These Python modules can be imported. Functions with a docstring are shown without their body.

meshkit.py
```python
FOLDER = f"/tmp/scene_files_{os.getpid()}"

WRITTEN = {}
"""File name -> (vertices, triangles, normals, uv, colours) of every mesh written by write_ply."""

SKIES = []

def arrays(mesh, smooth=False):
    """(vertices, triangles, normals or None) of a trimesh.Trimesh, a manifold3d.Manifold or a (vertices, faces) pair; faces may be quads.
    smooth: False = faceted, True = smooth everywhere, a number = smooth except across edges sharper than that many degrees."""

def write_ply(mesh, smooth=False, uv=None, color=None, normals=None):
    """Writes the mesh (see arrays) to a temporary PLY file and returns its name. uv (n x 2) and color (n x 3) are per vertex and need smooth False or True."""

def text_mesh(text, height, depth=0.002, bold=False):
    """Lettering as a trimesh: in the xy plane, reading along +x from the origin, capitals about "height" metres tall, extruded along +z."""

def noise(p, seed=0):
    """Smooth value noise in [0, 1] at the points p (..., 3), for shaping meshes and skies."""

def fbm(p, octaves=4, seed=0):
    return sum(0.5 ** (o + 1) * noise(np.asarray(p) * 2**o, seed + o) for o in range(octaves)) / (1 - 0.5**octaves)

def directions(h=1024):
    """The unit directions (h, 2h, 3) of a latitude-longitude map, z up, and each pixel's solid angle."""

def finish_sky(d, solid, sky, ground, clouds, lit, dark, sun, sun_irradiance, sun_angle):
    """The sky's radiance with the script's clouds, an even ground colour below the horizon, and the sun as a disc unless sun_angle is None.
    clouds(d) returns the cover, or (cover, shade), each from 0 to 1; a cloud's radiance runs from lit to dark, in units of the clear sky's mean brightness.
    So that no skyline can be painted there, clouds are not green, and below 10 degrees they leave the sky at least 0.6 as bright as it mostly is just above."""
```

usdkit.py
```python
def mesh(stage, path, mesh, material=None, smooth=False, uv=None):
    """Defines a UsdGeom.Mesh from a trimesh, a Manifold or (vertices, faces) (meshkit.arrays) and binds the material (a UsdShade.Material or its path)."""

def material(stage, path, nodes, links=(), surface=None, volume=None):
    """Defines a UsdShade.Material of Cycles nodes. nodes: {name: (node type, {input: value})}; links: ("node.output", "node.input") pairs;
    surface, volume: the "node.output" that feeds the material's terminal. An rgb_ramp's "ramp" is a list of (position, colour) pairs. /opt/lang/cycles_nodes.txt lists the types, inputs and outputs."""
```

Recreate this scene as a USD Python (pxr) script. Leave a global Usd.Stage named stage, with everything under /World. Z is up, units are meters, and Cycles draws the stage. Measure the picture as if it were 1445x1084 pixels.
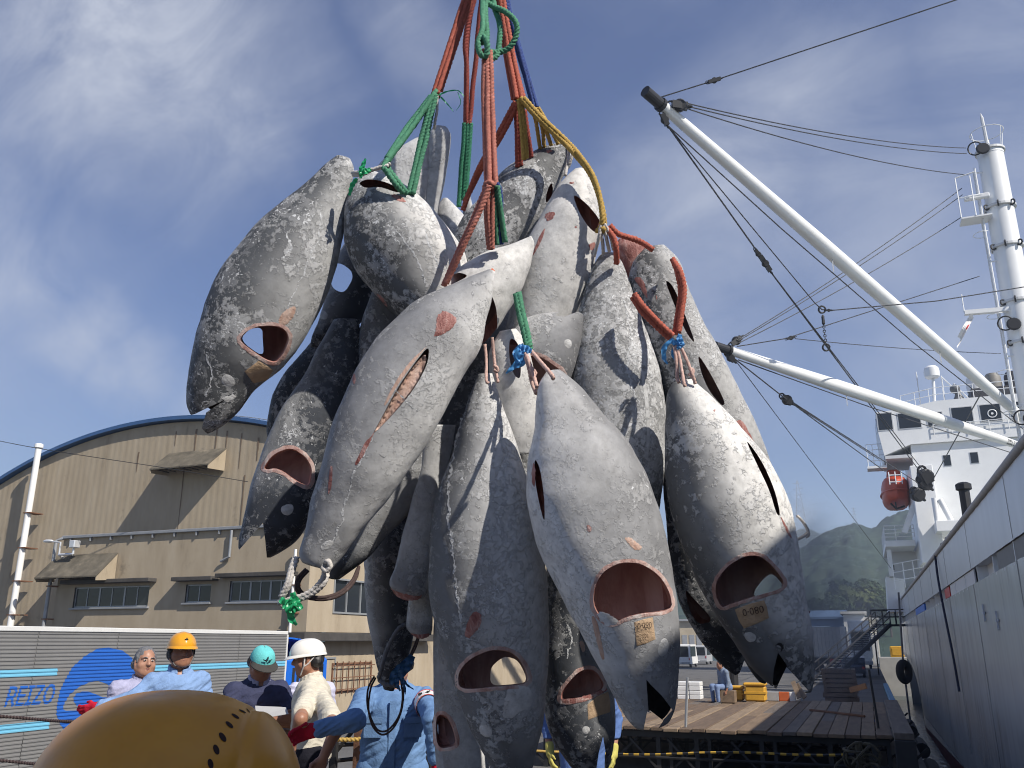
import math
import numpy as np
import trimesh
import manifold3d as m3
import shapely
from shapely.geometry import Polygon, box as sbox
from scipy.interpolate import PchipInterpolator
import meshkit
import usdkit
from pxr import Usd, UsdGeom, UsdLux, UsdShade, Gf, Sdf, Vt

stage = Usd.Stage.CreateInMemory()
UsdGeom.Xform.Define(stage, '/World')
UsdGeom.Scope.Define(stage, '/World/Looks')
PI = math.pi
RNG = np.random.default_rng(7)

# ---------------------------------------------------------------- camera, sky, sun
# world axes: x = towards the sea, y = along the quay, z up; the eye stands on a work platform
F, CX, CY = 1221.0, 722.5, 542.0
TH, YAW = math.radians(16.6), math.radians(21.5)
CAM = np.array([0.0, 0.0, 2.6])
fwd = np.array([-math.sin(YAW) * math.cos(TH), math.cos(YAW) * math.cos(TH), math.sin(TH)])
rgt = np.array([math.cos(YAW), math.sin(YAW), 0.0])
upv = np.cross(rgt, fwd)
cam = UsdGeom.Camera.Define(stage, '/World/camera')
cam.CreateHorizontalApertureAttr(36.0)
cam.CreateFocalLengthAttr(36.0 * F / 1445.0)
cam.CreateClippingRangeAttr(Gf.Vec2f(0.05, 20000.0))
cam.CreateExposureAttr(0.45)
mtx = np.eye(4)
mtx[0, :3], mtx[1, :3], mtx[2, :3], mtx[3, :3] = rgt, upv, -fwd, CAM
cam.AddTransformOp().Set(Gf.Matrix4d(*[float(x) for x in mtx.ravel()]))

SUN = np.array([1.0, -0.42, 0.98])
SUN /= np.linalg.norm(SUN)
SUN_EL, SUN_ROT = math.asin(SUN[2]), math.atan2(SUN[0], SUN[1])
dome = UsdLux.DomeLight.Define(stage, '/World/sky')
dome.CreateIntensityAttr(1.0)
def _dir(px, py):
    d = fwd + rgt * ((px - CX) / F) + upv * ((CY - py) / F)
    return tuple(d / np.linalg.norm(d))


_n = {'sky': ('sky_texture', {'sky_type': 'single_scattering', 'sun_disc': False, 'sun_elevation': SUN_EL, 'sun_rotation': SUN_ROT,
                              'altitude': 50.0, 'air_density': 1.0, 'aerosol_density': 0.35, 'ozone_density': 2.2}),
      'tc': ('texture_coordinate', {}), 'w': ('noise_texture', {'scale': 2.3, 'detail': 7.0, 'roughness': 0.6}),
      'wa': ('vector_math', {'math_type': 'multiply_add', 'vector2': (0.26, 0.26, 0.26)}), 'wb': ('vector_math', {'math_type': 'subtract', 'vector2': (0.13, 0.13, 0.13)}),
      'map': ('mapping', {'mapping_type': 'point', 'rotation': (0.25, 0.55, 0.5), 'scale': (1.0, 2.2, 3.0)}),
      'veil': ('noise_texture', {'scale': 1.5, 'detail': 7.0, 'roughness': 0.55, 'distortion': 0.5}),
      'vm': ('map_range', {'range_type': 'smoothstep', 'from_min': 0.45, 'from_max': 0.85, 'to_min': 0.0, 'to_max': 0.3, 'clamp': True}),
      'z0': ('value', {'value': 0.0})}
_l = [('tc.generated', 'w.vector'), ('w.color', 'wa.vector1'), ('tc.generated', 'wa.vector3'), ('wa.vector', 'wb.vector1'), ('tc.generated', 'map.vector'), ('map.vector', 'veil.vector'), ('veil.fac', 'vm.value')]
_last = 'vm.result'
for _i, (_x, _y, _ro, _ri, _s) in enumerate(((190, 90, .27, .0, .85), (330, 190, .14, .0, .6), (20, 30, .2, .0, .4), (0, 410, .11, .0, .6), (70, 490, .10, .0, .6), (150, 560, .09, .0, .5), (250, 610, .08, .0, .35), (1030, 290, .2, .0, .62), (1150, 180, .2, .0, .5), (1250, 330, .2, .0, .4), (960, 470, .2, .0, .4),
                                              (1330, 480, .2, .0, .4), (600, 40, .1, .0, .35), (1400, 100, .16, .0, .4), (-500, 200, .5, .1, .5), (2000, 200, .5, .1, .5))):
    _n[f'd{_i}'] = ('vector_math', {'math_type': 'distance', 'vector2': _dir(_x, _y)})
    _n[f'm{_i}'] = ('map_range', {'range_type': 'smoothstep', 'from_min': _ro, 'from_max': _ri, 'to_min': 0.0, 'to_max': _s, 'clamp': True})
    _n[f'x{_i}'] = ('math', {'math_type': 'smoothmax', 'value3': 0.04})
    _l += [('wb.vector', f'd{_i}.vector1'), (f'd{_i}.value', f'm{_i}.value'), (f'm{_i}.result', f'x{_i}.value1'), (_last, f'x{_i}.value2')]
    _last = f'x{_i}.value'
_n['mix'] = ('mix_color', {'b': (5.8, 6.15, 7.0)})
_n['sat'] = ('hsv', {'hue': 0.516, 'saturation': 1.2, 'value': 0.94})
_n['wm'] = ('mapping', {'mapping_type': 'point', 'rotation': (0.5, 0.3, 0.9), 'scale': (1.0, 3.4, 2.0)})
_n['wn'] = ('noise_texture', {'scale': 3.4, 'detail': 9.0, 'roughness': 0.62, 'distortion': 0.9})
_n['wr'] = ('map_range', {'from_min': 0.3, 'from_max': 0.7, 'to_min': 0.4, 'to_max': 1.3, 'clamp': True})
_n['wx'] = ('math', {'math_type': 'multiply', 'use_clamp': True})
_l += [('tc.generated', 'wm.vector'), ('wm.vector', 'wn.vector'), ('wn.fac', 'wr.value'), ('wr.result', 'wx.value1'), (_last, 'wx.value2')]
_last = 'wx.value'
_n['bg'] = ('background_shader', {'strength': 0.08})
_l += [('sky.color', 'sat.color'), ('sat.color', 'mix.a'), (_last, 'mix.fac'), ('mix.result', 'bg.color')]
SKY = usdkit.material(stage, '/World/Looks/sky_look', _n, _l, surface='bg.background')
UsdShade.MaterialBindingAPI.Apply(dome.GetPrim()).Bind(SKY)
dome.GetPrim().SetCustomDataByKey('kind', 'structure')
sun = UsdLux.DistantLight.Define(stage, '/World/sun')
sun.CreateIntensityAttr(1.25)
sun.CreateAngleAttr(0.53)
sun.CreateNormalizeAttr(True)
sun.CreateColorAttr(Gf.Vec3f(1.0, 0.94, 0.85))
zz = SUN
xx = np.cross([0, 0, 1.0], zz); xx /= np.linalg.norm(xx)
yy = np.cross(zz, xx)
sm = np.eye(4); sm[0, :3], sm[1, :3], sm[2, :3] = xx, yy, zz
sun.AddTransformOp().Set(Gf.Matrix4d(*[float(x) for x in sm.ravel()]))


# ---------------------------------------------------------------- helpers
def ray(px, py):
    return fwd + rgt * ((px - CX) / F) + upv * ((CY - py) / F)


def at(px, py, d):
    return CAM + ray(px, py) * d


def on(px, py, axis, val):
    r = ray(px, py)
    return CAM + r * ((val - CAM[axis]) / r[axis])


def project(p):
    q = np.asarray(p, float) - CAM
    d = q @ fwd
    return CX + F * (q @ rgt) / d, CY - F * (q @ upv) / d, d


def unit(v):
    v = np.asarray(v, float)
    return v / max(np.linalg.norm(v), 1e-12)


USED = {}


def path_of(name, parent=None):
    base = (str(parent.GetPath()) if parent is not None else '/World') + '/'
    n = USED.get(base + name, 0)
    USED[base + name] = n + 1
    return base + (name if n == 0 else f'{name}_{n:03d}')


def tag(prim, label=None, cat=None, group=None, kind=None):
    for k, v in (('label', label), ('category', cat), ('group', group), ('kind', kind)):
        if v:
            prim.SetCustomDataByKey(k, v)
    return prim


def thing(name, label, cat, group=None, loc=(0, 0, 0), rotz=0.0):
    x = UsdGeom.Xform.Define(stage, path_of(name))
    if any(abs(c) > 0 for c in loc):
        x.AddTranslateOp().Set(Gf.Vec3d(*map(float, loc)))
    if rotz:
        x.AddRotateZOp().Set(math.degrees(rotz))
    return tag(x.GetPrim(), label, cat, group)


def obj(name, mesh, mat, parent=None, smooth=False, label=None, cat=None, group=None, kind=None):
    if isinstance(mesh, MB):
        mesh = mesh.arr()
    m = usdkit.mesh(stage, path_of(name, parent), mesh, mat, smooth=smooth)
    return tag(m.GetPrim(), label, cat, group, kind)


class MB:
    """collects simple shapes into one mesh"""

    def __init__(self):
        self.v, self.f, self.n = [], [], 0

    def add(self, v, f):
        v, f = np.asarray(v, float), np.asarray(f, int)
        if f.shape[1] == 4:
            f = np.vstack([f[:, [0, 1, 2]], f[:, [0, 2, 3]]])
        self.v.append(v); self.f.append(f + self.n); self.n += len(v)
        return self

    def mesh(self, m):
        return self.add(m.vertices, m.faces)

    def arr(self):
        return np.vstack(self.v), np.vstack(self.f)

    def hexa(self, p):
        """eight corners: bottom ring of four, top ring of four"""
        return self.add(p, [[3, 2, 1, 0], [4, 5, 6, 7], [0, 1, 5, 4], [1, 2, 6, 5], [2, 3, 7, 6], [3, 0, 4, 7]])

    def box(self, x0, x1, y0, y1, z0, z1, ch=0.0):
        if ch <= 0:
            return self.hexa([(x0, y0, z0), (x1, y0, z0), (x1, y1, z0), (x0, y1, z0), (x0, y0, z1), (x1, y0, z1), (x1, y1, z1), (x0, y1, z1)])
        pts = []
        for sx, x in ((1, x0), (-1, x1)):
            for sy, y in ((1, y0), (-1, y1)):
                for sz, z in ((1, z0), (-1, z1)):
                    pts += [(x + sx * ch, y + sy * ch, z), (x + sx * ch, y, z + sz * ch), (x, y + sy * ch, z + sz * ch)]
        h = trimesh.convex.convex_hull(np.array(pts))
        return self.mesh(h)

    def obox(self, c, ax, ay, az, hx, hy, hz):
        c, ax, ay, az = (np.asarray(q, float) for q in (c, ax, ay, az))
        s = [(-1, -1, -1), (1, -1, -1), (1, 1, -1), (-1, 1, -1), (-1, -1, 1), (1, -1, 1), (1, 1, 1), (-1, 1, 1)]
        return self.hexa([c + ax * (i * hx) + ay * (j * hy) + az * (k * hz) for i, j, k in s])

    def beam(self, a, b, w, h, up=(0, 0, 1)):
        a, b = np.asarray(a, float), np.asarray(b, float)
        t = unit(b - a)
        if abs(t @ unit(up)) > 0.98:
            up = (0, 1, 0.0)
        s = unit(np.cross(t, up)); u = np.cross(s, t)
        return self.obox((a + b) / 2, s, t, u, w / 2, np.linalg.norm(b - a) / 2, h / 2)

    def tube(self, pts, r, n=8, caps=True, twist=None):
        v, f = sweep(pts, r, n, caps, twist)
        return self.add(v, f)

    def ball(self, c, r, n=2, scale=(1, 1, 1)):
        s = trimesh.creation.icosphere(n, r)
        return self.add(s.vertices * np.array(scale) + np.array(c), s.faces)

    def lathe(self, prof, c, n=24, axis=(0, 0, 1)):
        """prof: (radius, height) pairs along axis from c"""
        axis = unit(axis)
        a = unit(np.cross(axis, (0.3, 0.9, 0.1) if abs(axis[0]) < 0.9 else (0, 0, 1.0))); b = np.cross(axis, a)
        ang = np.arange(n) / n * 2 * PI
        ring = np.cos(ang)[:, None] * a + np.sin(ang)[:, None] * b
        v = np.vstack([np.asarray(c) + axis * h + ring * max(r, 1e-5) for r, h in prof])
        f = []
        for i in range(len(prof) - 1):
            for j in range(n):
                k = (j + 1) % n
                f.append([i * n + j, i * n + k, (i + 1) * n + k, (i + 1) * n + j])
        return self.add(v, f)

    def torus(self, c, R, r, axis=(0, 0, 1), n=20, m=8):
        axis = unit(axis)
        a = unit(np.cross(axis, (0.31, 0.9, 0.1))); b = np.cross(axis, a)
        t = np.linspace(0, 2 * PI, n + 1)
        return self.tube(np.asarray(c) + R * (np.cos(t)[:, None] * a + np.sin(t)[:, None] * b), r, m, caps=False)

    def poly(self, pts, dz):
        """closed 3-D polygon (planar, any shape) extruded by the vector dz"""
        pts = np.asarray(pts, float); dz = np.asarray(dz, float)
        c = pts.mean(0)
        u = unit(pts[1] - pts[0]); nrm = unit(np.cross(u, unit(dz) if abs(unit(dz) @ u) < 0.9 else pts[2] - pts[0]))
        n0 = unit(np.linalg.svd(pts - c)[2][2])
        a = unit(np.cross(n0, (0.2, 0.3, 0.9))); b = np.cross(n0, a)
        p2 = np.stack([(pts - c) @ a, (pts - c) @ b], 1)
        pg = Polygon(p2)
        flip = not pg.exterior.is_ccw
        if flip:
            pts, p2 = pts[::-1], p2[::-1]
        tv, tf = trimesh.creation.triangulate_polygon(Polygon(p2), engine='earcut')
        idx = np.array([np.argmin(((p2 - q) ** 2).sum(1)) for q in tv])
        tf = idx[tf]
        n = len(pts)
        if n0 @ dz < 0:
            pts = pts[::-1]; tf = (n - 1 - tf)[:, ::-1]
            n0 = -n0
            tf = tf[:, ::-1] if True else tf
        v = np.vstack([pts, pts + dz])
        tri = [list(t) for t in tf[:, ::-1]] + [list(t + n) for t in tf]
        for i in range(n):
            j = (i + 1) % n
            tri += [[i, j, j + n], [i, j + n, i + n]]
        m = trimesh.Trimesh(v, np.array(tri), process=False)
        trimesh.repair.fix_normals(m)
        return self.mesh(m)


def smooth_path(pts, n=40):
    """Catmull-Rom through the points"""
    p = np.asarray(pts, float)
    if len(p) < 3:
        return p[0] + (p[-1] - p[0]) * np.linspace(0, 1, n)[:, None]
    q = np.vstack([2 * p[0] - p[1], p, 2 * p[-1] - p[-2]])
    s = np.linspace(0, len(p) - 1 - 1e-9, n)
    i = s.astype(int); t = (s - i)[:, None]
    a, b, c, d = q[i], q[i + 1], q[i + 2], q[i + 3]
    return 0.5 * (2 * b + (c - a) * t + (2 * a - 5 * b + 4 * c - d) * t ** 2 + (3 * b - a - 3 * c + d) * t ** 3)


def sweep(pts, r, n=8, caps=True, twist=None):
    p = np.asarray(pts, float)
    k = len(p)
    rr = np.full(k, float(r)) if np.ndim(r) == 0 else np.asarray(r, float)
    t = np.gradient(p, axis=0)
    t /= np.maximum(np.linalg.norm(t, axis=1, keepdims=True), 1e-9)
    a = unit(np.cross(t[0], (0.13, 0.2, 0.97) if abs(t[0][2]) < 0.9 else (0.9, 0.3, 0.1)))
    A = np.zeros_like(p)
    for i in range(k):
        a = unit(a - t[i] * (a @ t[i])); A[i] = a
    B = np.cross(t, A)
    ang = np.arange(n) / n * 2 * PI
    R = np.repeat(rr[:, None], n, 1)
    if twist:
        strands, pitch, depth = twist
        s = np.concatenate([[0], np.cumsum(np.linalg.norm(np.diff(p, axis=0), axis=1))])
        R = R * (1 - depth + depth * np.abs(np.sin(strands / 2 * (ang[None, :] - 2 * PI * s[:, None] / pitch))) * 1.6)
    v = (p[:, None] + R[..., None] * (np.cos(ang)[None, :, None] * A[:, None] + np.sin(ang)[None, :, None] * B[:, None])).reshape(-1, 3)
    i, j = np.meshgrid(np.arange(k - 1), np.arange(n), indexing='ij')
    j2 = (j + 1) % n
    q = np.stack([i * n + j, i * n + j2, (i + 1) * n + j2, (i + 1) * n + j], -1).reshape(-1, 4)
    f = np.vstack([q[:, [0, 1, 2]], q[:, [0, 2, 3]]])
    if caps:
        v = np.vstack([v, p[:1], p[-1:]])
        e = [[(x + 1) % n, x, k * n] for x in range(n)] + [[(k - 1) * n + x, (k - 1) * n + (x + 1) % n, k * n + 1] for x in range(n)]
        f = np.vstack([f, e])
    return v, f


# ---------------------------------------------------------------- materials
LOOKS = {}


def plain(name, color, rough=0.6, var=0.15, scale=6.0, bump=0.0, bscale=40.0, metallic=0.0, spec=0.5, dirt=None, coat=0.0, stretch=(1, 1, 1)):
    """a surface of one colour with uneven tone, grain and, if given, dirt of its own colour (colour, threshold, scale)"""
    if name in LOOKS:
        return LOOKS[name]
    c = np.array(color, float)
    nodes = {'geo': ('geometry', {}), 'mp': ('mapping', {'scale': stretch}),
             'n1': ('noise_texture', {'scale': scale, 'detail': 5.0, 'roughness': 0.6}),
             'ra': ('rgb_ramp', {'ramp': [(0.25, tuple(c * (1 - var))), (0.5, tuple(c)), (0.75, tuple(np.minimum(c * (1 + var), 1)))]}),
             'p': ('principled_bsdf', {'roughness': rough, 'metallic': metallic, 'specular_ior_level': spec, 'coat_weight': coat})}
    links = [('geo.position', 'mp.vector'), ('mp.vector', 'n1.vector'), ('n1.fac', 'ra.fac')]
    out = 'ra.color'
    if dirt:
        dc, th, ds = dirt
        nodes['n2'] = ('noise_texture', {'scale': ds, 'detail': 8.0, 'roughness': 0.65})
        nodes['dm'] = ('map_range', {'range_type': 'smoothstep', 'from_min': th, 'from_max': th + 0.18, 'to_min': 0.0, 'to_max': 0.85, 'clamp': True})
        nodes['dx'] = ('mix_color', {'b': dc})
        links += [('mp.vector', 'n2.vector'), ('n2.fac', 'dm.value'), ('dm.result', 'dx.fac'), (out, 'dx.a')]
        out = 'dx.result'
    links.append((out, 'p.base_color'))
    if bump:
        nodes['nb'] = ('noise_texture', {'scale': bscale, 'detail': 6.0, 'roughness': 0.6})
        nodes['b'] = ('bump', {'strength': min(1.0, bump), 'distance': 0.02})
        links += [('mp.vector', 'nb.vector'), ('nb.fac', 'b.height'), ('b.normal', 'p.normal')]
    LOOKS[name] = usdkit.material(stage, '/World/Looks/' + name, nodes, links, surface='p.BSDF')
    return LOOKS[name]

# ================================================================ THE SETTING
WATER = -3.0
CONC = plain('concrete_ground', (0.105, 0.102, 0.098), 0.9, 0.2, 0.35, 0.5, 6.0, dirt=((0.055, 0.053, 0.05), 0.5, 0.6))
gx = np.concatenate([np.linspace(-1500, -60, 8), np.linspace(-50, 0.55, 24), [0.9]])
gy = np.concatenate([np.linspace(-300, -20, 6), np.linspace(-10, 132, 48)])
g = MB()
X, Y = np.meshgrid(gx, gy)
nx_, ny_ = len(gx), len(gy)
gi, gj = np.meshgrid(np.arange(ny_ - 1), np.arange(nx_ - 1), indexing='ij')
g.add(np.stack([X, Y, 0 * X], -1).reshape(-1, 3), np.stack([gi * nx_ + gj, gi * nx_ + gj + 1, (gi + 1) * nx_ + gj + 1, (gi + 1) * nx_ + gj], -1).reshape(-1, 4))
ground = obj('quay_ground', g, CONC, kind='structure')
obj('quay_wall', MB().add([(0.896, -300, -6), (0.896, 132, -6), (0.896, 132, -0.004), (0.896, -300, -0.004)], [[3, 2, 1, 0]])
    .add([(-1500, 132, -6), (0.896, 132, -6), (0.896, 132, -0.004), (-1500, 132, -0.004)], [[0, 1, 2, 3]]),
    plain('wet_concrete', (0.11, 0.105, 0.095), 0.7, 0.3, 1.2, 0.4, 8.0), kind='structure')
SEA = usdkit.material(stage, '/World/Looks/sea', {
    'geo': ('geometry', {}), 'mp': ('mapping', {'scale': (1.0, 0.55, 1.0)}),
    'n': ('noise_texture', {'scale': 1.7, 'detail': 6.0, 'roughness': 0.6, 'distortion': 0.6}), 'b': ('bump', {'strength': 0.55, 'distance': 0.25}),
    'p': ('principled_bsdf', {'base_color': (0.028, 0.05, 0.052), 'roughness': 0.12, 'ior': 1.33})},
    [('geo.position', 'mp.vector'), ('mp.vector', 'n.vector'), ('n.fac', 'b.height'), ('b.normal', 'p.normal')], surface='p.BSDF')
obj('sea_water', MB().add([(-6000, -3000, WATER), (6000, -3000, WATER), (6000, 6000, WATER), (-6000, 6000, WATER)], [[0, 1, 2, 3]]), SEA, kind='structure')

# wooded hills beyond the harbour, a heightfield with tree-sized lumps
def hill_mat(name, c0, c1, c2):
    return usdkit.material(stage, '/World/Looks/' + name, {
        'geo': ('geometry', {}), 'n': ('noise_texture', {'scale': 0.045, 'detail': 8.0, 'roughness': 0.7}), 'v': ('noise_texture', {'scale': 0.006, 'detail': 3.0}),
        's': ('math', {'math_type': 'multiply_add', 'value2': 0.6}), 'r': ('rgb_ramp', {'ramp': [(0.5, c0), (0.78, c1), (1.02, c2)]}),
        'p': ('principled_bsdf', {'roughness': 0.95, 'specular_ior_level': 0.1})},
        [('geo.position', 'n.vector'), ('geo.position', 'v.vector'), ('n.fac', 's.value1'), ('v.fac', 's.value3'), ('s.value', 'r.fac'), ('r.color', 'p.base_color')], surface='p.BSDF')

def hills(name, y0, y1, ridge, mat, nx, ny, lump, seed):
    """ridge: (x, crest height) pairs at the crest line y0 + 0.6 (y1 - y0)"""
    xs = np.linspace(ridge[0][0], ridge[-1][0], nx) if nx > 0 else np.concatenate([np.linspace(-1500, -150, 40), np.linspace(-148, 92, -nx), np.linspace(100, 1600, 50)])
    ys = np.linspace(y0, y1, ny); nx = len(xs)
    X, Y = np.meshgrid(xs, ys)
    crest = PchipInterpolator(*np.array(ridge, float).T)(X)
    t = np.clip((Y - y0) / (0.6 * (y1 - y0)), 0, 2)
    prof = np.where(t < 1, np.sin(np.clip(t, 0, 1) * PI / 2) ** 1.15, np.cos(np.clip(t - 1, 0, 0.66) * PI / 2 / 0.7))
    P = np.stack([X, Y, 0 * X], -1)
    spur = meshkit.fbm(P / 140.0, 3, seed) - 0.5
    Z = crest * prof * (1 + 0.45 * spur * np.clip(1.6 - t, 0, 1))
    cl = meshkit.noise(P / lump, seed + 5); cl2 = meshkit.noise(P / (lump * 0.45), seed + 9)
    Z = Z + np.clip(t * 8, 0, 1) * (lump * 0.55 * np.sqrt(cl) + lump * 0.4 * cl2) - 3.4
    i, j = np.meshgrid(np.arange(ny - 1), np.arange(nx - 1), indexing='ij')
    f = np.stack([i * nx + j, i * nx + j + 1, (i + 1) * nx + j + 1, (i + 1) * nx + j], -1).reshape(-1, 4)
    obj(name, MB().add(np.stack([X, Y, Z], -1).reshape(-1, 3), f), mat, kind='structure', smooth=True)

HM = hill_mat('woodland', (0.012, 0.024, 0.018), (0.026, 0.045, 0.03), (0.055, 0.07, 0.04))
hills('hills', 330, 1000, [(-1500, 40), (-500, 44), (-120, 46), (-60, 48), (-38, 58), (-20, 69), (-4, 74), (10, 72), (24, 80), (80, 95), (240, 112), (900, 95), (1600, 60)], HM, -190, 260, 9.0, 3)
hills('far_hills', 1080, 1600, [(-1700, 60), (-500, 90), (-185, 102), (-106, 143), (-67, 157), (-17, 130), (45, 120), (280, 140), (840, 150), (1700, 80)], HM, 300, 60, 16.0, 11)

# ================================================================ THE WAREHOUSE
YW, YG = 25.0, 26.2
WALL = usdkit.material(stage, '/World/Looks/stained_render', {
    'geo': ('geometry', {}), 'mp': ('mapping', {'scale': (1.5, 1.5, 0.4)}), 'n': ('noise_texture', {'scale': 1.1, 'detail': 9.0, 'roughness': 0.66}),
    'n2': ('noise_texture', {'scale': 1.1, 'detail': 8.0, 'roughness': 0.68}),
    'r': ('rgb_ramp', {'ramp': [(0.25, (0.22, 0.18, 0.13)), (0.4, (0.35, 0.288, 0.205)), (0.6, (0.395, 0.33, 0.24)), (0.78, (0.43, 0.37, 0.285))]}),
    's': ('map_range', {'range_type': 'smoothstep', 'from_min': 0.6, 'from_max': 0.78, 'to_min': 0.0, 'to_max': 0.7, 'clamp': True}),
    'm': ('mix_color', {'b': (0.1, 0.09, 0.075)}), 'b': ('bump', {'strength': 0.25, 'distance': 0.02}), 'p': ('principled_bsdf', {'roughness': 0.9, 'specular_ior_level': 0.2})},
    [('geo.position', 'mp.vector'), ('mp.vector', 'n.vector'), ('geo.position', 'n2.vector'), ('n.fac', 'r.fac'), ('n2.fac', 's.value'), ('s.result', 'm.fac'), ('r.color', 'm.a'),
     ('m.result', 'p.base_color'), ('n2.fac', 'b.height'), ('b.normal', 'p.normal')], surface='p.BSDF')
HOODM = plain('mossy_hood', (0.11, 0.095, 0.07), 0.95, 0.5, 2.2, 0.5, 14, dirt=((0.42, 0.34, 0.24), 0.6, 1.1))
DARKC = plain('grimy_concrete', (0.06, 0.055, 0.05), 0.95, 0.4, 1.5, 0.4, 10)
GREYM = plain('grey_metal', (0.3, 0.31, 0.32), 0.5, 0.12, 4.0, 0, metallic=0.3)
BLUER = plain('blue_roof_edge', (0.04, 0.1, 0.23), 0.5, 0.15, 3.0)
WFRAME = plain('aluminium_frame', (0.36, 0.37, 0.37), 0.45, 0.1, 5.0, metallic=0.4)
GLASS = usdkit.material(stage, '/World/Looks/dark_glass', {'p': ('principled_bsdf', {'base_color': (0.02, 0.024, 0.028), 'roughness': 0.08, 'ior': 1.5})}, surface='p.BSDF')
WHITEP = plain('white_pole_paint', (0.78, 0.77, 0.75), 0.4, 0.05, 3.0)
RUST = plain('rust', (0.16, 0.075, 0.04), 0.9, 0.4, 5.0, 0.4, 30)
wh = thing('warehouse', 'beige weather-stained warehouse with curved blue-edged roof', 'warehouse')
# the gable wall with its round head: ribbed sheets
cxr, czr, rr = -25.22, -9.69, 20.66
def arc_z(x):
    return czr + math.sqrt(max(rr * rr - (x - cxr) ** 2, 0))
ribs = MB()
xs = np.arange(-41.0, -17.29, 0.075)
prof = np.tile([0.0, 0.0, 0.004, 0.004], len(xs) // 4 + 1)[:len(xs)]
v = np.array([(x, YG - p, z) for x, p in zip(xs, prof) for z in (0.0, arc_z(x))])
k = np.arange(len(xs) - 1)
ribs.add(v, np.stack([2 * k, 2 * k + 2, 2 * k + 3, 2 * k + 1], 1))
obj('gable_wall', ribs, WALL, wh)
rf, eg = MB(), MB()
xa = np.linspace(-41.2, -17.0, 60)
ra_ = np.array([(x, czr + math.sqrt((rr + 0.06) ** 2 - (x - cxr) ** 2)) for x in xa])
for (x0, z0), (x1, z1) in zip(ra_[:-1], ra_[1:]):
    rf.hexa([(x0, YG - 0.15, z0), (x1, YG - 0.15, z1), (x1, 70, z1), (x0, 70, z0), (x0, YG - 0.15, z0 + .12), (x1, YG - 0.15, z1 + .12), (x1, 70, z1 + .12), (x0, 70, z0 + .12)])
    eg.hexa([(x0, YG - 0.24, z0 - .0), (x1, YG - 0.24, z1 - .0), (x1, YG - 0.153, z1 - .0), (x0, YG - 0.153, z0 - .0), (x0, YG - 0.24, z0 + .15), (x1, YG - 0.24, z1 + .15), (x1, YG - 0.153, z1 + .15), (x0, YG - 0.153, z0 + .15)])
obj('roof', rf, BLUER, wh); obj('roof_edge', eg, BLUER, wh)
rail_ = MB()
for x in np.arange(-27.5, -18, 1.1):
    rail_.beam((x, YG + 0.3, arc_z(x) + .15), (x, YG + 0.3, arc_z(x) + .33), .03, .03)
rail_.tube([(x, YG + 0.3, arc_z(x) + .33) for x in np.linspace(-27.5, -18, 24)], .02, 5)
obj('roof_wire', rail_, GREYM, wh)
# the right-hand wall: sheets that run back along the quay
side = MB()
ys = np.arange(26.4, 70, 0.1)
prof = np.tile([0.0, 0.0, 0.006, 0.006], len(ys) // 4 + 1)[:len(ys)]
v = np.array([(-17.28 + p, y, z) for y, p in zip(ys, prof) for z in (0.0, arc_z(-17.28))])
k = np.arange(len(ys) - 1)
side.add(v, np.stack([2 * k, 2 * k + 2, 2 * k + 3, 2 * k + 1], 1))
obj('side_wall', side, WALL, wh)
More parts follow.
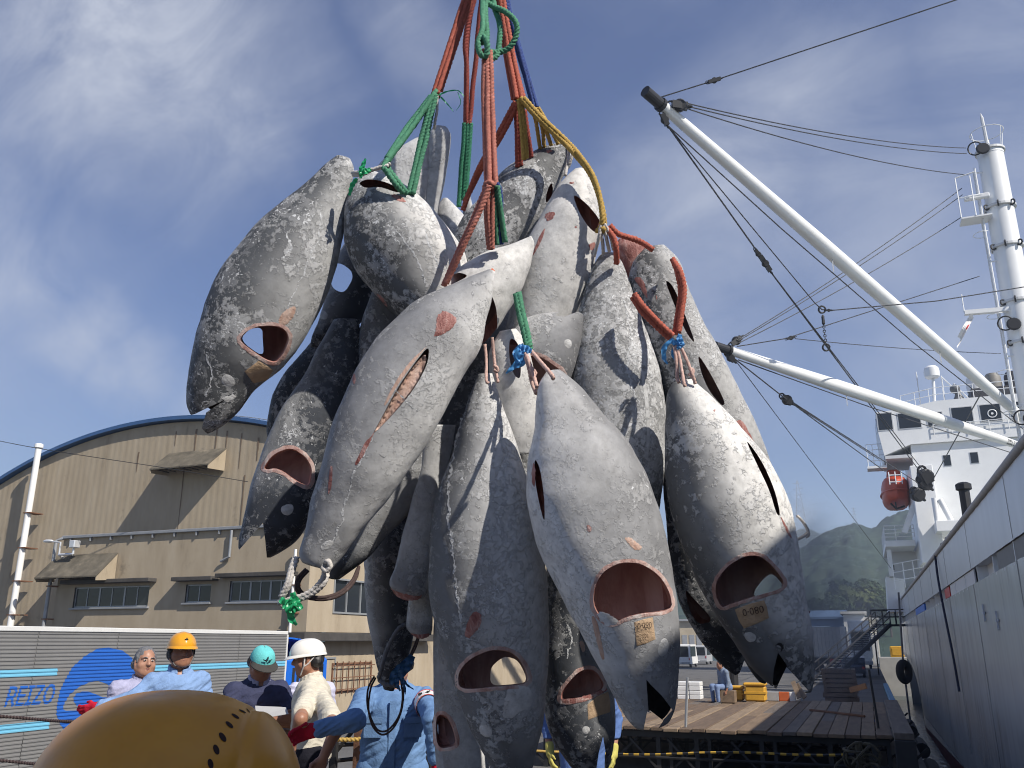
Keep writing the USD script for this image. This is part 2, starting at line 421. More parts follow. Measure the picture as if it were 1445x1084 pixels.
# the two-storey front block
AX0, AX1, AZ = -28.4, -17.12, 6.42
def wall_with_holes(rects, x0, x1, z0, z1):
    pg = sbox(x0, z0, x1, z1)
    for r in rects:
        pg = pg.difference(sbox(*r))
    tv, tf = trimesh.creation.triangulate_polygon(pg, engine='earcut')
    return tv, tf
def px_rect(x0, y0, x1, y1, y=YW):
    a, b = on(x0, y0, 1, y), on(x1, y1, 1, y)
    return (a[0], b[2], b[0], a[2])
wins = [px_rect(106, 829, 208, 856), px_rect(263, 825, 296, 850), px_rect(325, 820, 408, 848)]
tv, tf = wall_with_holes(wins, AX0, AX1, 2.92, AZ)
aw = MB().add(np.stack([tv[:, 0], np.full(len(tv), YW), tv[:, 1]], 1), tf)
tv, tf = wall_with_holes([(26.5, 3.55, 31.2, 4.75)], YW, 34.0, 2.92, AZ)
aw.add(np.stack([np.full(len(tv), AX1), tv[:, 0], tv[:, 1]], 1), tf)
aw.add([(AX0, YW, 0), (AX0, YG - .03, 0), (AX0, YG - .03, AZ), (AX0, YW, AZ)], [[0, 1, 2, 3]])
obj('front_block_wall', aw, WALL, wh)
lw = MB().add([(AX0, YW + .25, 0), (AX1 - .2, YW + .25, 0), (AX1 - .2, YW + .25, 2.6), (AX0, YW + .25, 2.6)], [[0, 1, 2, 3]])
lw.add([(AX1 - .2, YW + .25, 0), (AX1 - .2, 34, 0), (AX1 - .2, 34, 2.6), (AX1 - .2, YW + .25, 2.6)], [[0, 1, 2, 3]])
obj('ground_floor_wall', lw, plain('cream_render', (0.42, 0.35, 0.25), 0.9, 0.15, 1.2, 0.2, 12, dirt=((0.17, 0.12, 0.08), 0.6, 1.4)), wh)
obj('canopy', MB().box(AX0 - .3, AX1 + .35, YW - .55, YW + .25, 2.62, 2.9, .02).box(AX1 - .19, AX1 + .352, YW + .252, 34, 2.622, 2.902, .02), DARKC, wh)
obj('flat_roof', MB().box(AX0, AX1 - .004, YW + .004, YG - .04, AZ - .1, AZ + .06), DARKC, wh)
gu = MB().box(AX0, AX1 + .02, YW - .12, YW - .004, AZ - .02, AZ + .09, .015)
for x in np.arange(AX0 + .4, AX1, 1.0):
    gu.box(x, x + .05, YW - .1, YW - .005, AZ - .16, AZ - .022)
obj('gutter', gu, GREYM, wh)
def window(r, nx, y=YW, bars=None):
    x0, z0, x1, z1 = r
    fr = MB()
    w = .05
    for a, b, c, d in ((x0, x1, z0, z0 + w), (x0, x1, z1 - w, z1), (x0, x0 + w, z0 + w, z1 - w), (x1 - w, x1, z0 + w, z1 - w)):
        fr.box(a, b, y + .06, y + .12, c, d)
    for i in range(1, nx):
        c = x0 + (x1 - x0) * i / nx
        wd = .035 if i % 2 == 0 else .018
        fr.box(c - wd, c + wd, y + .065, y + .125, z0 + w, z1 - w)
    o = obj('window', fr, WFRAME, wh)
    for i in range(nx):
        a, b = x0 + (x1 - x0) * i / nx, x0 + (x1 - x0) * (i + 1) / nx
        obj('pane', MB().box(a + .02, b - .02, y + .085, y + .1, z0 + .03, z1 - .03), GLASS, o)
    obj('sill', MB().box(x0 - .08, x1 + .08, y - .1, y + .055, z0 - .07, z0 - .002, .01), GREYM, o)
    rv = MB()
    for q in ([(x0, y, z0), (x0, y + .3, z0), (x0, y + .3, z1), (x0, y, z1)], [(x1, y, z0), (x1, y, z1), (x1, y + .3, z1), (x1, y + .3, z0)],
              [(x0, y, z1), (x0, y + .3, z1), (x1, y + .3, z1), (x1, y, z1)], [(x0, y + .3, z0), (x1, y + .3, z0), (x1, y + .3, z1), (x0, y + .3, z1)]):
        rv.add(q, [[0, 1, 2, 3]])
    obj('reveal', rv, DARKC, o)
    return o
for r, n in zip(wins, (6, 2, 6)):
    window(r, n)
    obj('window_hood', MB().box(r[0] - .35, r[2] + .3, YW - .42, YW - .003, r[3] + .1, r[3] + .24, .015), DARKC, wh)
# the windows of the side that faces the sea
def side_window(y0, y1, z0, z1, n, x, frame, bars=0):
    fr = MB(); w = .06
    for a, b, c, d in ((y0, y1, z0, z0 + w), (y0, y1, z1 - w, z1), (y0, y0 + w, z0 + w, z1 - w), (y1 - w, y1, z0 + w, z1 - w)):
        fr.box(x - .1, x + .04, a, b, c, d)
    for i in range(1, n):
        c = y0 + (y1 - y0) * i / n
        fr.box(x - .1, x - .02, c - .025, c + .025, z0 + w, z1 - w)
    o = obj('window', fr, frame, wh)
    for i in range(n):
        a, b = y0 + (y1 - y0) * i / n, y0 + (y1 - y0) * (i + 1) / n
        obj('pane', MB().box(x - .09, x - .07, a + .02, b - .02, z0 + .03, z1 - .03), GLASS, o)
    if bars:
        for i in range(bars):
            c = y0 + (y1 - y0) * (i + .5) / bars
            obj('window_bar', MB().beam((x + .1, c, z0 - .05), (x + .1, c, z1 + .05), .03, .03), frame, o)
        for z in (z0 + .1, (z0 + z1) / 2, z1 - .1):
            obj('window_bar', MB().beam((x + .125, y0 - .05, z), (x + .125, y1 + .05, z), .02, .03), frame, o)
side_window(26.5, 31.2, 3.55, 4.75, 5, AX1, WFRAME)
ya, yb = on(466, 950, 0, AX1 - .2)[1], on(522, 950, 0, AX1 - .2)[1]
side_window(ya, yb, on(490, 976, 0, AX1 - .2)[2], on(490, 935, 0, AX1 - .2)[2], 3, AX1 - .16, RUST, 7)
side_window(26.0, 27.1, 1.2, 2.1, 1, AX1 - .16, WFRAME)
# ventilation hoods: a sloping top, two cheeks, open below
def hood(tl, tr, bl, br, yw, d, name='ventilation_hood'):
    a, b, c, e = on(*tl, 1, yw), on(*tr, 1, yw), on(*bl, 1, yw), on(*br, 1, yw)
    x0, x1, zt, zb = (a[0] + c[0]) / 2, (b[0] + e[0]) / 2, (a[2] + b[2]) / 2, (c[2] + e[2]) / 2
    zf = zb + 0.02 + .04
    y1 = yw - d
    top = MB().poly([(x0, yw - .03, zt), (x0, y1, zf), (x1, y1, zf), (x1, yw - .03, zt)], (0, 0, .05))
    o = obj(name, top, HOODM, wh)
    for x in (x0 + .002, x1 - .042):
        obj('cheek', MB().poly([(x, yw - .03, zt - .002), (x, y1 + .01, zf - .002), (x, y1 + .01, zf - .12), (x, yw - .03, zb)], (.04, 0, 0)), WALL, o)
    lv = MB()
    for i in range(8):
        xx_ = x0 + .1 + (x1 - x0 - .2) * i / 7
        lv.box(xx_ - .012, xx_ + .012, yw - d * .8, yw - .04, zb + .1, zb + .13)
    obj('grille', lv, DARKC, o)
    return x0, x1, zt, zb
hood((237, 643), (320, 633), (238, 672), (318, 664), YG, .95)
hood((80, 787), (167, 781), (78, 821), (163, 819), YW, .9)
# pipes
def pipe(name, pts, r, mat, clamps=()):
    o = obj(name, MB().tube(pts, r, 10), mat, wh, smooth=40)
    for z in clamps:
        p = np.array(pts[0]); obj('clamp', MB().box(p[0] - r - .02, p[0] + r + .16, p[1] - r - .01, p[1] + r + .35, z, z + .04), RUST, o)
    return o
px_, pz_ = on(35, 755, 1, 25.55)[0], on(55, 631, 1, 25.55)[2]
pp = pipe('vent_pipe', [(px_, 25.55, 0.02), (px_, 25.55, pz_)], .125, WHITEP, (3.6, 4.9, 6.2, 7.6))
obj('cap', MB().lathe([(.125, 0), (.17, .02), (.17, .16), (.1, .2), (0, .2)], (px_, 25.55, pz_ - .05), 14), WHITEP, pp)
xq = on(68, 840, 1, 24.8)[0]
pipe('downpipe', [(xq, 24.8, 0.02), (xq, 24.8, AZ - .1), (xq + .2, 24.93, AZ)], .07, GREYM, (3.4, 4.6))
xq = on(413, 835, 1, 24.85)[0]
pipe('downpipe', [(xq, 24.85, 2.9), (xq, 24.85, 5.6)], .05, WHITEP, (3.5, 4.4))
xq = on(325, 770, 1, 24.9)[0]
pipe('downpipe', [(xq, 24.9, AZ - .05), (xq, 24.9, 5.45), (xq - .35, 24.9, 5.3)], .05, GREYM)
a = on(90, 775, 1, 24.6)
lb = obj('wall_lamp', MB().tube([(a[0] - .2, 24.9, a[2] - .35), (a[0] - .2, 24.6, a[2] - .2), (a[0] + .5, 24.6, a[2] - .2)], .05, 8).tube([(a[0] - .2, 24.6, a[2] - .2), (a[0] - .2, 24.6, a[2] + .25), (a[0] - .75, 24.6, a[2] + .33)], .035, 8)
         .box(a[0] + .38, a[0] + .66, 24.45, 24.75, a[2] + .02, a[2] + .3, .03).tube([(a[0] + .5, 24.6, a[2] - .2), (a[0] + .5, 24.6, a[2] + .05)], .04, 6), plain('bright_metal', (0.7, 0.71, 0.72), 0.35, .05, metallic=.5), wh)
obj('lamp_head', MB().ball((a[0] - .85, 24.6, a[2] + .33), .16, 2, (1.5, .8, .45)), plain('bright_metal', (0.7, 0.71, 0.72)), lb, smooth=True)
STAIN = plain('rust_streak', (.17, .12, .08), .95, .35, 6.0, stretch=(6, 6, .5))
rs_ = np.random.default_rng(3)
for xs_, zt_, L_ in [(-24.0, 9.2, 2.6), (-21.1, 8.6, 2.3), (-23.6, 10.6, 1.1), (-22.6, 10.5, .9), (-21.4, 10.25, 1.4), (-22.1, 10.4, .7), (-26.4, 9.9, .8), (-27.6, 6.4, 1.0), (-24.6, 10.6, .6), (-20.6, 10.0, .9)]:
    w_ = rs_.uniform(.03, .07)
    zz_ = np.linspace(0, 1, 9)
    l_ = [(xs_ - w_ * (1 - t * .7) * rs_.uniform(.5, 1.1), YG - .019, zt_ - L_ * t) for t in zz_]; r_ = [(xs_ + w_ * (1 - t * .7) * rs_.uniform(.5, 1.1), YG - .019, zt_ - L_ * t) for t in zz_]
    obj('stain', MB().add(l_ + r_, [[i_, i_ + 1, i_ + 10, i_ + 9] for i_ in range(8)]), STAIN, wh)
obj('telephone_wire', MB().tube(smooth_path([on(-60, 610, 1, 21), on(55, 633, 1, 22.5), on(230, 660, 1, 24), on(350, 680, 1, 25)], 30), .013, 5), plain('black_rubber', (0.02, 0.02, 0.021), .6),
    label='thin black wire strung in front of the warehouse gable', cat='wire')

# ================================================================ THE TRUCK (silver ribbed body, blue cab)
TX = -14.0
SILV = plain('ribbed_aluminium', (0.25, 0.247, 0.24), 0.45, 0.08, 1.5, metallic=0.35)
BLUEP = plain('blue_print', (0.02, 0.11, 0.43), 0.45, 0.06, 2.0)
CYANP = plain('light_blue_print', (0.15, 0.42, 0.58), 0.45, 0.05, 2.0)
CABB = plain('blue_cab_paint', (0.012, 0.13, 0.58), 0.28, 0.05, 2.0, coat=0.4)
tk = thing('refrigerated_truck', 'silver ribbed refrigerated truck with blue cab and fish logo', 'truck')
PITCH = .066
TZ0, TZ1 = .4, 2.78
brk = []
z = TZ0
while z < TZ1:
    for fz, xo in ((0, 0), (.32, 0), (.46, .014), (.82, .014), (.96, 0)):
        if z + fz * PITCH < TZ1:
            brk.append((z + fz * PITCH, xo))
    z += PITCH
brk.append((TZ1, 0.0))
TY0, TY1 = 8.3, on(405, 893, 0, TX)[1]
sp = MB()
zz_ = np.array([b[0] for b in brk]); xo_ = np.array([b[1] for b in brk])
for y0, y1 in zip(np.linspace(TY0, TY1, 7)[:-1], np.linspace(TY0, TY1, 7)[1:]):
    v = np.array([(TX + xo, y, z) for z, xo in brk for y in (y0 + .006, y1 - .006)])
    k = np.arange(len(brk) - 1)
    q_ = MB().add(v, np.stack([2 * k, 2 * k + 1, 2 * k + 3, 2 * k + 2], 1))
    obj('side_panel', q_, SILV, tk)
obj('cargo_box', MB().box(TX - 2.4, TX - .012, TY0, TY1, .95, TZ1 + .02), SILV, tk)
obj('top_rail', MB().box(TX - .1, TX + .03, TY0 - .02, TY1 + .02, TZ1 + .001, TZ1 + .09, .01).box(TX - 2.42, TX - 2.3, TY0 - .02, TY1 + .02, TZ1 + .021, TZ1 + .09), plain('pale_rail', (0.62, 0.62, 0.6), .4, .05), tk)
obj('corner_post', MB().box(TX - .05, TX + .032, TY1 - .005, TY1 + .045, TZ0, TZ1, .01), plain('pale_rail', (0.62, 0.62, 0.6)), tk)
obj('bottom_rail', MB().box(TX - .06, TX + .03, TY0, TY1, TZ0 - .12, TZ0 - .004, .01), GREYM, tk)
def ribbed_print(pg, mat, name):
    """a flat printed shape (y, z) laid on the ribs"""
    m = MB()
    for (z0, x0), (z1, x1) in zip(brk[:-1], brk[1:]):
        c = pg.intersection(sbox(TY0, z0, TY1, z1))
        for g_ in getattr(c, 'geoms', [c]):
            if g_.geom_type != 'Polygon' or g_.area < 1e-6:
                continue
            tv, tf = trimesh.creation.triangulate_polygon(g_, engine='earcut')
            xx_ = TX + .004 + x0 + (x1 - x0) * (tv[:, 1] - z0) / (z1 - z0)
            m.add(np.stack([xx_, tv[:, 0], tv[:, 1]], 1), tf)
    obj(name, m, mat, tk)
def tp(pts):
    return Polygon([tuple(on(x, y, 0, TX)[1:]) for x, y in pts]).buffer(0)
yA, yB, yC = on(80, 950, 0, TX)[1], on(70, 1015, 0, TX)[1], on(210, 945, 0, TX)[1]
ribbed_print(sbox(TY0, 2.005, yA, 2.13), CYANP, 'stripe')
ribbed_print(sbox(yC, 2.005, TY1, 2.13), CYANP, 'stripe')
ribbed_print(sbox(TY0, 1.09, yB, 1.235), CYANP, 'stripe')
logo = tp([(79, 1008), (80, 995), (84, 975), (91, 960), (102, 941), (119, 926), (138, 915), (153, 914), (172, 918), (185, 928), (193, 941), (198, 958), (200, 978), (197, 1000), (187, 1025), (168, 1044), (142, 1052), (115, 1047), (95, 1036), (84, 1022)])
fishc = tp([(88, 1000), (90, 993), (97, 981), (110, 970), (125, 963), (138, 961), (150, 965), (160, 972), (170, 979), (184, 984), (178, 990), (168, 986), (150, 984), (144, 984), (138, 990), (130, 996), (118, 1001), (105, 1003), (92, 1003)])
fishi = tp([(104, 991), (103, 985), (107, 979), (115, 976), (124, 976), (135, 980), (144, 984), (138, 989), (128, 993), (118, 996), (108, 996)])
ribbed_print(logo.difference(fishc).union(fishi), BLUEP, 'logo')
tm = meshkit.text_mesh('REIZO', .315, .002, bold=True)
tri = shapely.union_all([Polygon(t) for t, nn in zip(tm.triangles[:, :, :2], tm.face_normals) if nn[2] > .5 and Polygon(t).area > 1e-9])
y0_, z0_ = on(3, 999, 0, TX)[1:]
y1_ = on(76, 990, 0, TX)[1]
bx = tri.bounds
tri = shapely.affinity.affine_transform(tri, [(y1_ - y0_) / (bx[2] - bx[0]) * .93, .16, 0, 1, y0_, z0_ + .02])
ribbed_print(tri, BLUEP, 'lettering')
# cab
cb = MB().box(TX - 2.3, TX - .05, TY1 + .25, TY1 + 2.1, .75, 2.2, .08)
obj('cab', cb, CABB, tk, smooth=30)
obj('side_window', MB().box(TX - .06, TX - .038, TY1 + 1.05, TY1 + 1.85, 1.5, 2.02, .006), GLASS, tk)
for y in (.42, .62):
    obj('air_slot', MB().box(TX - .06, TX - .04, TY1 + y, TY1 + y + .11, 1.35, 1.95, .004), plain('black_rubber', (.02, .02, .021)), tk)
obj('door', MB().box(TX - .06, TX - .044, TY1 + .95, TY1 + 1.95, .9, 2.1, .004), CABB, tk)
df = MB()
n = 10
sec = [(TY1 + .35 + 1.5 * math.sin(t), 2.2 + .52 * math.cos(t) ** 0.8) for t in np.linspace(0, PI / 2 - .02, n)]
for (ya_, za), (yb_, zb) in zip(sec[:-1], sec[1:]):
    df.hexa([(TX - 2.1, ya_, za - .04), (TX - .25, ya_, za - .04), (TX - .25, yb_, zb - .04), (TX - 2.1, yb_, zb - .04), (TX - 2.1, ya_, za), (TX - .25, ya_, za), (TX - .25, yb_, zb), (TX - 2.1, yb_, zb)])
obj('wind_deflector', df, CABB, tk)
for x in (TX - 2.1, TX - .24):
    obj('deflector_cheek', MB().poly([(x, TY1 + .9, 2.201)] + [(x, y, z_ - .005) for y, z_ in sec[2:]], (.03, 0, 0)), CABB, tk)
obj('exhaust_stack', MB().tube([(TX - .35, TY1 + .14, .9), (TX - .35, TY1 + .14, 2.9)], .06, 10), plain('black_rubber', (.02, .02, .021)), tk)
ch = MB().box(TX - 2.0, TX - .4, TY0 + .1, TY1 + 2.0, .6, .745).box(TX - .9, TX - .3, TY0 + 3.2, TY0 + 4.6, .45, .59)
obj('chassis', ch, DARKC, tk)
for y in (TY0 + 1.2, TY0 + 2.4, TY1 + 1.1):
    for x in (TX - .28, TX - 2.1):
        w_ = obj('wheel', MB().lathe([(0.2, -.12), (.46, -.12), (.5, -.08), (.5, .08), (.46, .12), (.2, .12)], (x, y, .5), 22, (1, 0, 0)), plain('tyre', (.02, .02, .02), .85), tk)
        obj('rim', MB().lathe([(0, -.1), (.27, -.1), (.29, .0), (.27, .1), (0, .1)], (x, y, .5), 16, (1, 0, 0)), GREYM, w_)

# ================================================================ THE SHIP
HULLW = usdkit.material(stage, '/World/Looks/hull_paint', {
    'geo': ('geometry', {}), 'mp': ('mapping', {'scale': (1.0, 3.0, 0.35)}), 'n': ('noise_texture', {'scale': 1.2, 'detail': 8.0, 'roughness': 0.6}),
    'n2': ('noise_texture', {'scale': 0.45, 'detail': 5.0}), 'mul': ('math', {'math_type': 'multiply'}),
    'r': ('rgb_ramp', {'ramp': [(0.1, (0.22, 0.19, 0.16)), (0.19, (0.36, 0.345, 0.32)), (0.32, (0.43, 0.415, 0.39))]}),  # weathered grey, set darker than the bulwark: dark quay reflection painted in
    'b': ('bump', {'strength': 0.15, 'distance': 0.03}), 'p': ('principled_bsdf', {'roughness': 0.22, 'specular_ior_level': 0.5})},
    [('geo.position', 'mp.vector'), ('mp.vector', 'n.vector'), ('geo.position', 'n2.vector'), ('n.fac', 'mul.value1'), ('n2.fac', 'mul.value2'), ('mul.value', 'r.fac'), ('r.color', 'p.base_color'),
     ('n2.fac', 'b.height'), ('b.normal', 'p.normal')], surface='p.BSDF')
SHIPW = plain('ship_white', (0.74, 0.75, 0.75), 0.38, 0.05, 0.8, dirt=((0.45, 0.36, 0.28), 0.7, 0.9))
SHIPG = plain('ship_grey', (0.55, 0.56, 0.57), 0.5, 0.06, 0.8)  # even grey for bands, window frames, gap panels and wing underside
REDH = plain('antifouling_red', (0.16, 0.03, 0.025), 0.55, 0.25, 1.0, dirt=((0.05, 0.03, 0.03), 0.55, 1.0))
BLK = plain('rigging_black', (0.016, 0.016, 0.018), 0.5, 0.2, 8.0)
WIRE = plain('steel_wire', (0.045, 0.047, 0.055), 0.55, 0.2, 6.0)
sh = thing('cargo_ship', 'large white cargo ship with red underside moored along the quay', 'ship')
SX, SHZ, BEAM = 3.0, 6.0, 14.5
ys = np.concatenate([np.arange(-28, 80, .45), np.linspace(80, 99, 26)])
def hull_x(y, z):
    aft = np.clip((y - 66) / 32.0, 0, 1)
    low = np.clip((1.5 - z) / 6.0, 0, 1)
    return SX + aft ** 1.6 * (low ** 0.8) * 3.4 + np.clip((y - 92) / 7, 0, 1) ** 2 * 1.1 + np.clip((-y - 5) / 23.0, 0, 1) ** 2 * 5.0
def plate(zs, bulge):
    Yg, Zg = np.meshgrid(ys, zs)
    Xg = hull_x(Yg, Zg)
    Xg = Xg + bulge * (np.abs(np.sin(Yg * PI / 1.35)) ** 1.5) * (0.6 + .7 * meshkit.noise(np.stack([Yg / 3, Zg / 1.1, 0 * Yg], -1), 4))
    nn, kk = len(ys), len(zs)
    i, j = np.meshgrid(np.arange(kk - 1), np.arange(nn - 1), indexing='ij')
    f = np.stack([i * nn + j, (i + 1) * nn + j, (i + 1) * nn + j + 1, i * nn + j + 1], -1).reshape(-1, 4)
    return MB().add(np.stack([Xg, Yg, Zg], -1).reshape(-1, 3), f)
PAINT = lambda y: -3.0 + 1.15 * (75 - y) / 45.0
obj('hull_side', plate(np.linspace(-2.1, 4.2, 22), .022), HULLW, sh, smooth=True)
obj('bulwark', plate(np.linspace(4.62, SHZ, 6), .012), plain('bulwark_reflection_paint', (.52, .52, .52), .3, .1, .8, dirt=((.3, .27, .24), .62, .7), stretch=(1, 1.5, .4)), sh, smooth=True)  # paler than the hull below: sky reflection put into the colour
# red paint below, with trim: the red climbs towards us
zz_ = np.linspace(0, 1, 10)
Yg, Tg = np.meshgrid(ys, zz_)
top = np.minimum(PAINT(Yg), -1.3)
Zg = -5.0 + Tg * (top + 5.0)
Xg = hull_x(Yg, Zg) - .006
nn = len(ys)
i, j = np.meshgrid(np.arange(9), np.arange(nn - 1), indexing='ij')
f = np.stack([i * nn + j, (i + 1) * nn + j, (i + 1) * nn + j + 1, i * nn + j + 1], -1).reshape(-1, 4)
obj('red_underside', MB().add(np.stack([Xg, Yg, Zg], -1).reshape(-1, 3), f), REDH, sh, smooth=True)
lowp = MB()
Zg2 = top[-1][None] + np.linspace(0, 1, 4)[:, None] * (-2.1 - top[-1][None])
Yg2 = np.repeat(ys[None], 4, 0)
i, j = np.meshgrid(np.arange(3), np.arange(nn - 1), indexing='ij')
f = np.stack([i * nn + j, (i + 1) * nn + j, (i + 1) * nn + j + 1, i * nn + j + 1], -1).reshape(-1, 4)
keep = (np.repeat(ys[:-1][None], 3, 0).ravel() > 38)
lowp.add(np.stack([hull_x(Yg2, Zg2), Yg2, Zg2], -1).reshape(-1, 3), f[keep])
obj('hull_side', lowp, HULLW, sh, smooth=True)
# recessed freeing gap between the plates
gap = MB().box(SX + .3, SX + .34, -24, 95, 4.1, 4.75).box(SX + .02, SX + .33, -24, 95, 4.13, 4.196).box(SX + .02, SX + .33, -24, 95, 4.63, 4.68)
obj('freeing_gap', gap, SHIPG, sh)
for y in np.arange(-20, 95, 3.4):
    obj('gap_web', MB().box(SX + .04, SX + .3, y, y + .06, 4.2, 4.62), SHIPW, sh)
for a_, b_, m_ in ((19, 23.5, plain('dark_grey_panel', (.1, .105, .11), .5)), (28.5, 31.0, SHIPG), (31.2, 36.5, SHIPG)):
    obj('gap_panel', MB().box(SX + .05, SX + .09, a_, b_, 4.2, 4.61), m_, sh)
for px0, px1, c, nm in ((1331, 1338, (.5, .02, .02), 'red_box'), (1287, 1300, (.02, .12, .5), 'blue_box')):
    y0_, y1_ = on(px1, 830, 0, SX)[1], on(px0, 830, 0, SX)[1]
    obj('gap_locker', MB().box(SX + .03, SX + .2, y0_, y1_, 4.22, 4.58, .01), plain(nm, c, .4), sh, label=('red' if c[0] > .1 else 'blue') + ' locker in the gap below the bulwark')
for y in np.arange(-20, 96, 8.1):
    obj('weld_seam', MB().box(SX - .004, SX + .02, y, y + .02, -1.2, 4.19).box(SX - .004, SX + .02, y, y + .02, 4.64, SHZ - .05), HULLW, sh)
obj('cap_rail', MB().tube([(SX, y, SHZ + .05) for y in np.arange(-22, 97, 4.0)], .09, 10), plain('rail_grey', (.34, .32, .3), .6, .2), sh, smooth=True)
for y in np.arange(24, 96, 2.4):
    obj('bulwark_stay', MB().poly([(SX + .05, y, 5.85), (SX + .55, y, 4.8), (SX + .05, y, 4.8)], (0, .05, 0)), SHIPW, sh)
obj('deck', MB().box(SX + .35, SX + BEAM, -22, 96, 4.7, 4.8), plain('deck_green_grey', (.16, .2, .18), .8), sh)
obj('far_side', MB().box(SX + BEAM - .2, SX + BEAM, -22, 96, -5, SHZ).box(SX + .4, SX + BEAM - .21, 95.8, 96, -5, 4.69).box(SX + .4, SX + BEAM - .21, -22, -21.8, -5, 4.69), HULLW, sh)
for (x0, x1, y0, y1, h) in ((SX + 3, SX + 12, 4, 16, 1.2), (SX + 3, SX + 12, 24, 38, 1.2), (SX + 3, SX + 12, 56, 70, 1.2)):
    obj('hatch_cover', MB().box(x0, x1, y0, y1, 4.801, 4.8 + h, .05), SHIPW, sh)
# mark and rust on the hull
for y, z in ((27.0, 3.35), (24.6, 3.1)):
    s6 = MB()
    for a_ in np.arange(6) * PI / 3:
        s6.obox((SX - .018, y + .13 * math.cos(a_), z + .13 * math.sin(a_)), (1, 0, 0), (0, math.cos(a_), math.sin(a_)), (0, -math.sin(a_), math.cos(a_)), .006, .12, .03)
    obj('painted_mark', s6, plain('faded_blue_mark', (.28, .33, .42), .5), sh)
# superstructure: everything stands on the front plane y = 82
YS = 82.0
def R(px, py, y=YS):
    p = on(px, py, 1, y); return p[0], p[2]
def face(name, pts, d, mat, y=YS, parent=None):
    return obj(name, MB().poly([(R(a_, b_, y)[0], y, R(a_, b_, y)[1]) for a_, b_ in pts], (0, d, 0)), mat, parent or sh)
xr = SX + 11.5
x0, zt = R(1285, 627)
_, zroof = R(1339, 564)
obj('deck_house', MB().box(x0, xr, YS + .3, 95, 4.8, zt, .03), SHIPW, sh)
xw, zw = R(1236, 588)
obj('bridge_front', MB().poly([(xw + .3, YS, zw - 3.6), (xw, YS, zw - 1.2), (xw, YS, zw + .4), (xw + 2, YS - .0, zroof - .5), (x0 + 2.5, YS, zroof), (xr, YS, zroof), (xr, YS, zt + .004), (x0, YS, zt + .004)], (0, 6.5, 0)), SHIPW, sh)
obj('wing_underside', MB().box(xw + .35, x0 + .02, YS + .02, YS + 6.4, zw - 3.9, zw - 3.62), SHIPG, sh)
ww = [(1236, 583, 1262, 607), (1265, 583, 1302, 604), (1306, 582, 1333, 601), (1340, 575, 1376, 597), (1380, 571, 1416, 594), (1422, 567, 1458, 590)]
for i_, (a_, b_, c_, d_) in enumerate(ww):
    xa_, za_ = R(a_, b_); xb_, zb_ = R(c_, d_)
    o = obj('bridge_window', MB().box(xa_, xb_, YS - .035, YS - .004, zb_, za_, .01), SHIPG, sh)
    obj('pane', MB().box(xa_ + .1, xb_ - .1, YS - .055, YS - .037, zb_ + .1, za_ - .1), GLASS, o)
    if i_ == 4:
        obj('clear_view_disc', MB().lathe([(.34, 0), (.38, -.03), (.34, -.05), (.3, -.04)], ((xa_ + xb_) / 2 + .1, YS - .057, (za_ + zb_) / 2 - .1), 18, (0, 1, 0)).lathe([(0, -.05), (.1, -.05), (.1, 0)], ((xa_ + xb_) / 2 + .1, YS - .057, (za_ + zb_) / 2 - .1), 10, (0, 1, 0)), SHIPW, o)
obj('wing_side_window', MB().box(xw - .03, xw - .004, YS + .5, YS + 2.6, zw - 1.1, zw - .1), GLASS, sh)
for a_, b_, c_, d_ in ((1331, 642, 1343, 656), (1369, 638, 1382, 652)):
    xa_, za_ = R(a_, b_); xb_, zb_ = R(c_, d_)
    o = obj('house_window', MB().box(xa_ - .05, xb_ + .05, YS + .27, YS + .298, zb_ - .05, za_ + .05), SHIPG, sh)
    obj('pane', MB().box(xa_, xb_, YS + .25, YS + .268, zb_, za_), GLASS, o)
def railing(name, pts, posts, mat=SHIPW, h=1.0, rails=3, r=.035, parent=None):
    """pts: the line of the feet"""
    pts = np.asarray(pts, float)
    m_ = MB()
    for k_ in range(1, rails + 1):
        m_.tube(pts + [0, 0, h * k_ / rails], r, 5)
    seg = np.concatenate([[0], np.cumsum(np.linalg.norm(np.diff(pts, axis=0), axis=1))])
    for s_ in np.linspace(0, seg[-1], posts):
        p_ = [np.interp(s_, seg, pts[:, c_]) for c_ in range(3)]
        m_.tube([p_, [p_[0], p_[1], p_[2] + h]], r, 5)
    return obj(name, m_, mat, parent or sh)
railing('bridge_rail', [(xw + 4.5, YS - .15, R(1370, 594)[1] - 1.0), (xr, YS - .15, R(1440, 588)[1] - 1.0)], 6, h=.9, rails=2)
railing('monkey_island_rail', [(xw + 2.2, YS + .3, zroof - .45), (x0 + 2.5, YS + .3, zroof + .02), (xr - .1, YS + .3, zroof + .02)], 9, h=1.25, rails=2)
xa_, za_ = R(1222, 722)
railing('wing_ladder_rail', [(xw - 1.1, YS + .5, zw - 4.4), (xw + .4, YS + .5, zw - 4.4)], 4, h=2.0, rails=4)
obj('side_platform', MB().box(xw - 1.2, xw + .4, YS + .3, YS + 2, zw - 4.6, zw - 4.4), SHIPW, sh)
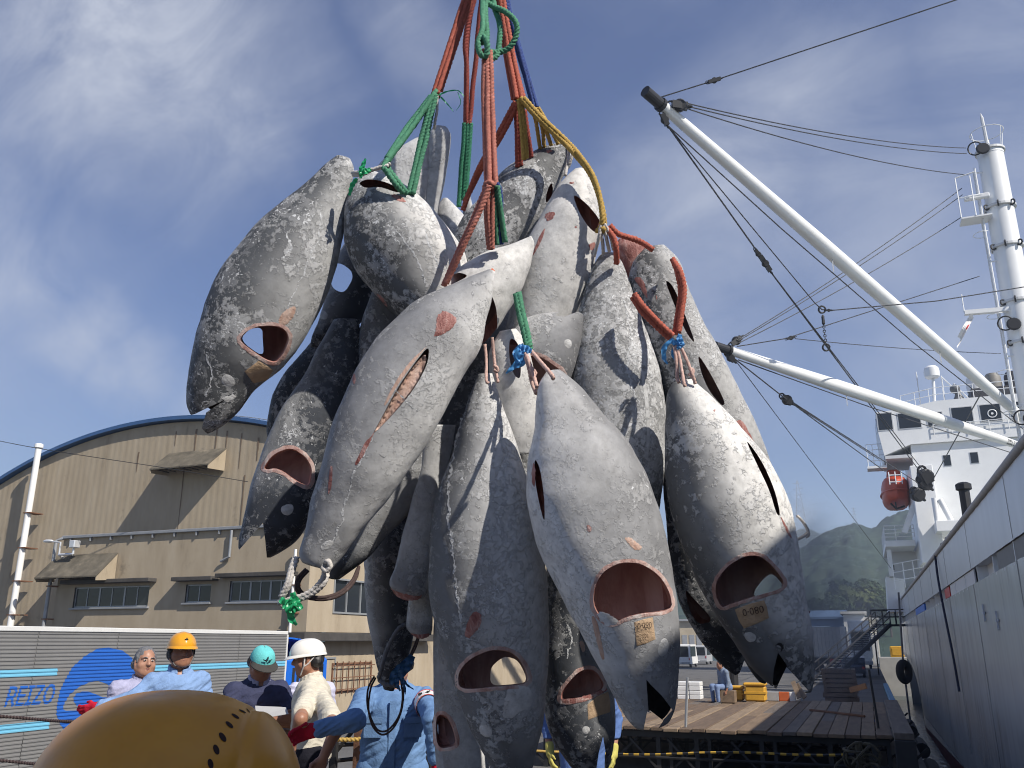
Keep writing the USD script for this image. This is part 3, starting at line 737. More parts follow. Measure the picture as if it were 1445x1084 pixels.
# things on the bridge roof
xd, zd = R(1320, 548)
sd = obj('satellite_dome', MB().lathe([(0, 0), (.45, .02), (.62, .15), (.66, .6), (.6, .95), (.4, 1.15), (0, 1.22)], (R(1317, 530)[0], YS + 1, R(1317, 530)[1]), 20), SHIPW, sh, smooth=35)
obj('dome_post', MB().tube([(R(1319, 563)[0], YS + 1, zroof - .3), (R(1318, 531)[0], YS + 1, R(1317, 530)[1] + .02)], .14, 10), SHIPW, sd)
m_ = MB()
for dx, h in ((-1.2, 3.2), (.8, 2.6), (1.7, 1.8)):
    m_.tube([(R(1318, 540)[0] + dx, YS + 1.4, zroof - .3), (R(1318, 540)[0] + dx, YS + 1.4, zroof + h)], .05, 6)
m_.tube([(R(1318, 540)[0] + .8, YS + 1.4, zroof + 2.5), (R(1318, 540)[0] + 2.6, YS + 1.4, zroof)], .05, 6).tube([(R(1318, 540)[0] + 1.7, YS + 1.4, zroof + 1.7), (R(1318, 540)[0] + 2.9, YS + 1.4, zroof)], .05, 6)
obj('antenna_mast', m_, SHIPW, sh)
xb_, zb_ = R(1349, 545)
obj('radar_ball', MB().ball((xb_, YS + 1, zb_), .42).lathe([(.55, 0), (.2, .8), (.15, 1.1)], (xb_ + .2, YS + 1, zroof), 12), plain('dark_grey_panel', (.1, .105, .11)), sh)
xf, zf = R(1398, 545)
fn = obj('funnel_base', MB().box(xf - 1.2, xf + 3.4, YS + 3, YS + 6, zroof - .2, zroof + 1.6, .1), plain('funnel_dark', (.03, .03, .035), .6), sh)
obj('funnel_band', MB().box(xf - 1.3, xf + 3.5, YS + 2.9, YS + 6.1, zroof - .3, zroof + .45, .05), plain('funnel_red', (.28, .012, .02), .5), fn)
for i_, dx in enumerate((-.6, .9, 2.5)):
    obj('funnel_pipe', MB().lathe([(.7, 0), (.72, .5), (.68, 1.2), (.5, 1.55), (0, 1.6)], (xf + dx, YS + 4.5, zroof + 1.6), 16), (SHIPG, plain('soot_grey', (.2, .19, .17), .6), plain('funnel_dark', (.03, .03, .035)))[i_], fn, smooth=35)
# lower decks at the side of the house
xl, zl = R(1287, 762)
obj('boat_deck_block', MB().box(R(1312, 740)[0], R(1345, 740)[0], YS - 6, YS - .1, R(1320, 750, YS - 6)[1], R(1320, 735, YS - 6)[1], .03), SHIPW, sh)
for pa, pb in (((1318, 703), (1324, 741)), ((1326, 705), (1344, 738))):
    (xa_, za_), (xb_, zb_) = R(*pa, YS - 5), R(*pb, YS - 5)
    obj('crane_strut', MB().tube([(xa_, YS - 5, za_), (xb_, YS - 5, zb_)], .22, 10), SHIPW, sh, smooth=True)
for pa, pb in (((1298, 690), (1306, 752)), ((1290, 712), (1276, 752)), ((1312, 752), (1322, 800)), ((1300, 752), (1312, 785))):
    (xa_, za_), (xb_, zb_) = R(*pa, YS - 3), R(*pb, YS - 3)
    obj('deck_post', MB().beam((xa_, YS - 3, za_), (xb_, YS - 3, zb_), .45, .45), SHIPW, sh)
obj('side_house', MB().box(R(1290, 740)[0], R(1312, 740)[0] + .5, YS - 4, YS + 5, R(1300, 800)[1], R(1300, 668)[1], .05), SHIPW, sh)
z1_ = R(1268, 766)[1]
obj('boat_deck', MB().box(R(1248, 766)[0], R(1290, 766)[0], YS - 2, YS + 9, z1_ - .5, z1_, .03), SHIPW, sh)
railing('boat_deck_rail', [(R(1290, 766)[0], YS - 1.9, z1_), (R(1249, 766)[0], YS - 1.9, z1_), (R(1249, 766)[0], YS + 8.8, z1_)], 10, h=1.25, rails=4)
z2_ = R(1262, 838)[1]
obj('poop_house', MB().poly([(R(1250, 840)[0], YS - 1, 5.0), (R(1250, 815)[0], YS - 1, R(1250, 815)[1]), (R(1275, 815)[0], YS - 1, R(1275, 818)[1]), (R(1275, 840)[0], YS - 1, 5.0)], (0, 4, 0)), SHIPW, sh)
for k_ in range(2):
    xa_, za_ = R(1254, 798 + k_ * 10); xb_, zb_ = R(1262, 806 + k_ * 10)
    obj('open_frame', MB().box(xa_, xb_, YS - 1.05, YS - 1.003, zb_, za_), plain('dark_grey_panel', (.1, .105, .11)), sh)
obj('poop_post', MB().beam((R(1256, 800)[0], YS - 1.2, R(1256, 815)[1]), (R(1254, 780)[0], YS - 1.2, R(1254, 778)[1]), .35, .35), SHIPW, sh)
railing('poop_rail', [(R(1258, 800)[0], YS - 3, z2_ + .2), (R(1300, 800)[0], YS - 3, z2_ + .6)], 4, h=2.0, rails=3)
obj('aft_bulkhead', MB().box(R(1262, 800)[0], R(1300, 800)[0], YS + 3, YS + 3.2, 4.8, z1_ - .5), SHIPG, sh)
for a_, b_ in ((1361, 697), (1352, 762), (1344, 770), (1337, 778)):
    p_ = on(a_, b_, 0, SX + .35)
    obj('mooring_post', MB().lathe([(.16, -1.0), (.16, .1), (.24, .14), (.24, .3), (.14, .36), (0, .36)], p_, 10), BLK, sh)
# the lifeboat under the bridge wing
lx, lz = R(1265, 690)
lbt = thing('lifeboat', 'orange enclosed lifeboat hanging under the ship bridge wing', 'lifeboat')
ORG = plain('lifeboat_orange', (.42, .055, .02), .4, .12, 1.5)
hb = MB()
secs = []
for t in np.linspace(-1, 1, 13):
    w_ = 1.15 * (1 - abs(t) ** 3) ** .5 + .02
    ring = []
    for a_ in np.arange(20) / 20 * 2 * PI:
        c_, s_ = math.cos(a_), math.sin(a_)
        up_ = 1.45 * (1 - .5 * abs(t) ** 3) if s_ > 0 else 1.35 * (1 - .35 * abs(t) ** 2.5)
        ring.append((lx + w_ * np.sign(c_) * abs(c_) ** .6, YS + 3 + 3.6 * t, lz + up_ * np.sign(s_) * abs(s_) ** .75))
    secs.append(ring)
v = np.array(secs).reshape(-1, 3)
i, j = np.meshgrid(np.arange(12), np.arange(20), indexing='ij'); j2 = (j + 1) % 20
hb.add(v, np.stack([i * 20 + j, i * 20 + j2, (i + 1) * 20 + j2, (i + 1) * 20 + j], -1).reshape(-1, 4))
hb.add(np.vstack([v[:20], v[:20].mean(0)]), [[j_, 20, (j_ + 1) % 20] for j_ in range(20)])
obj('boat_hull', hb, ORG, lbt, smooth=50)
obj('rubbing_strip', MB().torus((0, 0, 0), 1, .045, n=28, m=6).arr() and MB().tube([(lx + 1.22 * math.cos(a_), YS + 3 + 3.7 * math.sin(a_), lz - .1) for a_ in np.linspace(0, 2 * PI, 40)], .09, 6), ORG, lbt)
fr_ = MB()
for z_ in (.5, 1.1):
    fr_.tube([(lx - .5, YS - .7, lz + z_), (lx + .5, YS - .7, lz + z_)], .05, 5)
for dx in (-.5, 0, .5):
    fr_.tube([(lx + dx, YS - .7, lz + .3), (lx + dx, YS - .7, lz + 1.4)], .05, 5)
obj('rail_frame', fr_, SHIPW, lbt)
obj('steering_dome', MB().box(lx - .55, lx + .55, YS + 1.5, YS + 4, lz + 1.2, lz + 2.0, .15), ORG, lbt)
obj('skids', MB().tube([(lx - .6, YS + .2, lz - 1.2), (lx - .2, YS + .2, lz - 1.7), (lx + .5, YS + .2, lz - 1.5)], .09, 6).tube([(lx - .2, YS + .2, lz - 1.1), (lx - .2, YS + .2, lz - 1.7)], .06, 6), BLK, lbt)

# ---------------------------------------------------------------- masts, booms, wires
mt = thing('cargo_mast', 'tall white cargo mast with ladder rising from the ship deck', 'mast')
mx, my = 8.95, 48.0
mtop = 28.1
obj('mast_column', MB().lathe([(.72, 0), (.7, 10), (.64, mtop - 4.8 - .3), (.66, mtop - 4.8 - .29), (.66, mtop - 4.8)], (mx, my, 4.8), 28), SHIPW, mt, smooth=35)
obj('mast_cap', MB().lathe([(.665, 0), (.74, 0), (.74, .12), (.66, .12)], (mx, my, mtop - .1), 28).lathe([(0, 0), (.66, 0)], (mx, my, mtop + .004), 28), SHIPG, mt)
for z in (24.6, 22.3, 19.2, 17.0):
    obj('mast_band', MB().lathe([(.70, 0), (.78, .02), (.78, .14), (.70, .16)], (mx, my, z), 24), SHIPG, mt)
    o_ = MB()
    for a_ in (-2.6, -1.8, -.9):
        o_.torus((mx + .8 * math.cos(a_), my + .8 * math.sin(a_), z + .05), .14, .045, (math.sin(a_), -math.cos(a_), 0), 12, 5)
    obj('eye_ring', o_, BLK, mt)
top_ring = MB().torus((mx, my, mtop + 1.15), .82, .025, n=28, m=5)
for a_ in np.arange(6) * PI / 3 + .3:
    top_ring.tube([(mx + .66 * math.cos(a_), my + .66 * math.sin(a_), mtop), (mx + .82 * math.cos(a_), my + .82 * math.sin(a_), mtop + 1.15)], .02, 5)
obj('guard_ring', top_ring, SHIPW, mt)
obj('lightning_rod', MB().tube([(mx - .05, my, mtop), (mx - .1, my, mtop + 2.1), (mx - .12, my, mtop + 2.4)], [.1, .09, .02], 8), SHIPG, mt)
ld = MB()
lx0 = mx - .95
for dy in (-.22, .22):
    ld.tube([(lx0, my + dy - .3, 5), (lx0, my + dy - .3, mtop - 1.1)], .05, 6)
for z in np.arange(5.2, mtop - 1.2, .33):
    ld.tube([(lx0, my - .52, z), (lx0, my - .08, z)], .025, 5)
for z in np.arange(6, mtop - 1.2, 2.6):
    ld.beam((lx0, my - .3, z), (mx - .5, my - .3, z), .06, .06)
obj('ladder', ld, SHIPW, mt)
hp = MB()
for z in (13.5, 15.6, 18.6, 23.2):
    t_ = np.linspace(PI * .35, PI * 1.65, 12)
    hp.tube([(lx0 + .45 * math.cos(a_) - .1, my - .3 + .45 * math.sin(a_), z) for a_ in t_], .02, 5)
obj('ladder_hoop', hp, SHIPW, mt)
pf = MB().box(mx - 2.0, mx - .55, my - .9, my + .1, 24.0, 24.08).box(mx - 1.7, mx - .5, my - .8, my - .5, 25.1, 25.35, .04)
for x in (mx - 2.0, mx - 1.3):
    pf.tube([(x, my - .9, 24.08), (x, my - .9, 26.4)], .035, 5)
pf.tube([(mx - 2.0, my - .9, 26.4), (mx - 1.0, my - .9, 26.6)], .035, 5).tube([(mx - 2.0, my - .9, 25.2), (mx - .9, my - .9, 25.2)], .03, 5)
obj('mast_platform', pf, SHIPW, mt)
ya_ = on(1370, 440, 1, my - .5)
obj('signal_yard', MB().beam((ya_[0] - .3, my - .5, on(1376, 440, 1, my - .5)[2]), (mx - .5, my - .5, on(1410, 441, 1, my - .5)[2] + .1), .3, .22).tube([(ya_[0] - .3, my - .5, ya_[2]), (ya_[0] - .3, my - .5, ya_[2] + 1.0)], .03, 5), SHIPW, mt)
for z in (17.9, 27.9, 13.0):
    bk = MB().lathe([(0, -.1), (.28, -.1), (.34, 0), (.28, .1), (0, .1)], (mx - .45, my - .85, z), 14, (0, 1, 0)).torus((mx - .8, my - .8, z + .1), .35, .04, (0, 1, .3), 16, 5)
    obj('mast_block', bk, BLK, mt)

fl = on(1371, 442, 1, my - .6)
fa = thing('flag', 'small white flag with red disc hanging from the mast yard', 'flag')
fu, fv = np.meshgrid(np.linspace(0, 1, 14), np.linspace(0, 1, 10))
P_ = np.stack([fl[0] - .05 - fu * .75 + .12 * np.sin(fv * 5), my - .6 + .13 * np.sin(fu * 7 + fv * 3), fl[2] - fv * .65 - fu * 1.15], -1)
i, j = np.meshgrid(np.arange(9), np.arange(13), indexing='ij')
ff = np.stack([i * 14 + j, i * 14 + j + 1, (i + 1) * 14 + j + 1, (i + 1) * 14 + j], -1).reshape(-1, 4)
ctr = (np.abs(np.hypot((j + .5) / 13 - .5, ((i + .5) / 9 - .5) * .75)).ravel() < .21)
obj('cloth', MB().add(P_.reshape(-1, 3), ff[~ctr]), plain('flag_white', (.72, .7, .67), .8, .06), fa)
obj('disc', MB().add(P_.reshape(-1, 3), ff[ctr]), plain('flag_red', (.5, .02, .03), .8, .06), fa)

def boom(label, a, b, r, black=None):
    a, b = np.asarray(a), np.asarray(b)
    o = thing('derrick_boom', label, 'boom')
    n_ = 24
    t = np.linspace(0, 1, n_)
    rad = r * (0.62 + 0.38 * np.minimum(1, np.minimum(t, 1 - t) * 3.2))
    obj('spar', MB().tube(a + (b - a) * t[:, None], rad, 20), SHIPW, o, smooth=35)
    u = unit(b - a)
    obj('black_tip', MB().tube([a - u * .9, a + u * .004], r * .64, 16).tube([a - u * .15, a - u * .02], r * .8, 16), BLK, o)
    L = np.linalg.norm(b - a)
    for s in (.33, .62, .95):
        p = a + u * L * s
        obj('eye_plate', MB().beam(p + [0, 0, -.05], p + [0, 0, -.85], .04, .04), SHIPG, o)
    ft = MB()
    side_ = unit(np.cross(u, fwd)); nrm_ = unit(np.cross(side_, u))
    for s, txt in ((.90, 'SWL 3T-25'), (.955, 'SWL 5T-16')):
        for row in (0, 1):
            tm_ = meshkit.text_mesh((txt, 'MIN.ANG 15')[row], .17, .004)
            q_ = tm_.vertices.copy()
            p = a + u * L * s
            if row == 1 and s > .93:
                continue
            w_ = p - nrm_ * (r * .98) * (1 if nrm_ @ fwd > 0 else -1)
            sd_ = side_ * (1 if side_[2] > 0 else -1)
            yo = (q_[:, 1] + .03 - row * .26)
            ang_ = yo / r
            out_ = -nrm_ * (1 if nrm_ @ fwd > 0 else -1)
            rr_ = r * (0.62 + .38 * min(1, (1 - s) * 3.2)) + .006 + q_[:, 2]
            V = p + u * q_[:, :1] + out_ * (rr_ * np.cos(ang_))[:, None] + sd_ * (rr_ * np.sin(ang_))[:, None]
            ft.add(V, tm_.faces)
    obj('lettering', ft, BLK, o)
    return a, b, u

B1a, B1b, u1 = boom('long white derrick boom with black tip high above the quay', at(935, 150, 29), at(1472, 615, 47), .30)
B2a, B2b, u2 = boom('white derrick boom pointing left, lower of the two, across the ship bridge', at(1030, 495, 38), at(1450, 633, 49), .31)

def shackle(pts, w):
    """a chunky block: cheeks, sheave and two rings along a line"""
    p, q = np.asarray(pts[0], float), np.asarray(pts[1], float)
    u = unit(q - p); c = (p + q) / 2; L = np.linalg.norm(q - p)
    s = unit(np.cross(u, fwd))
    m_ = MB().lathe([(0, -w * .5), (w * .8, -w * .5), (w, -w * .3), (w, w * .3), (w * .8, w * .5), (0, w * .5)], c, 14, fwd)
    m_.obox(c, u, s, fwd, L * .36, w * .55, w * .62)
    m_.torus(p + u * L * .08, w * .5, w * .16, fwd, 12, 5).torus(q - u * L * .08, w * .5, w * .16, s, 12, 5)
    return m_

def wire(label, pts, r=.02, sag=0.0, blocks=(), n=24):
    o = thing('rigging_wire', label, 'cable')
    p = np.array(pts, float)
    if len(p) == 2 and sag:
        t = np.linspace(0, 1, n)
        p = p[0] + (p[1] - p[0]) * t[:, None]; p[:, 2] -= sag * 4 * t * (1 - t)
    obj('wire', MB().tube(p, r, 6), WIRE, o)
    for bl in blocks:
        obj('block', shackle(*bl), BLK, o)
    return o
tipT = at(930, 138, 29)
wire('black guy wire with turnbuckle running up and right from the high boom tip', [tipT, at(1010, 113, 28.8), at(1340, 3, 27.5), at(1500, -50, 27)], .022, blocks=(((at(996, 117, 28.8), at(1020, 110, 28.8)), .1),))
blk1 = (at(944, 147, 29), at(974, 151, 29.3))
wire('topmost wire from the high boom tip to the mast top', [at(970, 146, 29.2), at(1363, 209, 47.5)], .022, .35, ((blk1, .22),))
wire('second wire just below the topmost one between boom tip and mast top', [at(970, 150, 29.2), at(1364, 217, 47.5)], .022, .35)
wire('third and lowest wire from the high boom tip to the mast head', [at(968, 153, 29.2), at(1366, 247, 47.4)], .022, .4)
dn = at(942, 177, 29)
fitA, fitB = at(1070, 357, 31.5), at(1090, 387, 31.8)
wire('heavy falling wire with black hook fitting, from the boom tip to the deck block', [at(930, 160, 29), dn, fitA, fitB, at(1300, 668, 60)], .03, blocks=(((at(933, 158, 29), at(943, 180, 29)), .14), ((fitA, fitB), .13), ((at(1064, 350, 31.4), at(1076, 367, 31.6)), .1)))
wire('thin twin of the heavy falling wire, running close beside it to the deck block', [fitB, at(1304, 666, 60)], .028)
ringp = at(1160, 437, 33)
wire('wire from the boom tip down to the iron ring', [dn, at(1150, 428, 32.8), ringp], .022)
wire('dark wire from the iron ring to the right edge', [ringp, at(1175, 438, 33), at(1321, 425, 34), at(1445, 405, 35), at(1500, 396, 35)], .022, blocks=(((at(1163, 438, 33), at(1176, 438, 33)), .06),))
wire('wire under the high boom from its tip to the ship rail', [dn, at(1103, 323, 31), at(1287, 482, 38), at(1381, 556, 42), at(1448, 609, 46)], .024)
ch_ = thing('hook_chain', 'iron ring with hanging chain and hook below it', 'chain')
obj('ring', MB().torus(ringp, .13, .035, fwd, 18, 6), BLK, ch_)
zc = ringp.copy(); zc = zc - [0, 0, .2]
obj('swivel', MB().lathe([(.03, 0), (.06, .05), (.06, .32), (.03, .4)], zc - [0, 0, .42], 10), BLK, ch_)
lk = MB()
for i_ in range(8):
    lk.torus(zc - [0, 0, .5 + i_ * .09], .05, .016, (1, 0, 0) if i_ % 2 else fwd, 10, 5)
obj('chain', lk, BLK, ch_)
obj('hook', MB().torus(zc - [0, 0, 1.32], .13, .035, fwd, 16, 6), BLK, ch_)
hkp = zc - [0, 0, 1.4]
clus = thing('pulley_block', 'black cluster of pulley blocks where the falling wires meet', 'pulley')
for a_, b_, w_ in (((1300, 662), (1312, 684), .62), ((1296, 676), (1314, 690), .5), ((1288, 692), (1302, 704), .55)):
    obj('sheave', shackle((at(*a_, 66), at(*b_, 66)), w_), BLK, clus)
wire('short dark wire slanting from the pulley cluster up to the rail of the high boom', [at(1316, 678, 66), at(1384, 556, 43)], .035)
wire('upper wire from the lower boom tip to the mast platform', [at(1040, 480, 38), at(1357, 266, 47.5)], .024, .2, ((( at(1030, 488, 38), at(1048, 474, 38.3)), .2),))
wire('middle wire from the lower boom tip to the mast platform', [at(1042, 481, 38), at(1358, 275, 47.5)], .024, .2)
wire('lowest of three wires from the lower boom tip to the mast platform', [at(1043, 484, 38), at(1356, 307, 47.5)], .024, .2)
wire('wire with fitting from the lower boom tip to the foot of the signal yard', [at(1040, 489, 38), at(1108, 478, 38.5), at(1382, 390, 47)], .024, blocks=(((at(1108, 479, 38.5), at(1124, 475, 38.7)), .1),))
wire('nearly level thin wire from the fitting to the mast', [at(1122, 478, 38.7), at(1412, 499, 47)], .018, .1)
b2t = at(1035, 505, 38)
wire('wire with heavy block slanting from the lower boom tip to the lifeboat', [b2t, at(1105, 560, 40), at(1120, 571, 41), at(1247, 664, 62)], .03, blocks=(((at(1102, 558, 40.2), at(1119, 571, 40.8)), .24), ((at(1024, 498, 38), at(1038, 512, 38)), .18)))
wire('middle of the wires from the heavy block to the ship side', [at(1119, 570, 41), at(1240, 648, 60)], .03)
wire('longest of the wires from the heavy block, to the pulley cluster', [at(1119, 568, 41), at(1296, 682, 66)], .03)
wire('thin stay from the lower boom tip down to the hillside', [b2t, at(1207, 735, 62), at(1262, 808, 74)], .02)
wire('wire under the lower boom from its tip to the ship rail', [at(1042, 508, 38), at(1229, 575, 46), at(1427, 639, 54)], .026)
obj('hanging_rope', MB().tube(smooth_path([(SX - .04, 40, 6.1), (SX - .1, 39.4, 5.0), (SX - .12, 38.2, 3.5), (SX - .12, 37.2, 2.2), (SX - .12, 36.6, .9)], 40), .045, 7), plain('dark_blue_rope', (.02, .025, .05), .8, .3, 30), label='dark blue rope hanging down the white ship side', cat='rope')

# ================================================================ THE HANGING CATCH
def skin_mat(name, light, dark, frost, pink=0.3, crust=0.5, seed=0.0, fscale=1.0, split=0.5):
    """frozen skin: dark back to pale belly along the mesh's own dorsal value, with frost crust, flaked edges and raw blotches"""
    L, D = np.array(light, float), np.array(dark, float)
    th = 0.965 - frost * .12
    return usdkit.material(stage, '/World/Looks/' + name, {
        'geo': ('geometry', {}), 'off': ('mapping', {'location': (seed * 3.1, seed * 1.7, seed * 2.3)}),
        'at': ('attribute', {'attribute': 'dorsal'}),
        'nl': ('noise_texture', {'scale': 6.0, 'detail': 5.0, 'roughness': 0.6}),
        'nm': ('noise_texture', {'scale': 30.0, 'detail': 8.0, 'roughness': 0.7}),
        'd1': ('math', {'math_type': 'multiply_add', 'value2': 0.45, 'value3': -0.225}), 'd2': ('math', {'math_type': 'add'}),
        'd3': ('math', {'math_type': 'multiply_add', 'value2': 0.34}), 'd4': ('math', {'math_type': 'subtract', 'value2': 0.17}),
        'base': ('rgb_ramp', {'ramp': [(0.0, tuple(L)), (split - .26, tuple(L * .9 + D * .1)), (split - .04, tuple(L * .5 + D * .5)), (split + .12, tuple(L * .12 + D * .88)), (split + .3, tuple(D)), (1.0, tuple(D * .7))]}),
        # frost crust: ragged islands with bright raised rims
        'fd': ('noise_texture', {'scale': 55.0 * fscale, 'detail': 4.0}), 'fw': ('vector_math', {'math_type': 'multiply_add', 'vector2': (0.02, 0.02, 0.02)}),
        'fn': ('noise_texture', {'scale': 34.0 * fscale, 'detail': 8.0, 'roughness': 0.66}),
        'fn2': ('noise_texture', {'scale': 6.0, 'detail': 3.0, 'roughness': 0.5}),
        'fs': ('math', {'math_type': 'multiply_add', 'value2': 0.65}),
        'fa': ('map_range', {'range_type': 'smoothstep', 'from_min': th - .03, 'from_max': th + .05, 'to_min': 0.0, 'to_max': 1.0, 'clamp': True}),
        'e1': ('math', {'math_type': 'subtract', 'value2': th}), 'e2': ('math', {'math_type': 'absolute'}),
        'e3': ('map_range', {'range_type': 'smoothstep', 'from_min': 0.0, 'from_max': 0.014, 'to_min': 0.75, 'to_max': 0.0, 'clamp': True}),
        'en': ('map_range', {'range_type': 'smoothstep', 'from_min': 0.46, 'from_max': 0.6, 'to_min': 0.0, 'to_max': 1.0, 'clamp': True}),
        'e4': ('math', {'math_type': 'multiply'}),
        'cr0': ('math', {'math_type': 'multiply', 'value2': crust}), 'dn': ('noise_texture', {'scale': 3.3, 'detail': 4.0, 'roughness': 0.55}),
        'dm': ('map_range', {'range_type': 'smoothstep', 'from_min': 0.40 - .06 * frost, 'from_max': 0.66 - .06 * frost, 'to_min': 0.28, 'to_max': 1.15, 'clamp': True}), 'cr': ('math', {'math_type': 'multiply'}), 'e5': ('math', {'math_type': 'multiply'}),
        'm1': ('mix_color', {'b': (0.64, 0.64, 0.64)}), 'm2': ('mix_color', {'b': (0.74, 0.75, 0.76)}),
        # white flakes in clusters
        'vs': ('noise_texture', {'scale': 62.0, 'detail': 7.0, 'roughness': 0.68, 'distortion': 1.2}),
        'vc': ('math', {'math_type': 'multiply_add', 'value2': 0.5}),
        'v1': ('map_range', {'range_type': 'smoothstep', 'from_min': 0.96 - frost * .12, 'from_max': 1.0 - frost * .12, 'to_min': 0.0, 'to_max': 0.85, 'clamp': True}), 'm3': ('mix_color', {'b': (0.72, 0.73, 0.74)}),
        # raw pink
        'pn': ('noise_texture', {'scale': 5.5, 'detail': 6.0, 'roughness': 0.7}),
        'p1': ('map_range', {'range_type': 'smoothstep', 'from_min': 0.72 - pink * .1, 'from_max': 0.86 - pink * .1, 'to_min': 0.0, 'to_max': 0.6, 'clamp': True}), 'm4': ('mix_color', {'b': (0.3, 0.13, 0.11)}),
        'tone': ('map_range', {'from_min': 0.25, 'from_max': 0.75, 'to_min': 0.66, 'to_max': 1.34, 'clamp': True}), 'm0': ('mix_color', {'blend_type': 'multiply', 'fac': 1.0}), 'tc': ('combine_xyz', {}),
        # relief
        'h1': ('math', {'math_type': 'multiply_add', 'value2': 0.5}), 'h2': ('math', {'math_type': 'multiply_add', 'value2': 0.25}), 'h3': ('math', {'math_type': 'multiply_add', 'value2': 0.8}),
        'bp': ('bump', {'strength': 0.8, 'distance': 0.008}),
        'p': ('principled_bsdf', {'roughness': 0.58, 'specular_ior_level': 0.34, 'diffuse_roughness': 0.15}),
    }, [('geo.position', 'off.vector'), ('off.vector', 'nl.vector'), ('off.vector', 'nm.vector'), ('nl.fac', 'd1.value1'), ('d1.value', 'd2.value1'), ('at.fac', 'd2.value2'),
        ('nm.fac', 'd3.value1'), ('d2.value', 'd3.value3'), ('d3.value', 'd4.value1'), ('d4.value', 'base.fac'),
        ('off.vector', 'fd.vector'), ('fd.color', 'fw.vector1'), ('off.vector', 'fw.vector3'), ('fw.vector', 'fn.vector'), ('off.vector', 'fn2.vector'),
        ('fn2.fac', 'fs.value1'), ('fn.fac', 'fs.value3'), ('fs.value', 'fa.value'), ('fs.value', 'e1.value1'), ('e1.value', 'e2.value1'), ('e2.value', 'e3.value'), ('nm.fac', 'en.value'),
        ('e3.result', 'e4.value1'), ('en.result', 'e4.value2'), ('fa.result', 'cr0.value1'), ('cr0.value', 'cr.value1'), ('dm.result', 'cr.value2'), ('off.vector', 'dn.vector'), ('dn.fac', 'dm.value'), ('e4.value', 'e5.value1'), ('dm.result', 'e5.value2'),
        ('nm.fac', 'tone.value'), ('tone.result', 'tc.x'), ('tone.result', 'tc.y'), ('tone.result', 'tc.z'), ('base.color', 'm0.a'), ('tc.vector', 'm0.b'),
        ('m0.result', 'm1.a'), ('cr.value', 'm1.fac'), ('m1.result', 'm2.a'), ('e5.value', 'm2.fac'),
        ('off.vector', 'vs.vector'), ('nl.fac', 'vc.value1'), ('vs.fac', 'vc.value3'), ('vc.value', 'v1.value'), ('v1.result', 'm3.fac'), ('m2.result', 'm3.a'),
        ('off.vector', 'pn.vector'), ('pn.fac', 'p1.value'), ('p1.result', 'm4.fac'), ('m3.result', 'm4.a'), ('m4.result', 'p.base_color'),
        ('e5.value', 'h1.value1'), ('cr.value', 'h1.value3'), ('nm.fac', 'h2.value1'), ('h1.value', 'h2.value3'), ('v1.result', 'h3.value1'), ('h2.value', 'h3.value3'),
        ('h3.value', 'bp.height'), ('bp.normal', 'p.normal')], surface='p.BSDF')


def flesh(name, a, b, c, rough=0.5, scale=16.0):
    return usdkit.material(stage, '/World/Looks/' + name, {
        'geo': ('geometry', {}), 'mp': ('mapping', {'scale': (1, 1, .35)}), 'n': ('noise_texture', {'scale': scale, 'detail': 7.0, 'roughness': 0.65, 'distortion': 0.6}),
        'n2': ('noise_texture', {'scale': scale * 6, 'detail': 4.0}), 'r': ('rgb_ramp', {'ramp': [(0.3, a), (0.5, b), (0.72, c)]}),
        'b': ('bump', {'strength': 0.8, 'distance': 0.008}), 's': ('math', {'math_type': 'multiply_add', 'value2': 0.4}), 'p': ('principled_bsdf', {'roughness': rough, 'specular_ior_level': 0.4})},
        [('geo.position', 'mp.vector'), ('mp.vector', 'n.vector'), ('geo.position', 'n2.vector'), ('n.fac', 'r.fac'), ('r.color', 'p.base_color'), ('n2.fac', 's.value1'), ('n.fac', 's.value3'), ('s.value', 'b.height'), ('b.normal', 'p.normal')], surface='p.BSDF')

RIM = flesh('raw_rim', (0.22, 0.085, 0.07), (0.4, 0.2, 0.165), (0.58, 0.42, 0.37))
LIP = flesh('gill_lip', (0.3, 0.14, 0.12), (0.5, 0.34, 0.3), (0.6, 0.55, 0.52), scale=22.0)
GUT = flesh('gut_cavity', (0.4, 0.23, 0.21), (0.58, 0.39, 0.365), (0.68, 0.54, 0.51), scale=9.0)
MEAT = flesh('raw_meat', (0.17, 0.05, 0.042), (0.33, 0.14, 0.12), (0.52, 0.36, 0.33), scale=42.0)
PALEFLESH = flesh('pale_flesh', (0.4, 0.22, 0.16), (0.5, 0.34, 0.27), (0.58, 0.46, 0.4), scale=20.0)
MOUTHM = flesh('mouth_shade', (0.012, 0.012, 0.015), (0.03, 0.028, 0.03), (0.07, 0.065, 0.065), scale=20.0)  # near black: shadow inside the open jaws painted into the colour
EYE = plain('frozen_eye', (0.5, 0.5, 0.495), 0.4, 0.25, 55.0, .3, 90)
TAGM = plain('tan_paper', (0.46, 0.32, 0.2), 0.75, 0.16, 30.0, 0.3, 90, dirt=((0.3, 0.27, 0.25), 0.6, 40.0))
INK = plain('brown_ink', (0.05, 0.025, 0.018), 0.7, 0.3, 60.0)
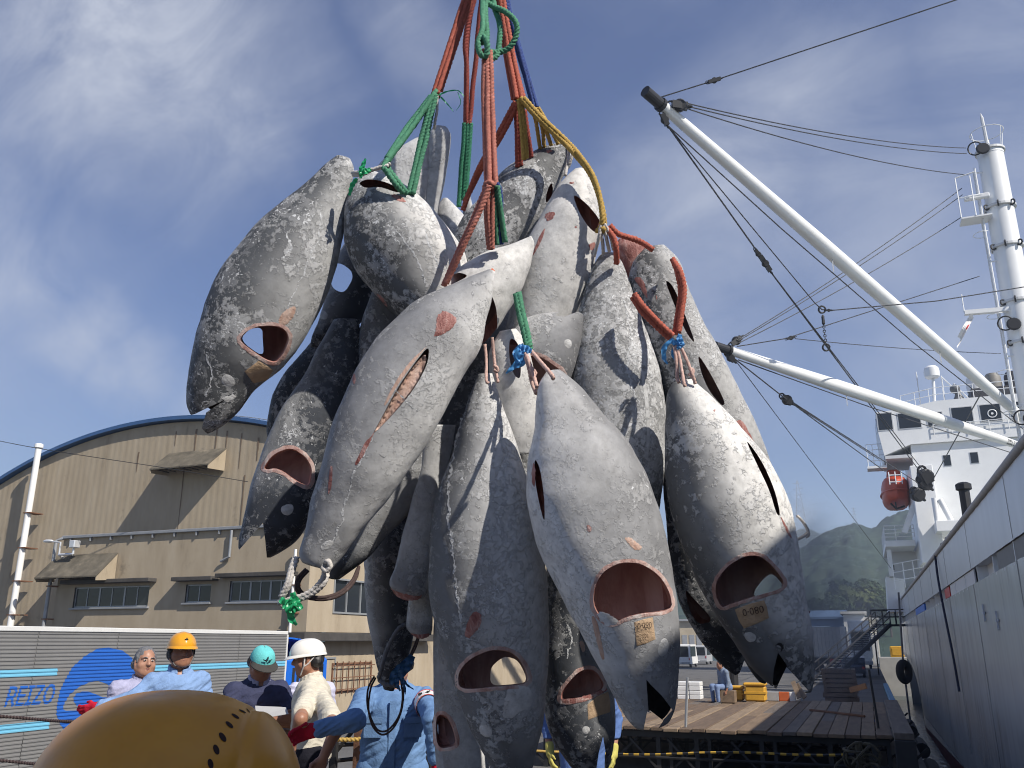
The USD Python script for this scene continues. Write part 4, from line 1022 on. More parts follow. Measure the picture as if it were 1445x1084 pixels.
SKINS = {
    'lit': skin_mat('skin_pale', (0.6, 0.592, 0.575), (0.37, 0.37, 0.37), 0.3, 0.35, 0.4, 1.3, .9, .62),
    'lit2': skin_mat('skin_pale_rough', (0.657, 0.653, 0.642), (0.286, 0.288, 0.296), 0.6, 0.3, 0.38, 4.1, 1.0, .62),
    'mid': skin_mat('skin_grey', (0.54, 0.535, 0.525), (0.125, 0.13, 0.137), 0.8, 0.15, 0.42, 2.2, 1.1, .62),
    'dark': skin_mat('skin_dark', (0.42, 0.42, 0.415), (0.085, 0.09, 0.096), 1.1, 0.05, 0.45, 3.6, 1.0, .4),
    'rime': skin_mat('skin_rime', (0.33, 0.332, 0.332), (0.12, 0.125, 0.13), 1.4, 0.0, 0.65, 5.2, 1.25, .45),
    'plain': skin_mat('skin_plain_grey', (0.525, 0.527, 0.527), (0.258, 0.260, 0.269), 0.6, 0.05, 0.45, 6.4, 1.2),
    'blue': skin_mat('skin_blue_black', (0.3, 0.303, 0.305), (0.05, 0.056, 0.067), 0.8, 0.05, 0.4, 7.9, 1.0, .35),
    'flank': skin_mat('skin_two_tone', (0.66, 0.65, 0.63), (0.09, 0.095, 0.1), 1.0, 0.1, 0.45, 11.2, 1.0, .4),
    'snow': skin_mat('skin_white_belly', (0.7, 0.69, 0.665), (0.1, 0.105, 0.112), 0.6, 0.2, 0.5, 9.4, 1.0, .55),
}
FROST = plain('white_rime', (.55, .56, .57), .75, .25, 70.0, .6, 160)
FISH = {}


def chaikin(poly, n=2):
    """rounds an outline"""
    p = np.array(poly, float)
    for _ in range(n):
        q = np.roll(p, -1, 0)
        p = np.stack([p * .78 + q * .22, p * .22 + q * .78], 1).reshape(-1, 2)
    return [tuple(x) for x in p]


class Fish:
    def __init__(self, label, st, d, dorsal, skin, thick=0.8, holes=(), mouth=None, notch=None, lips=True, body_mat=None, cav=(0.3, 0.86), eye=None, n=64, m=44, sq=2.0, seed=0, tailcut=False, group=None):
        """st: outline pairs (left, right) in the photograph from the tail to the snout; d: axial depth at both ends"""
        st = np.array(st, float)
        c = (st[:, :2] + st[:, 2:]) / 2
        s = np.concatenate([[0], np.cumsum(np.linalg.norm(np.diff(c, axis=0), axis=1))]); s /= s[-1]
        self.s = s
        ti = np.linspace(0, 1, n)
        ti = 0.5 * ti + 0.5 * (0.5 - 0.5 * np.cos(PI * ti))
        q = PchipInterpolator(s, st)(ti)
        dd = np.interp(ti, np.linspace(0, 1, len(np.atleast_1d(d))), np.atleast_1d(d))
        Lp = np.array([at(x, y, z) for x, y, z in zip(q[:, 0], q[:, 1], dd)]); Rp = np.array([at(x, y, z) for x, y, z in zip(q[:, 2], q[:, 3], dd)])
        self.C = (Lp + Rp) / 2
        self.w = np.linalg.norm(Rp - Lp, axis=1) / 2
        self.a = (Rp - Lp) / (2 * self.w[:, None])
        t = np.gradient(self.C, axis=0); t /= np.linalg.norm(t, axis=1, keepdims=True)
        b = np.cross(self.a, t); b /= np.linalg.norm(b, axis=1, keepdims=True)
        view = self.C - CAM
        b *= -np.sign((b * view).sum(1))[:, None]
        self.b, self.t, self.dd, self.ti = b, t, dd, ti
        self.h = self.w * thick
        self.label, self.skin, self.eye = label, skin, eye
        self.m = m
        ang = np.arange(m) / m * 2 * PI
        cs, sn = np.cos(ang), np.sin(ang)
        cs_, sn_ = np.sign(cs) * np.abs(cs) ** (2 / sq), np.sign(sn) * np.abs(sn) ** (2 / sq)
        P = self.C[:, None] + (self.w[:, None] * cs_)[..., None] * self.a[:, None] + (self.h[:, None] * sn_)[..., None] * b[:, None]
        dor = np.repeat((0.5 + 0.5 * np.cos(ang - math.radians(dorsal)))[None], n, 0)
        dor = dor + np.clip((ti - 0.7) / 0.2, 0, 1)[:, None] * 0.7 * (1 - dor)         # the head is dark all round
        # lumps
        nr = P - self.C[:, None]; nr /= np.maximum(np.linalg.norm(nr, axis=2, keepdims=True), 1e-9)
        amp = 0.011 * np.minimum(1, self.w / .08)
        P = P + nr * (amp[:, None, None] * (meshkit.fbm(P * 5.0 + seed, 4, 3 + seed)[..., None] - 0.5) * 2)
        self.P = P
        v = np.vstack([P.reshape(-1, 3), P[0].mean(0)[None], P[-1].mean(0)[None]])
        dv = np.concatenate([dor.ravel(), [0.5, 0.8]])
        i, j = np.meshgrid(np.arange(n - 1), np.arange(m), indexing='ij'); j2 = (j + 1) % m
        f = np.stack([i * m + j, i * m + j2, (i + 1) * m + j2, (i + 1) * m + j], -1).reshape(-1, 4)
        f = np.vstack([f[:, [0, 1, 2]], f[:, [0, 2, 3]]])
        e = [[(x + 1) % m, x, n * m] for x in range(m)] + [[(n - 1) * m + x, (n - 1) * m + (x + 1) % m, n * m + 1] for x in range(m)]
        f = np.vstack([f, e])
        tm = trimesh.Trimesh(v, f, process=False)
        if tm.volume < 0:
            f = f[:, ::-1]
        self.v, self.f = v, f
        body = m3.Manifold(m3.Mesh(np.hstack([v, dv[:, None]]).astype(np.float32), f.astype(np.uint32)))
        body = body.as_original(); bid = body.original_id()
        rid, cid, mid = -1, -1, -1
        res = body
        if holes:
            k0, k1 = np.searchsorted(ti, cav[0]), np.searchsorted(ti, cav[1])
            sc = 0.80
            ks = np.arange(k0, k1)
            tap = np.ones(len(ks)); tap[0] = tap[-1] = .25; tap[1] = tap[-2] = .8
            sc_w = np.maximum(self.w[ks] - .042, self.w[ks] * .6) * tap; sc_h = np.maximum(self.h[ks] - .042, self.h[ks] * .6) * tap
            cc, ss = np.cos(np.arange(28) / 28 * 2 * PI), np.sin(np.arange(28) / 28 * 2 * PI)
            Q = self.C[ks][:, None] + (sc_w[:, None] * cc)[..., None] * self.a[ks][:, None] + (sc_h[:, None] * ss)[..., None] * b[ks][:, None]
            kk = len(ks)
            qv = np.vstack([Q.reshape(-1, 3), Q[0].mean(0)[None], Q[-1].mean(0)[None]])
            i, j = np.meshgrid(np.arange(kk - 1), np.arange(28), indexing='ij'); j2 = (j + 1) % 28
            qf = np.stack([i * 28 + j, i * 28 + j2, (i + 1) * 28 + j2, (i + 1) * 28 + j], -1).reshape(-1, 4)
            qf = np.vstack([qf[:, [0, 1, 2]], qf[:, [0, 2, 3]], [[(x + 1) % 28, x, kk * 28] for x in range(28)], [[(kk - 1) * 28 + x, (kk - 1) * 28 + (x + 1) % 28, kk * 28 + 1] for x in range(28)]])
            if trimesh.Trimesh(qv, qf, process=False).volume < 0:
                qf = qf[:, ::-1]
            cavm = m3.Manifold(m3.Mesh(qv.astype(np.float32), qf.astype(np.uint32))).as_original(); cid = cavm.original_id()
            cut = None
            for poly, mode in holes:
                near, far = {'front': (-.75, -.02), 'through': (-.75, .75), 'slit': (-.75, .1), 'shallow': (-.75, -.55)}[mode]
                poly = chaikin(poly); hp = self.prism(poly, near, far, taper=mode == 'front')
                cut = hp if cut is None else cut + hp
            cut = cut.as_original(); rid = cut.original_id()
            res = res - cavm - cut
        if mouth is not None:
            mm = self.prism(mouth, -.6, .6 if notch is None else .12)
            if notch is not None:
                mm = mm + self.prism(notch, -.6, .6)
            mm = mm.as_original(); mid = mm.original_id()
            res = res - mm
        prim = thing('frozen_tuna', label, 'tuna', group)
        self.prim = prim
        me = res.to_mesh()
        V, T = me.vert_properties, me.tri_verts
        ids = np.zeros(len(T), int)
        ri, ro = me.run_index, me.run_original_id
        for k in range(len(ro)):
            ids[ri[k] // 3: ri[k + 1] // 3] = ro[k]
        for oid, nm, mat in ((bid, 'skin', body_mat or SKINS[skin]), (cid, 'gut_cavity', GUT), (rid, 'cut_rim', RIM), (mid, 'mouth', MOUTHM)):
            tt = T[ids == oid]
            if oid < 0 or not len(tt):
                continue
            if nm == 'skin':
                groups = [tt]
            else:                                        # each separate cut is a part of its own
                lab = trimesh.graph.connected_component_labels(trimesh.graph.face_adjacency(tt), node_count=len(tt))
                groups = [tt[lab == q] for q in np.unique(lab)]
                groups = [q for q in groups if len(q) > 3]
            for tt in groups:
                u, inv = np.unique(tt, return_inverse=True)
                mesh = usdkit.mesh(stage, path_of(nm, prim), (V[u, :3].astype(float), inv.reshape(-1, 3)), mat, smooth=True if nm in ('skin', 'gut_cavity') else False)
            if nm == 'skin':
                UsdGeom.PrimvarsAPI(mesh).CreatePrimvar('dorsal', Sdf.ValueTypeNames.FloatArray, 'vertex').Set(Vt.FloatArray.FromNumpy(V[u, 3].astype(np.float32)))
        if lips:
            for poly, mode in holes:
                if mode == 'front':
                    pg = Polygon(chaikin(poly)).buffer(0)
                    wv = Polygon([(x + 1.6 * (meshkit.noise(np.array([x * .15, y * .15, seed])) - .5), y + 1.6 * (meshkit.noise(np.array([y * .15, x * .15, seed + 4.])) - .5)) for x, y in pg.buffer(5.2).simplify(.4).segmentize(3).exterior.coords]).buffer(0)
                    self.patch('gill_lip', wv.difference(pg.buffer(.1)), LIP, .002, dome=.003, step=6.0)
        if eye:
            ex, ey, er = eye[:3]
            p, nn = self.surf([(ex, ey)])
            mpx = self.depth_at(ex, ey) / F
            r = er * mpx
            a_ = unit(np.cross(nn[0], (0, 0, 1.0))); b_ = np.cross(nn[0], a_)
            sp = trimesh.creation.icosphere(3, 1.0)
            vv = p[0] - nn[0] * r * .12 + sp.vertices[:, :1] * a_ * r + sp.vertices[:, 1:2] * b_ * r * (eye[3] if len(eye) > 3 else 1.1) + sp.vertices[:, 2:] * nn[0] * r * .2
            obj('eye', (vv, sp.faces), EYE, prim, smooth=True)

    def depth_at(self, x, y):
        return float(self.surf([(x, y)])[0][0] @ fwd - CAM @ fwd)

    def prism(self, poly, near, far, taper=False):
        """hull of the outline carried along the sight lines from near to far, in half thicknesses about the axis"""
        pts = []
        pc = np.array([project(c)[:2] for c in self.C])
        ctr = np.mean(np.array(poly, float), 0)
        k = np.argmin(((pc - ctr) ** 2).sum(1))
        d0 = (self.C[k] - CAM) @ fwd
        hh = max(self.h[k], self.w[k]) * 2
        parts = None
        pg = Polygon(poly).buffer(0)
        ctr2 = np.array(pg.centroid.coords[0])
        tv, tf = trimesh.creation.triangulate_polygon(pg, engine='earcut')
        if taper:
            P_, _ = self.surf(tv)
            sdep = (P_ - CAM) @ fwd
            shr = 1 - min(.2, 7.0 / math.sqrt(pg.area))
        for tri in tf:
            if taper:                                # walls that slope inwards, so the thickness of the cut shows
                q = []
                for i_ in tri:
                    xs_, sd = ctr2 + (tv[i_] - ctr2) * shr, sdep[i_]
                    q += [at(*tv[i_], sd - .09), at(*tv[i_], sd + .006), at(*xs_, sd + .05), at(*xs_, max(d0, sd + .07))]
            else:
                q = [at(x, y, d0 + hh * z) for z in (near, far) for x, y in tv[tri]]
            h_ = m3.Manifold.hull_points(np.array(q, np.float64))
            parts = h_ if parts is None else parts + h_
        return parts

    def surf(self, px):
        """points and normals of the near skin under the given pixels"""
        tm = getattr(self, '_tm', None)
        if tm is None:
            tm = self._tm = trimesh.Trimesh(self.v, self.f, process=False)
        px = np.asarray(px, float)
        dirs = np.array([unit(ray(x, y)) for x, y in px])
        org = np.repeat(CAM[None], len(px), 0)
        loc, ir, it = tm.ray.intersects_location(org, dirs, multiple_hits=True)
        P = np.full((len(px), 3), np.nan); N = np.zeros((len(px), 3)); best = np.full(len(px), 1e9)
        vn = tm.face_normals
        for l, r_, t_ in zip(loc, ir, it):
            dd = np.linalg.norm(l - CAM)
            if dd < best[r_]:
                best[r_], P[r_], N[r_] = dd, l, vn[t_]
        bad = np.isnan(P[:, 0])
        if bad.any():
            flat = self.P.reshape(-1, 3)
            X, Y, D = project(flat)
            for i_ in np.where(bad)[0]:
                k = np.argmin((X - px[i_, 0]) ** 2 + (Y - px[i_, 1]) ** 2)
                P[i_] = at(px[i_, 0], px[i_, 1], D[k]); N[i_] = -fwd
        N *= -np.sign((N * dirs).sum(1))[:, None]
        return P, N

    def patch(self, name, poly, mat, lift=0.0015, label=None, dome=0.003, step=4.0, jag=2.6):
        """a thin raised piece that follows the skin under an outline"""
        if hasattr(poly, 'bounds'):
            pg = poly
        else:
            pg = Polygon(chaikin(poly)).buffer(0)
            if jag:
                ring = np.array(pg.segmentize(1.6).exterior.coords)[:-1]
                w_ = meshkit.noise(np.c_[ring * .45, np.full(len(ring), 3.3)], 8) + .6 * meshkit.noise(np.c_[ring * 1.1, np.full(len(ring), 1.3)], 9) - .8
                cc_ = ring.mean(0); dr = ring - cc_
                pg = Polygon(ring + dr / np.maximum(np.linalg.norm(dr, axis=1, keepdims=True), 1e-6) * w_[:, None] * jag).buffer(0)
                if pg.geom_type != 'Polygon':
                    pg = max(pg.geoms, key=lambda q: q.area)
        b = pg.bounds
        gx_ = np.arange(b[0], b[2] + step, step); gy_ = np.arange(b[1], b[3] + step, step)
        m_ = MB()
        tri_v, tri_f = [], []
        cells = []
        for x in gx_:
            for y in gy_:
                c = pg.intersection(sbox(x, y, x + step, y + step))
                for g_ in getattr(c, 'geoms', [c]):
                    if g_.geom_type == 'Polygon' and g_.area > .02:
                        tv, tf = trimesh.creation.triangulate_polygon(g_, engine='earcut')
                        cells.append((tv, tf))
        allp = np.round(np.vstack([c[0] for c in cells]), 2)
        uq, inv = np.unique(allp, axis=0, return_inverse=True)
        fs, o = [], 0
        for tv, tf in cells:
            fs.append(inv.ravel()[tf + o]); o += len(tv)
        fs = np.vstack(fs)
        P, N = self.surf(uq)
        edge = np.array([pg.boundary.distance(shapely.Point(q)) for q in uq])
        rough = meshkit.noise(np.c_[uq * .5, np.zeros(len(uq))], 5) * 1.4 - .2
        top = P + N * (lift * (edge > .05) + dome * .55 * rough * np.minimum(1, edge / 4.0) + .0007 * (edge <= .05))[:, None]
        return obj(name, (top, fs), mat, self.prim, smooth=True, label=label)

    def text(self, lines, cx, cy, hpx, rot=0.0, lift=0.0075, squeeze=.8):
        m_ = MB()
        for k, (txt, sc) in enumerate(lines):
            t = meshkit.text_mesh(txt, 1.0, .02)
            keep = t.face_normals[:, 2] > .5
            v = t.vertices.copy()
            w = v[:, 0].max()
            px_ = (v[:, 0] - w / 2) * hpx * sc * squeeze; py_ = -(v[:, 1] - .5) * hpx * sc + k * hpx * 1.5
            c, s = math.cos(rot), math.sin(rot)
            X, Y = cx + px_ * c - py_ * s, cy + px_ * s + py_ * c
            P, N = self.surf(np.stack([X, Y], 1))
            m_.add(P + N * lift, t.faces[keep])
        obj('lettering', m_, INK, self.prim)

    def frost(self, pts, w=2.2, k=1):
        """a jagged ridge of white rime along a line of pixels"""
        if k % 2:
            return
        w *= .7
        ln = np.array(pts, float)
        seg = np.concatenate([[0], np.cumsum(np.linalg.norm(np.diff(ln, axis=0), axis=1))])
        t = np.arange(0, seg[-1], 1.3)
        p = np.stack([np.interp(t, seg, ln[:, 0]), np.interp(t, seg, ln[:, 1])], 1)
        p = p + 5.0 * (meshkit.fbm(np.c_[p * .09, np.full(len(p), k * 3.7)], 3, k)[:, None] - .5) * np.array([[1.0, .4]]) * 1.6
        nr = np.gradient(p, axis=0); nr = np.stack([-nr[:, 1], nr[:, 0]], 1); nr /= np.maximum(np.linalg.norm(nr, axis=1, keepdims=True), 1e-6)
        wl = w * np.clip(meshkit.noise(np.c_[p * .35, np.full(len(p), 1.0 + k)], 21) * 1.9 - .55, .04, 2)
        wr = w * np.clip(meshkit.noise(np.c_[p * .35, np.full(len(p), 9.0 + k)], 22) * 1.9 - .55, .04, 2)
        pg = Polygon(np.vstack([p + nr * wl[:, None], (p - nr * wr[:, None])[::-1]])).buffer(.12)
        if pg.geom_type != 'Polygon':
            pg = max(pg.geoms, key=lambda q: q.area)
        self.patch('frost_ridge', pg, FROST, .0012, dome=.0035, step=6.0)

GILL = 'front'
f1 = Fish('large dark tuna at the far left of the bundle, sky showing through its gill opening',
    [(475, 220, 495, 225), (466, 227, 500, 238), (440, 252, 490, 280), (395, 290, 484, 330), (352, 330, 472, 385), (315, 380, 452, 435), (290, 435, 428, 480), (274, 490, 398, 520), (266, 535, 362, 548), (264, 566, 332, 585), (268, 582, 305, 606), (276, 592, 293, 612)],
    (3.75, 3.6), 180, 'dark', .72, holes=[([(336, 482), (345, 469), (362, 461), (385, 459), (402, 464), (409, 478), (400, 500), (386, 516)], 'front'), ([(338, 480), (352, 464), (370, 462), (371, 480), (372, 505)], 'through')],
    mouth=[(250, 592), (276, 584), (290, 577), (322, 562), (291, 582), (287, 596), (281, 622), (250, 622)], eye=(322, 538, 10), seed=1)
f1.patch('raw_patch', [(392, 458), (396, 443), (406, 435), (419, 432), (415, 446), (404, 459)], PALEFLESH)
f1.patch('paper_tag', Polygon([(345, 524), (365, 509), (386, 522), (377, 536), (358, 541)]), TAGM, .0025, dome=.0012)
f1.patch('jaw_frost', [(311, 562), (330, 556), (334, 561), (322, 569)], EYE)
f2 = Fish('tuna with sharp pale belly line, second from left, gash across its top end',
    [(508, 248, 531, 243), (494, 272, 562, 256), (485, 305, 600, 286), (486, 340, 640, 335), (500, 378, 659, 375), (526, 412, 660, 420), (560, 445, 650, 462), (600, 478, 640, 492), (620, 500, 640, 505)],
    (3.75, 3.6), 178, 'flank', .8, holes=[([(505, 258), (520, 252), (546, 257), (571, 271), (560, 272), (535, 263), (515, 266)], 'slit')], cav=(.04, .3), seed=2)
f2.patch('raw_ring', [(551, 276), (558, 273), (570, 280), (574, 286), (562, 284)], MEAT)
f2.patch('raw_streak', [(530, 413), (538, 417), (548, 432), (544, 433)], MEAT)
f3 = Fish('pale curved tail section behind the left green ropes, half in shadow',
    [(588, 195, 606, 188), (560, 212, 607, 205), (540, 228, 607, 235), (525, 250, 605, 275), (515, 290, 600, 320), (510, 340, 600, 370)], (4.1, 4.1), 270, 'plain', .6, seed=3)
f3b = Fish('flat-topped pale tail standing highest at the left, beside the curved one',
    [(613, 178, 631, 180), (606, 190, 636, 191), (601, 222, 632, 225), (594, 262, 625, 268), (589, 300, 617, 308), (586, 352, 614, 352)], (4.12, 4.12), 270, 'plain', .8, sq=3.2, seed=4)
f4 = Fish('small grey tuna head with white eye peeping up between the green ropes',
    [(624, 281, 632, 280), (615, 298, 645, 293), (612, 325, 664, 314), (615, 362, 682, 340), (625, 400, 690, 380)], (4.2, 4.1), 180, 'plain', .7, eye=(641, 316, 7), n=40, m=28, seed=5)
f4b = Fish('little pointed snout behind the grey head, right of it under the dark red rope',
    [(659, 278, 664, 278), (653, 300, 670, 299), (650, 330, 682, 330), (650, 370, 690, 370)], (4.3, 4.3), 180, 'plain', .7, n=30, m=24, seed=6)
f5 = Fish('frost-crusted grey tuna at the top centre, its tip under the yellow ropes',
    [(794, 201, 805, 206), (768, 208, 807, 226), (735, 225, 796, 249), (705, 247, 783, 276), (678, 280, 767, 303), (655, 306, 748, 332), (641, 340, 722, 362), (640, 380, 700, 392)],
    (3.95, 3.85), 140, 'rime', .75, holes=[([(778, 256), (781, 268), (777, 280), (770, 288), (771, 272)], 'slit')], cav=(.08, .55), seed=7)
f5.patch('raw_patch', [(770, 213), (776, 211), (780, 213), (774, 217)], MEAT)
f6 = Fish('smooth white tuna with wide dark red belly opening near the yellow rope',
    [(811, 239, 827, 239), (797, 252, 837, 263), (780, 275, 847, 297), (765, 298, 851, 327), (750, 326, 843, 352), (738, 356, 836, 387), (728, 390, 823, 417), (720, 432, 806, 452), (712, 475, 788, 492)],
    (3.8, 3.72), 250, 'lit', .82, holes=[([(807, 272), (828, 287), (849, 313), (845, 331), (832, 323), (817, 300)], 'slit')], cav=(.1, .6), seed=8)
for q in ([(768, 303), (775, 299), (784, 300), (781, 309), (772, 313)], [(803, 258), (808, 256), (812, 258), (807, 260)], [(830, 345), (838, 341), (842, 346), (834, 355)], [(811, 319), (815, 319), (815, 322), (811, 322)], [(755, 348), (762, 332), (770, 320), (768, 331), (758, 352), (750, 365)]):
    f6.patch('raw_patch', q, MEAT)
f7 = Fish('pale tuna wedged behind the big slit one, round red opening at its left end',
    [(749, 333, 754, 345), (715, 346, 749, 372), (690, 353, 738, 402), (665, 366, 722, 432), (645, 380, 704, 462), (629, 398, 684, 485), (618, 425, 660, 500), (620, 455, 640, 500)],
    (3.62, 3.55), 270, 'lit', .8, holes=[([(624, 408), (633, 391), (647, 384), (662, 389), (645, 398)], 'slit'), ([(692, 412), (701, 435), (702, 466), (694, 479), (682, 490), (678, 474)], 'slit')], cav=(.15, .97), seed=9)
f7.patch('orange_knot', [(689, 381), (695, 378), (699, 385), (697, 388)], plain('orange_twine', (.55, .13, .05), .7), .006)
f8 = Fish('big pale tuna lying diagonally with long open belly slit, tail cut off at bottom',
    [(690, 380, 699, 384), (661, 391, 694, 420), (625, 407, 685, 455), (590, 424, 679, 488), (560, 450, 657, 527), (527, 483, 632, 573), (500, 525, 605, 622), (480, 570, 580, 660), (464, 615, 556, 694), (452, 660, 531, 725), (440, 705, 508, 752), (431, 750, 489, 778), (423, 783, 472, 799), (427, 793, 467, 804)],
    (3.4, 3.25), 150, 'lit2', .8, holes=[([(606, 486), (604, 513), (584, 550), (552, 588), (524, 616), (536, 594), (560, 549), (583, 515)], 'slit')], cav=(.12, .7), seed=10, n=90)
f8.patch('raw_wound', [(616, 446), (627, 438), (637, 443), (645, 449), (642, 460), (634, 467), (620, 474), (612, 476), (616, 462)], MEAT)
f8.patch('raw_streak', [(524, 616), (530, 606), (522, 625), (512, 645), (503, 657), (500, 655), (508, 640), (514, 625)], MEAT)
f8.patch('pale_cut_edge', [(608, 484), (612, 474), (600, 492), (582, 514), (560, 545), (545, 572), (541, 572), (556, 542), (578, 510)], PALEFLESH)
f8.patch('frost_knot', [(452, 770), (462, 762), (472, 764), (466, 774), (455, 779)], EYE)
f9 = Fish('grey tuna head with white eye and parted jaws pointing up at the centre right',
    [(700, 620, 760, 640), (700, 570, 775, 600), (706, 510, 792, 560), (722, 470, 806, 533), (748, 446, 816, 500), (782, 441, 821, 472), (806, 441, 823, 450), (816, 440, 823, 444)],
    (3.62, 3.6), 20, 'plain', .6, holes=[([(746, 502), (762, 502), (797, 526), (792, 546), (760, 548), (744, 522)], 'front')], cav=(.2, .8), eye=(801, 485, 7), mouth=[(786, 446), (796, 447), (826, 436), (800, 436), (784, 443)], seed=11)
f26 = Fish('pale tuna flap with dark opening just behind the green rope and blue twine',
    [(705, 468, 728, 464), (690, 500, 745, 490), (690, 530, 756, 540), (700, 580, 760, 590), (715, 640, 755, 640)], (3.52, 3.5), 270, 'lit', .7,
    holes=[([(719, 476), (730, 482), (735, 500), (735, 536), (725, 530), (718, 503)], 'slit')], cav=(.1, .8), n=40, m=32, seed=12)
f10 = Fish('broad grey tuna thick with rime hanging tail up, right of centre',
    [(850, 357, 870, 358), (841, 368, 877, 367), (828, 400, 891, 405), (818, 435, 904, 445), (808, 480, 919, 485), (803, 530, 933, 532), (804, 580, 940, 582), (813, 630, 940, 628), (835, 680, 937, 675), (865, 730, 930, 718), (885, 762, 920, 755)],
    (3.72, 3.6), 230, 'rime', .72, seed=13)
f10.patch('lateral_ridge', [(903, 520), (907, 520), (915, 560), (918, 610), (914, 650), (911, 650), (913, 610), (910, 565)], SKINS['plain'], .001, dome=.004)
f11 = Fish('long dark-flanked tuna at the right edge with red slit down its belly',
    [(910, 350, 938, 346), (891, 375, 960, 370), (887, 410, 973, 410), (893, 450, 991, 450), (905, 490, 1010, 487), (920, 530, 1030, 525), (940, 570, 1050, 565), (960, 610, 1070, 608), (985, 650, 1084, 648), (1010, 690, 1095, 688), (1040, 728, 1098, 722)],
    (3.75, 3.7), 190, 'dark', .75, holes=[([(937, 393), (950, 403), (965, 440), (983, 488), (968, 470), (953, 434)], 'slit'), ([(984, 498), (1001, 524), (1024, 568), (1019, 574), (1000, 551), (989, 525)], 'slit')], cav=(.08, .75), seed=14)
f11.patch('raw_patch', [(893, 392), (905, 390), (913, 410), (914, 424), (905, 408)], MEAT)
f11.patch('raw_wound', [(1035, 594), (1047, 592), (1060, 615), (1066, 628), (1054, 622)], MEAT)
f27 = Fish('lump of raw pink meat in the red rope, between grey tails at the right',
    [(874, 337, 897, 333), (868, 350, 909, 346), (871, 380, 912, 378), (884, 420, 915, 420), (892, 440, 912, 440)], (3.82, 3.85), 90, 'lit', .75, n=40, m=32, seed=15, body_mat=MEAT)
f27.patch('raw_meat', [(871, 340), (880, 335), (896, 334), (908, 347), (911, 375), (906, 384), (884, 388), (876, 370)], MEAT)
f15b = Fish('tip of a dark jaw behind the right-hand tuna, over the yellow crates', [(1000, 860, 1050, 850), (1020, 890, 1070, 905), (1048, 928, 1080, 945), (1062, 951, 1082, 960), (1071, 962, 1080, 965)], (3.85, 3.85), 90, 'blue', .6, n=36, m=24, seed=16)
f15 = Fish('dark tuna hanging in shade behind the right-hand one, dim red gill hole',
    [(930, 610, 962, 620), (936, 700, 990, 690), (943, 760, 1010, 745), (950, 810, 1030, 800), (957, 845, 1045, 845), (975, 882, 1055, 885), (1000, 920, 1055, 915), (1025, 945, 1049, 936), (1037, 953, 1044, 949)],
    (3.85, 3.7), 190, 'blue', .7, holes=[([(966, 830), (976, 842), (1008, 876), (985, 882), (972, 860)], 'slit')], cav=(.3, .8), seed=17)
f13 = Fish('pale-bellied tuna at the lower right with tan tag beside open gill hole',
    [(950, 540, 976, 535), (941, 560, 1000, 556), (939, 610, 1045, 605), (939, 660, 1085, 652), (944, 710, 1110, 705), (957, 760, 1122, 757), (978, 805, 1131, 805), (1003, 855, 1139, 858), (1030, 900, 1146, 905), (1054, 935, 1147, 940), (1078, 960, 1145, 965), (1093, 971, 1143, 975)],
    (3.42, 3.28), 200, 'snow', .85, holes=[([(1018, 858), (1010, 840), (1010, 824), (1016, 812), (1029, 797), (1052, 784), (1073, 784), (1092, 800), (1112, 828), (1063, 842), (1029, 853)], 'front'), ([(1065, 833), (1077, 817), (1090, 808), (1108, 829), (1080, 838), (1064, 842)], 'through'),
        ([(1050, 616), (1075, 650), (1093, 690), (1102, 728), (1096, 727), (1086, 692), (1068, 655)], 'slit')], cav=(.12, .84), mouth=[(1098, 921), (1111, 940), (1108, 950), (1100, 964), (1090, 970), (1092, 945)], notch=[(1110, 941), (1141, 975), (1102, 990), (1095, 973), (1100, 962)], eye=(1059, 899, 9), seed=18, n=90)
f13.patch('paper_tag', Polygon([(1037, 860), (1058, 852), (1078, 847), (1082, 856), (1085, 872), (1068, 880), (1050, 887), (1043, 876)]), TAGM, .0025, dome=.0012)
f13.text([('080\u00b70', 1)], 1063, 861, 9.5, PI - .2)
f13.patch('raw_streak', [(1100, 727), (1104, 732), (1115, 752), (1118, 762), (1110, 752)], MEAT)
f13.patch('jaw_ring', [(1093, 912), (1098, 906), (1105, 909), (1106, 917), (1101, 921), (1103, 914), (1099, 910)], MOUTHM)
f14 = Fish('tall grey tuna left of centre, daylight showing through its arched gill opening',
    [(675, 528, 695, 527), (658, 575, 710, 572), (637, 645, 733, 640), (615, 703, 750, 705), (605, 770, 765, 770), (606, 830, 772, 830), (614, 880, 774, 880), (632, 935, 774, 930), (645, 980, 772, 980), (660, 1020, 767, 1020), (680, 1060, 757, 1058), (700, 1098, 748, 1097), (715, 1120, 738, 1120)],
    (3.42, 3.32), 185, 'mid', .82, holes=[([(648, 974), (646, 950), (662, 930), (693, 916), (722, 919), (740, 937), (749, 966), (700, 969)], 'front'), ([(692, 968), (692, 943), (703, 932), (714, 926), (732, 932), (746, 963), (720, 966)], 'through')], cav=(.25, .87),
    mouth=[(719, 1058), (738, 1130), (706, 1130)], eye=(685, 1031, 10), seed=19, n=90)
f14.patch('raw_wound', [(655, 895), (662, 872), (670, 862), (680, 866), (679, 882), (668, 895), (660, 902)], MEAT)
f14.patch('cheek_plate', [(716, 972), (728, 967), (747, 968), (752, 985), (748, 1000), (735, 1002), (722, 1015), (708, 1012), (712, 990)], SKINS['lit'], .001, dome=.003)
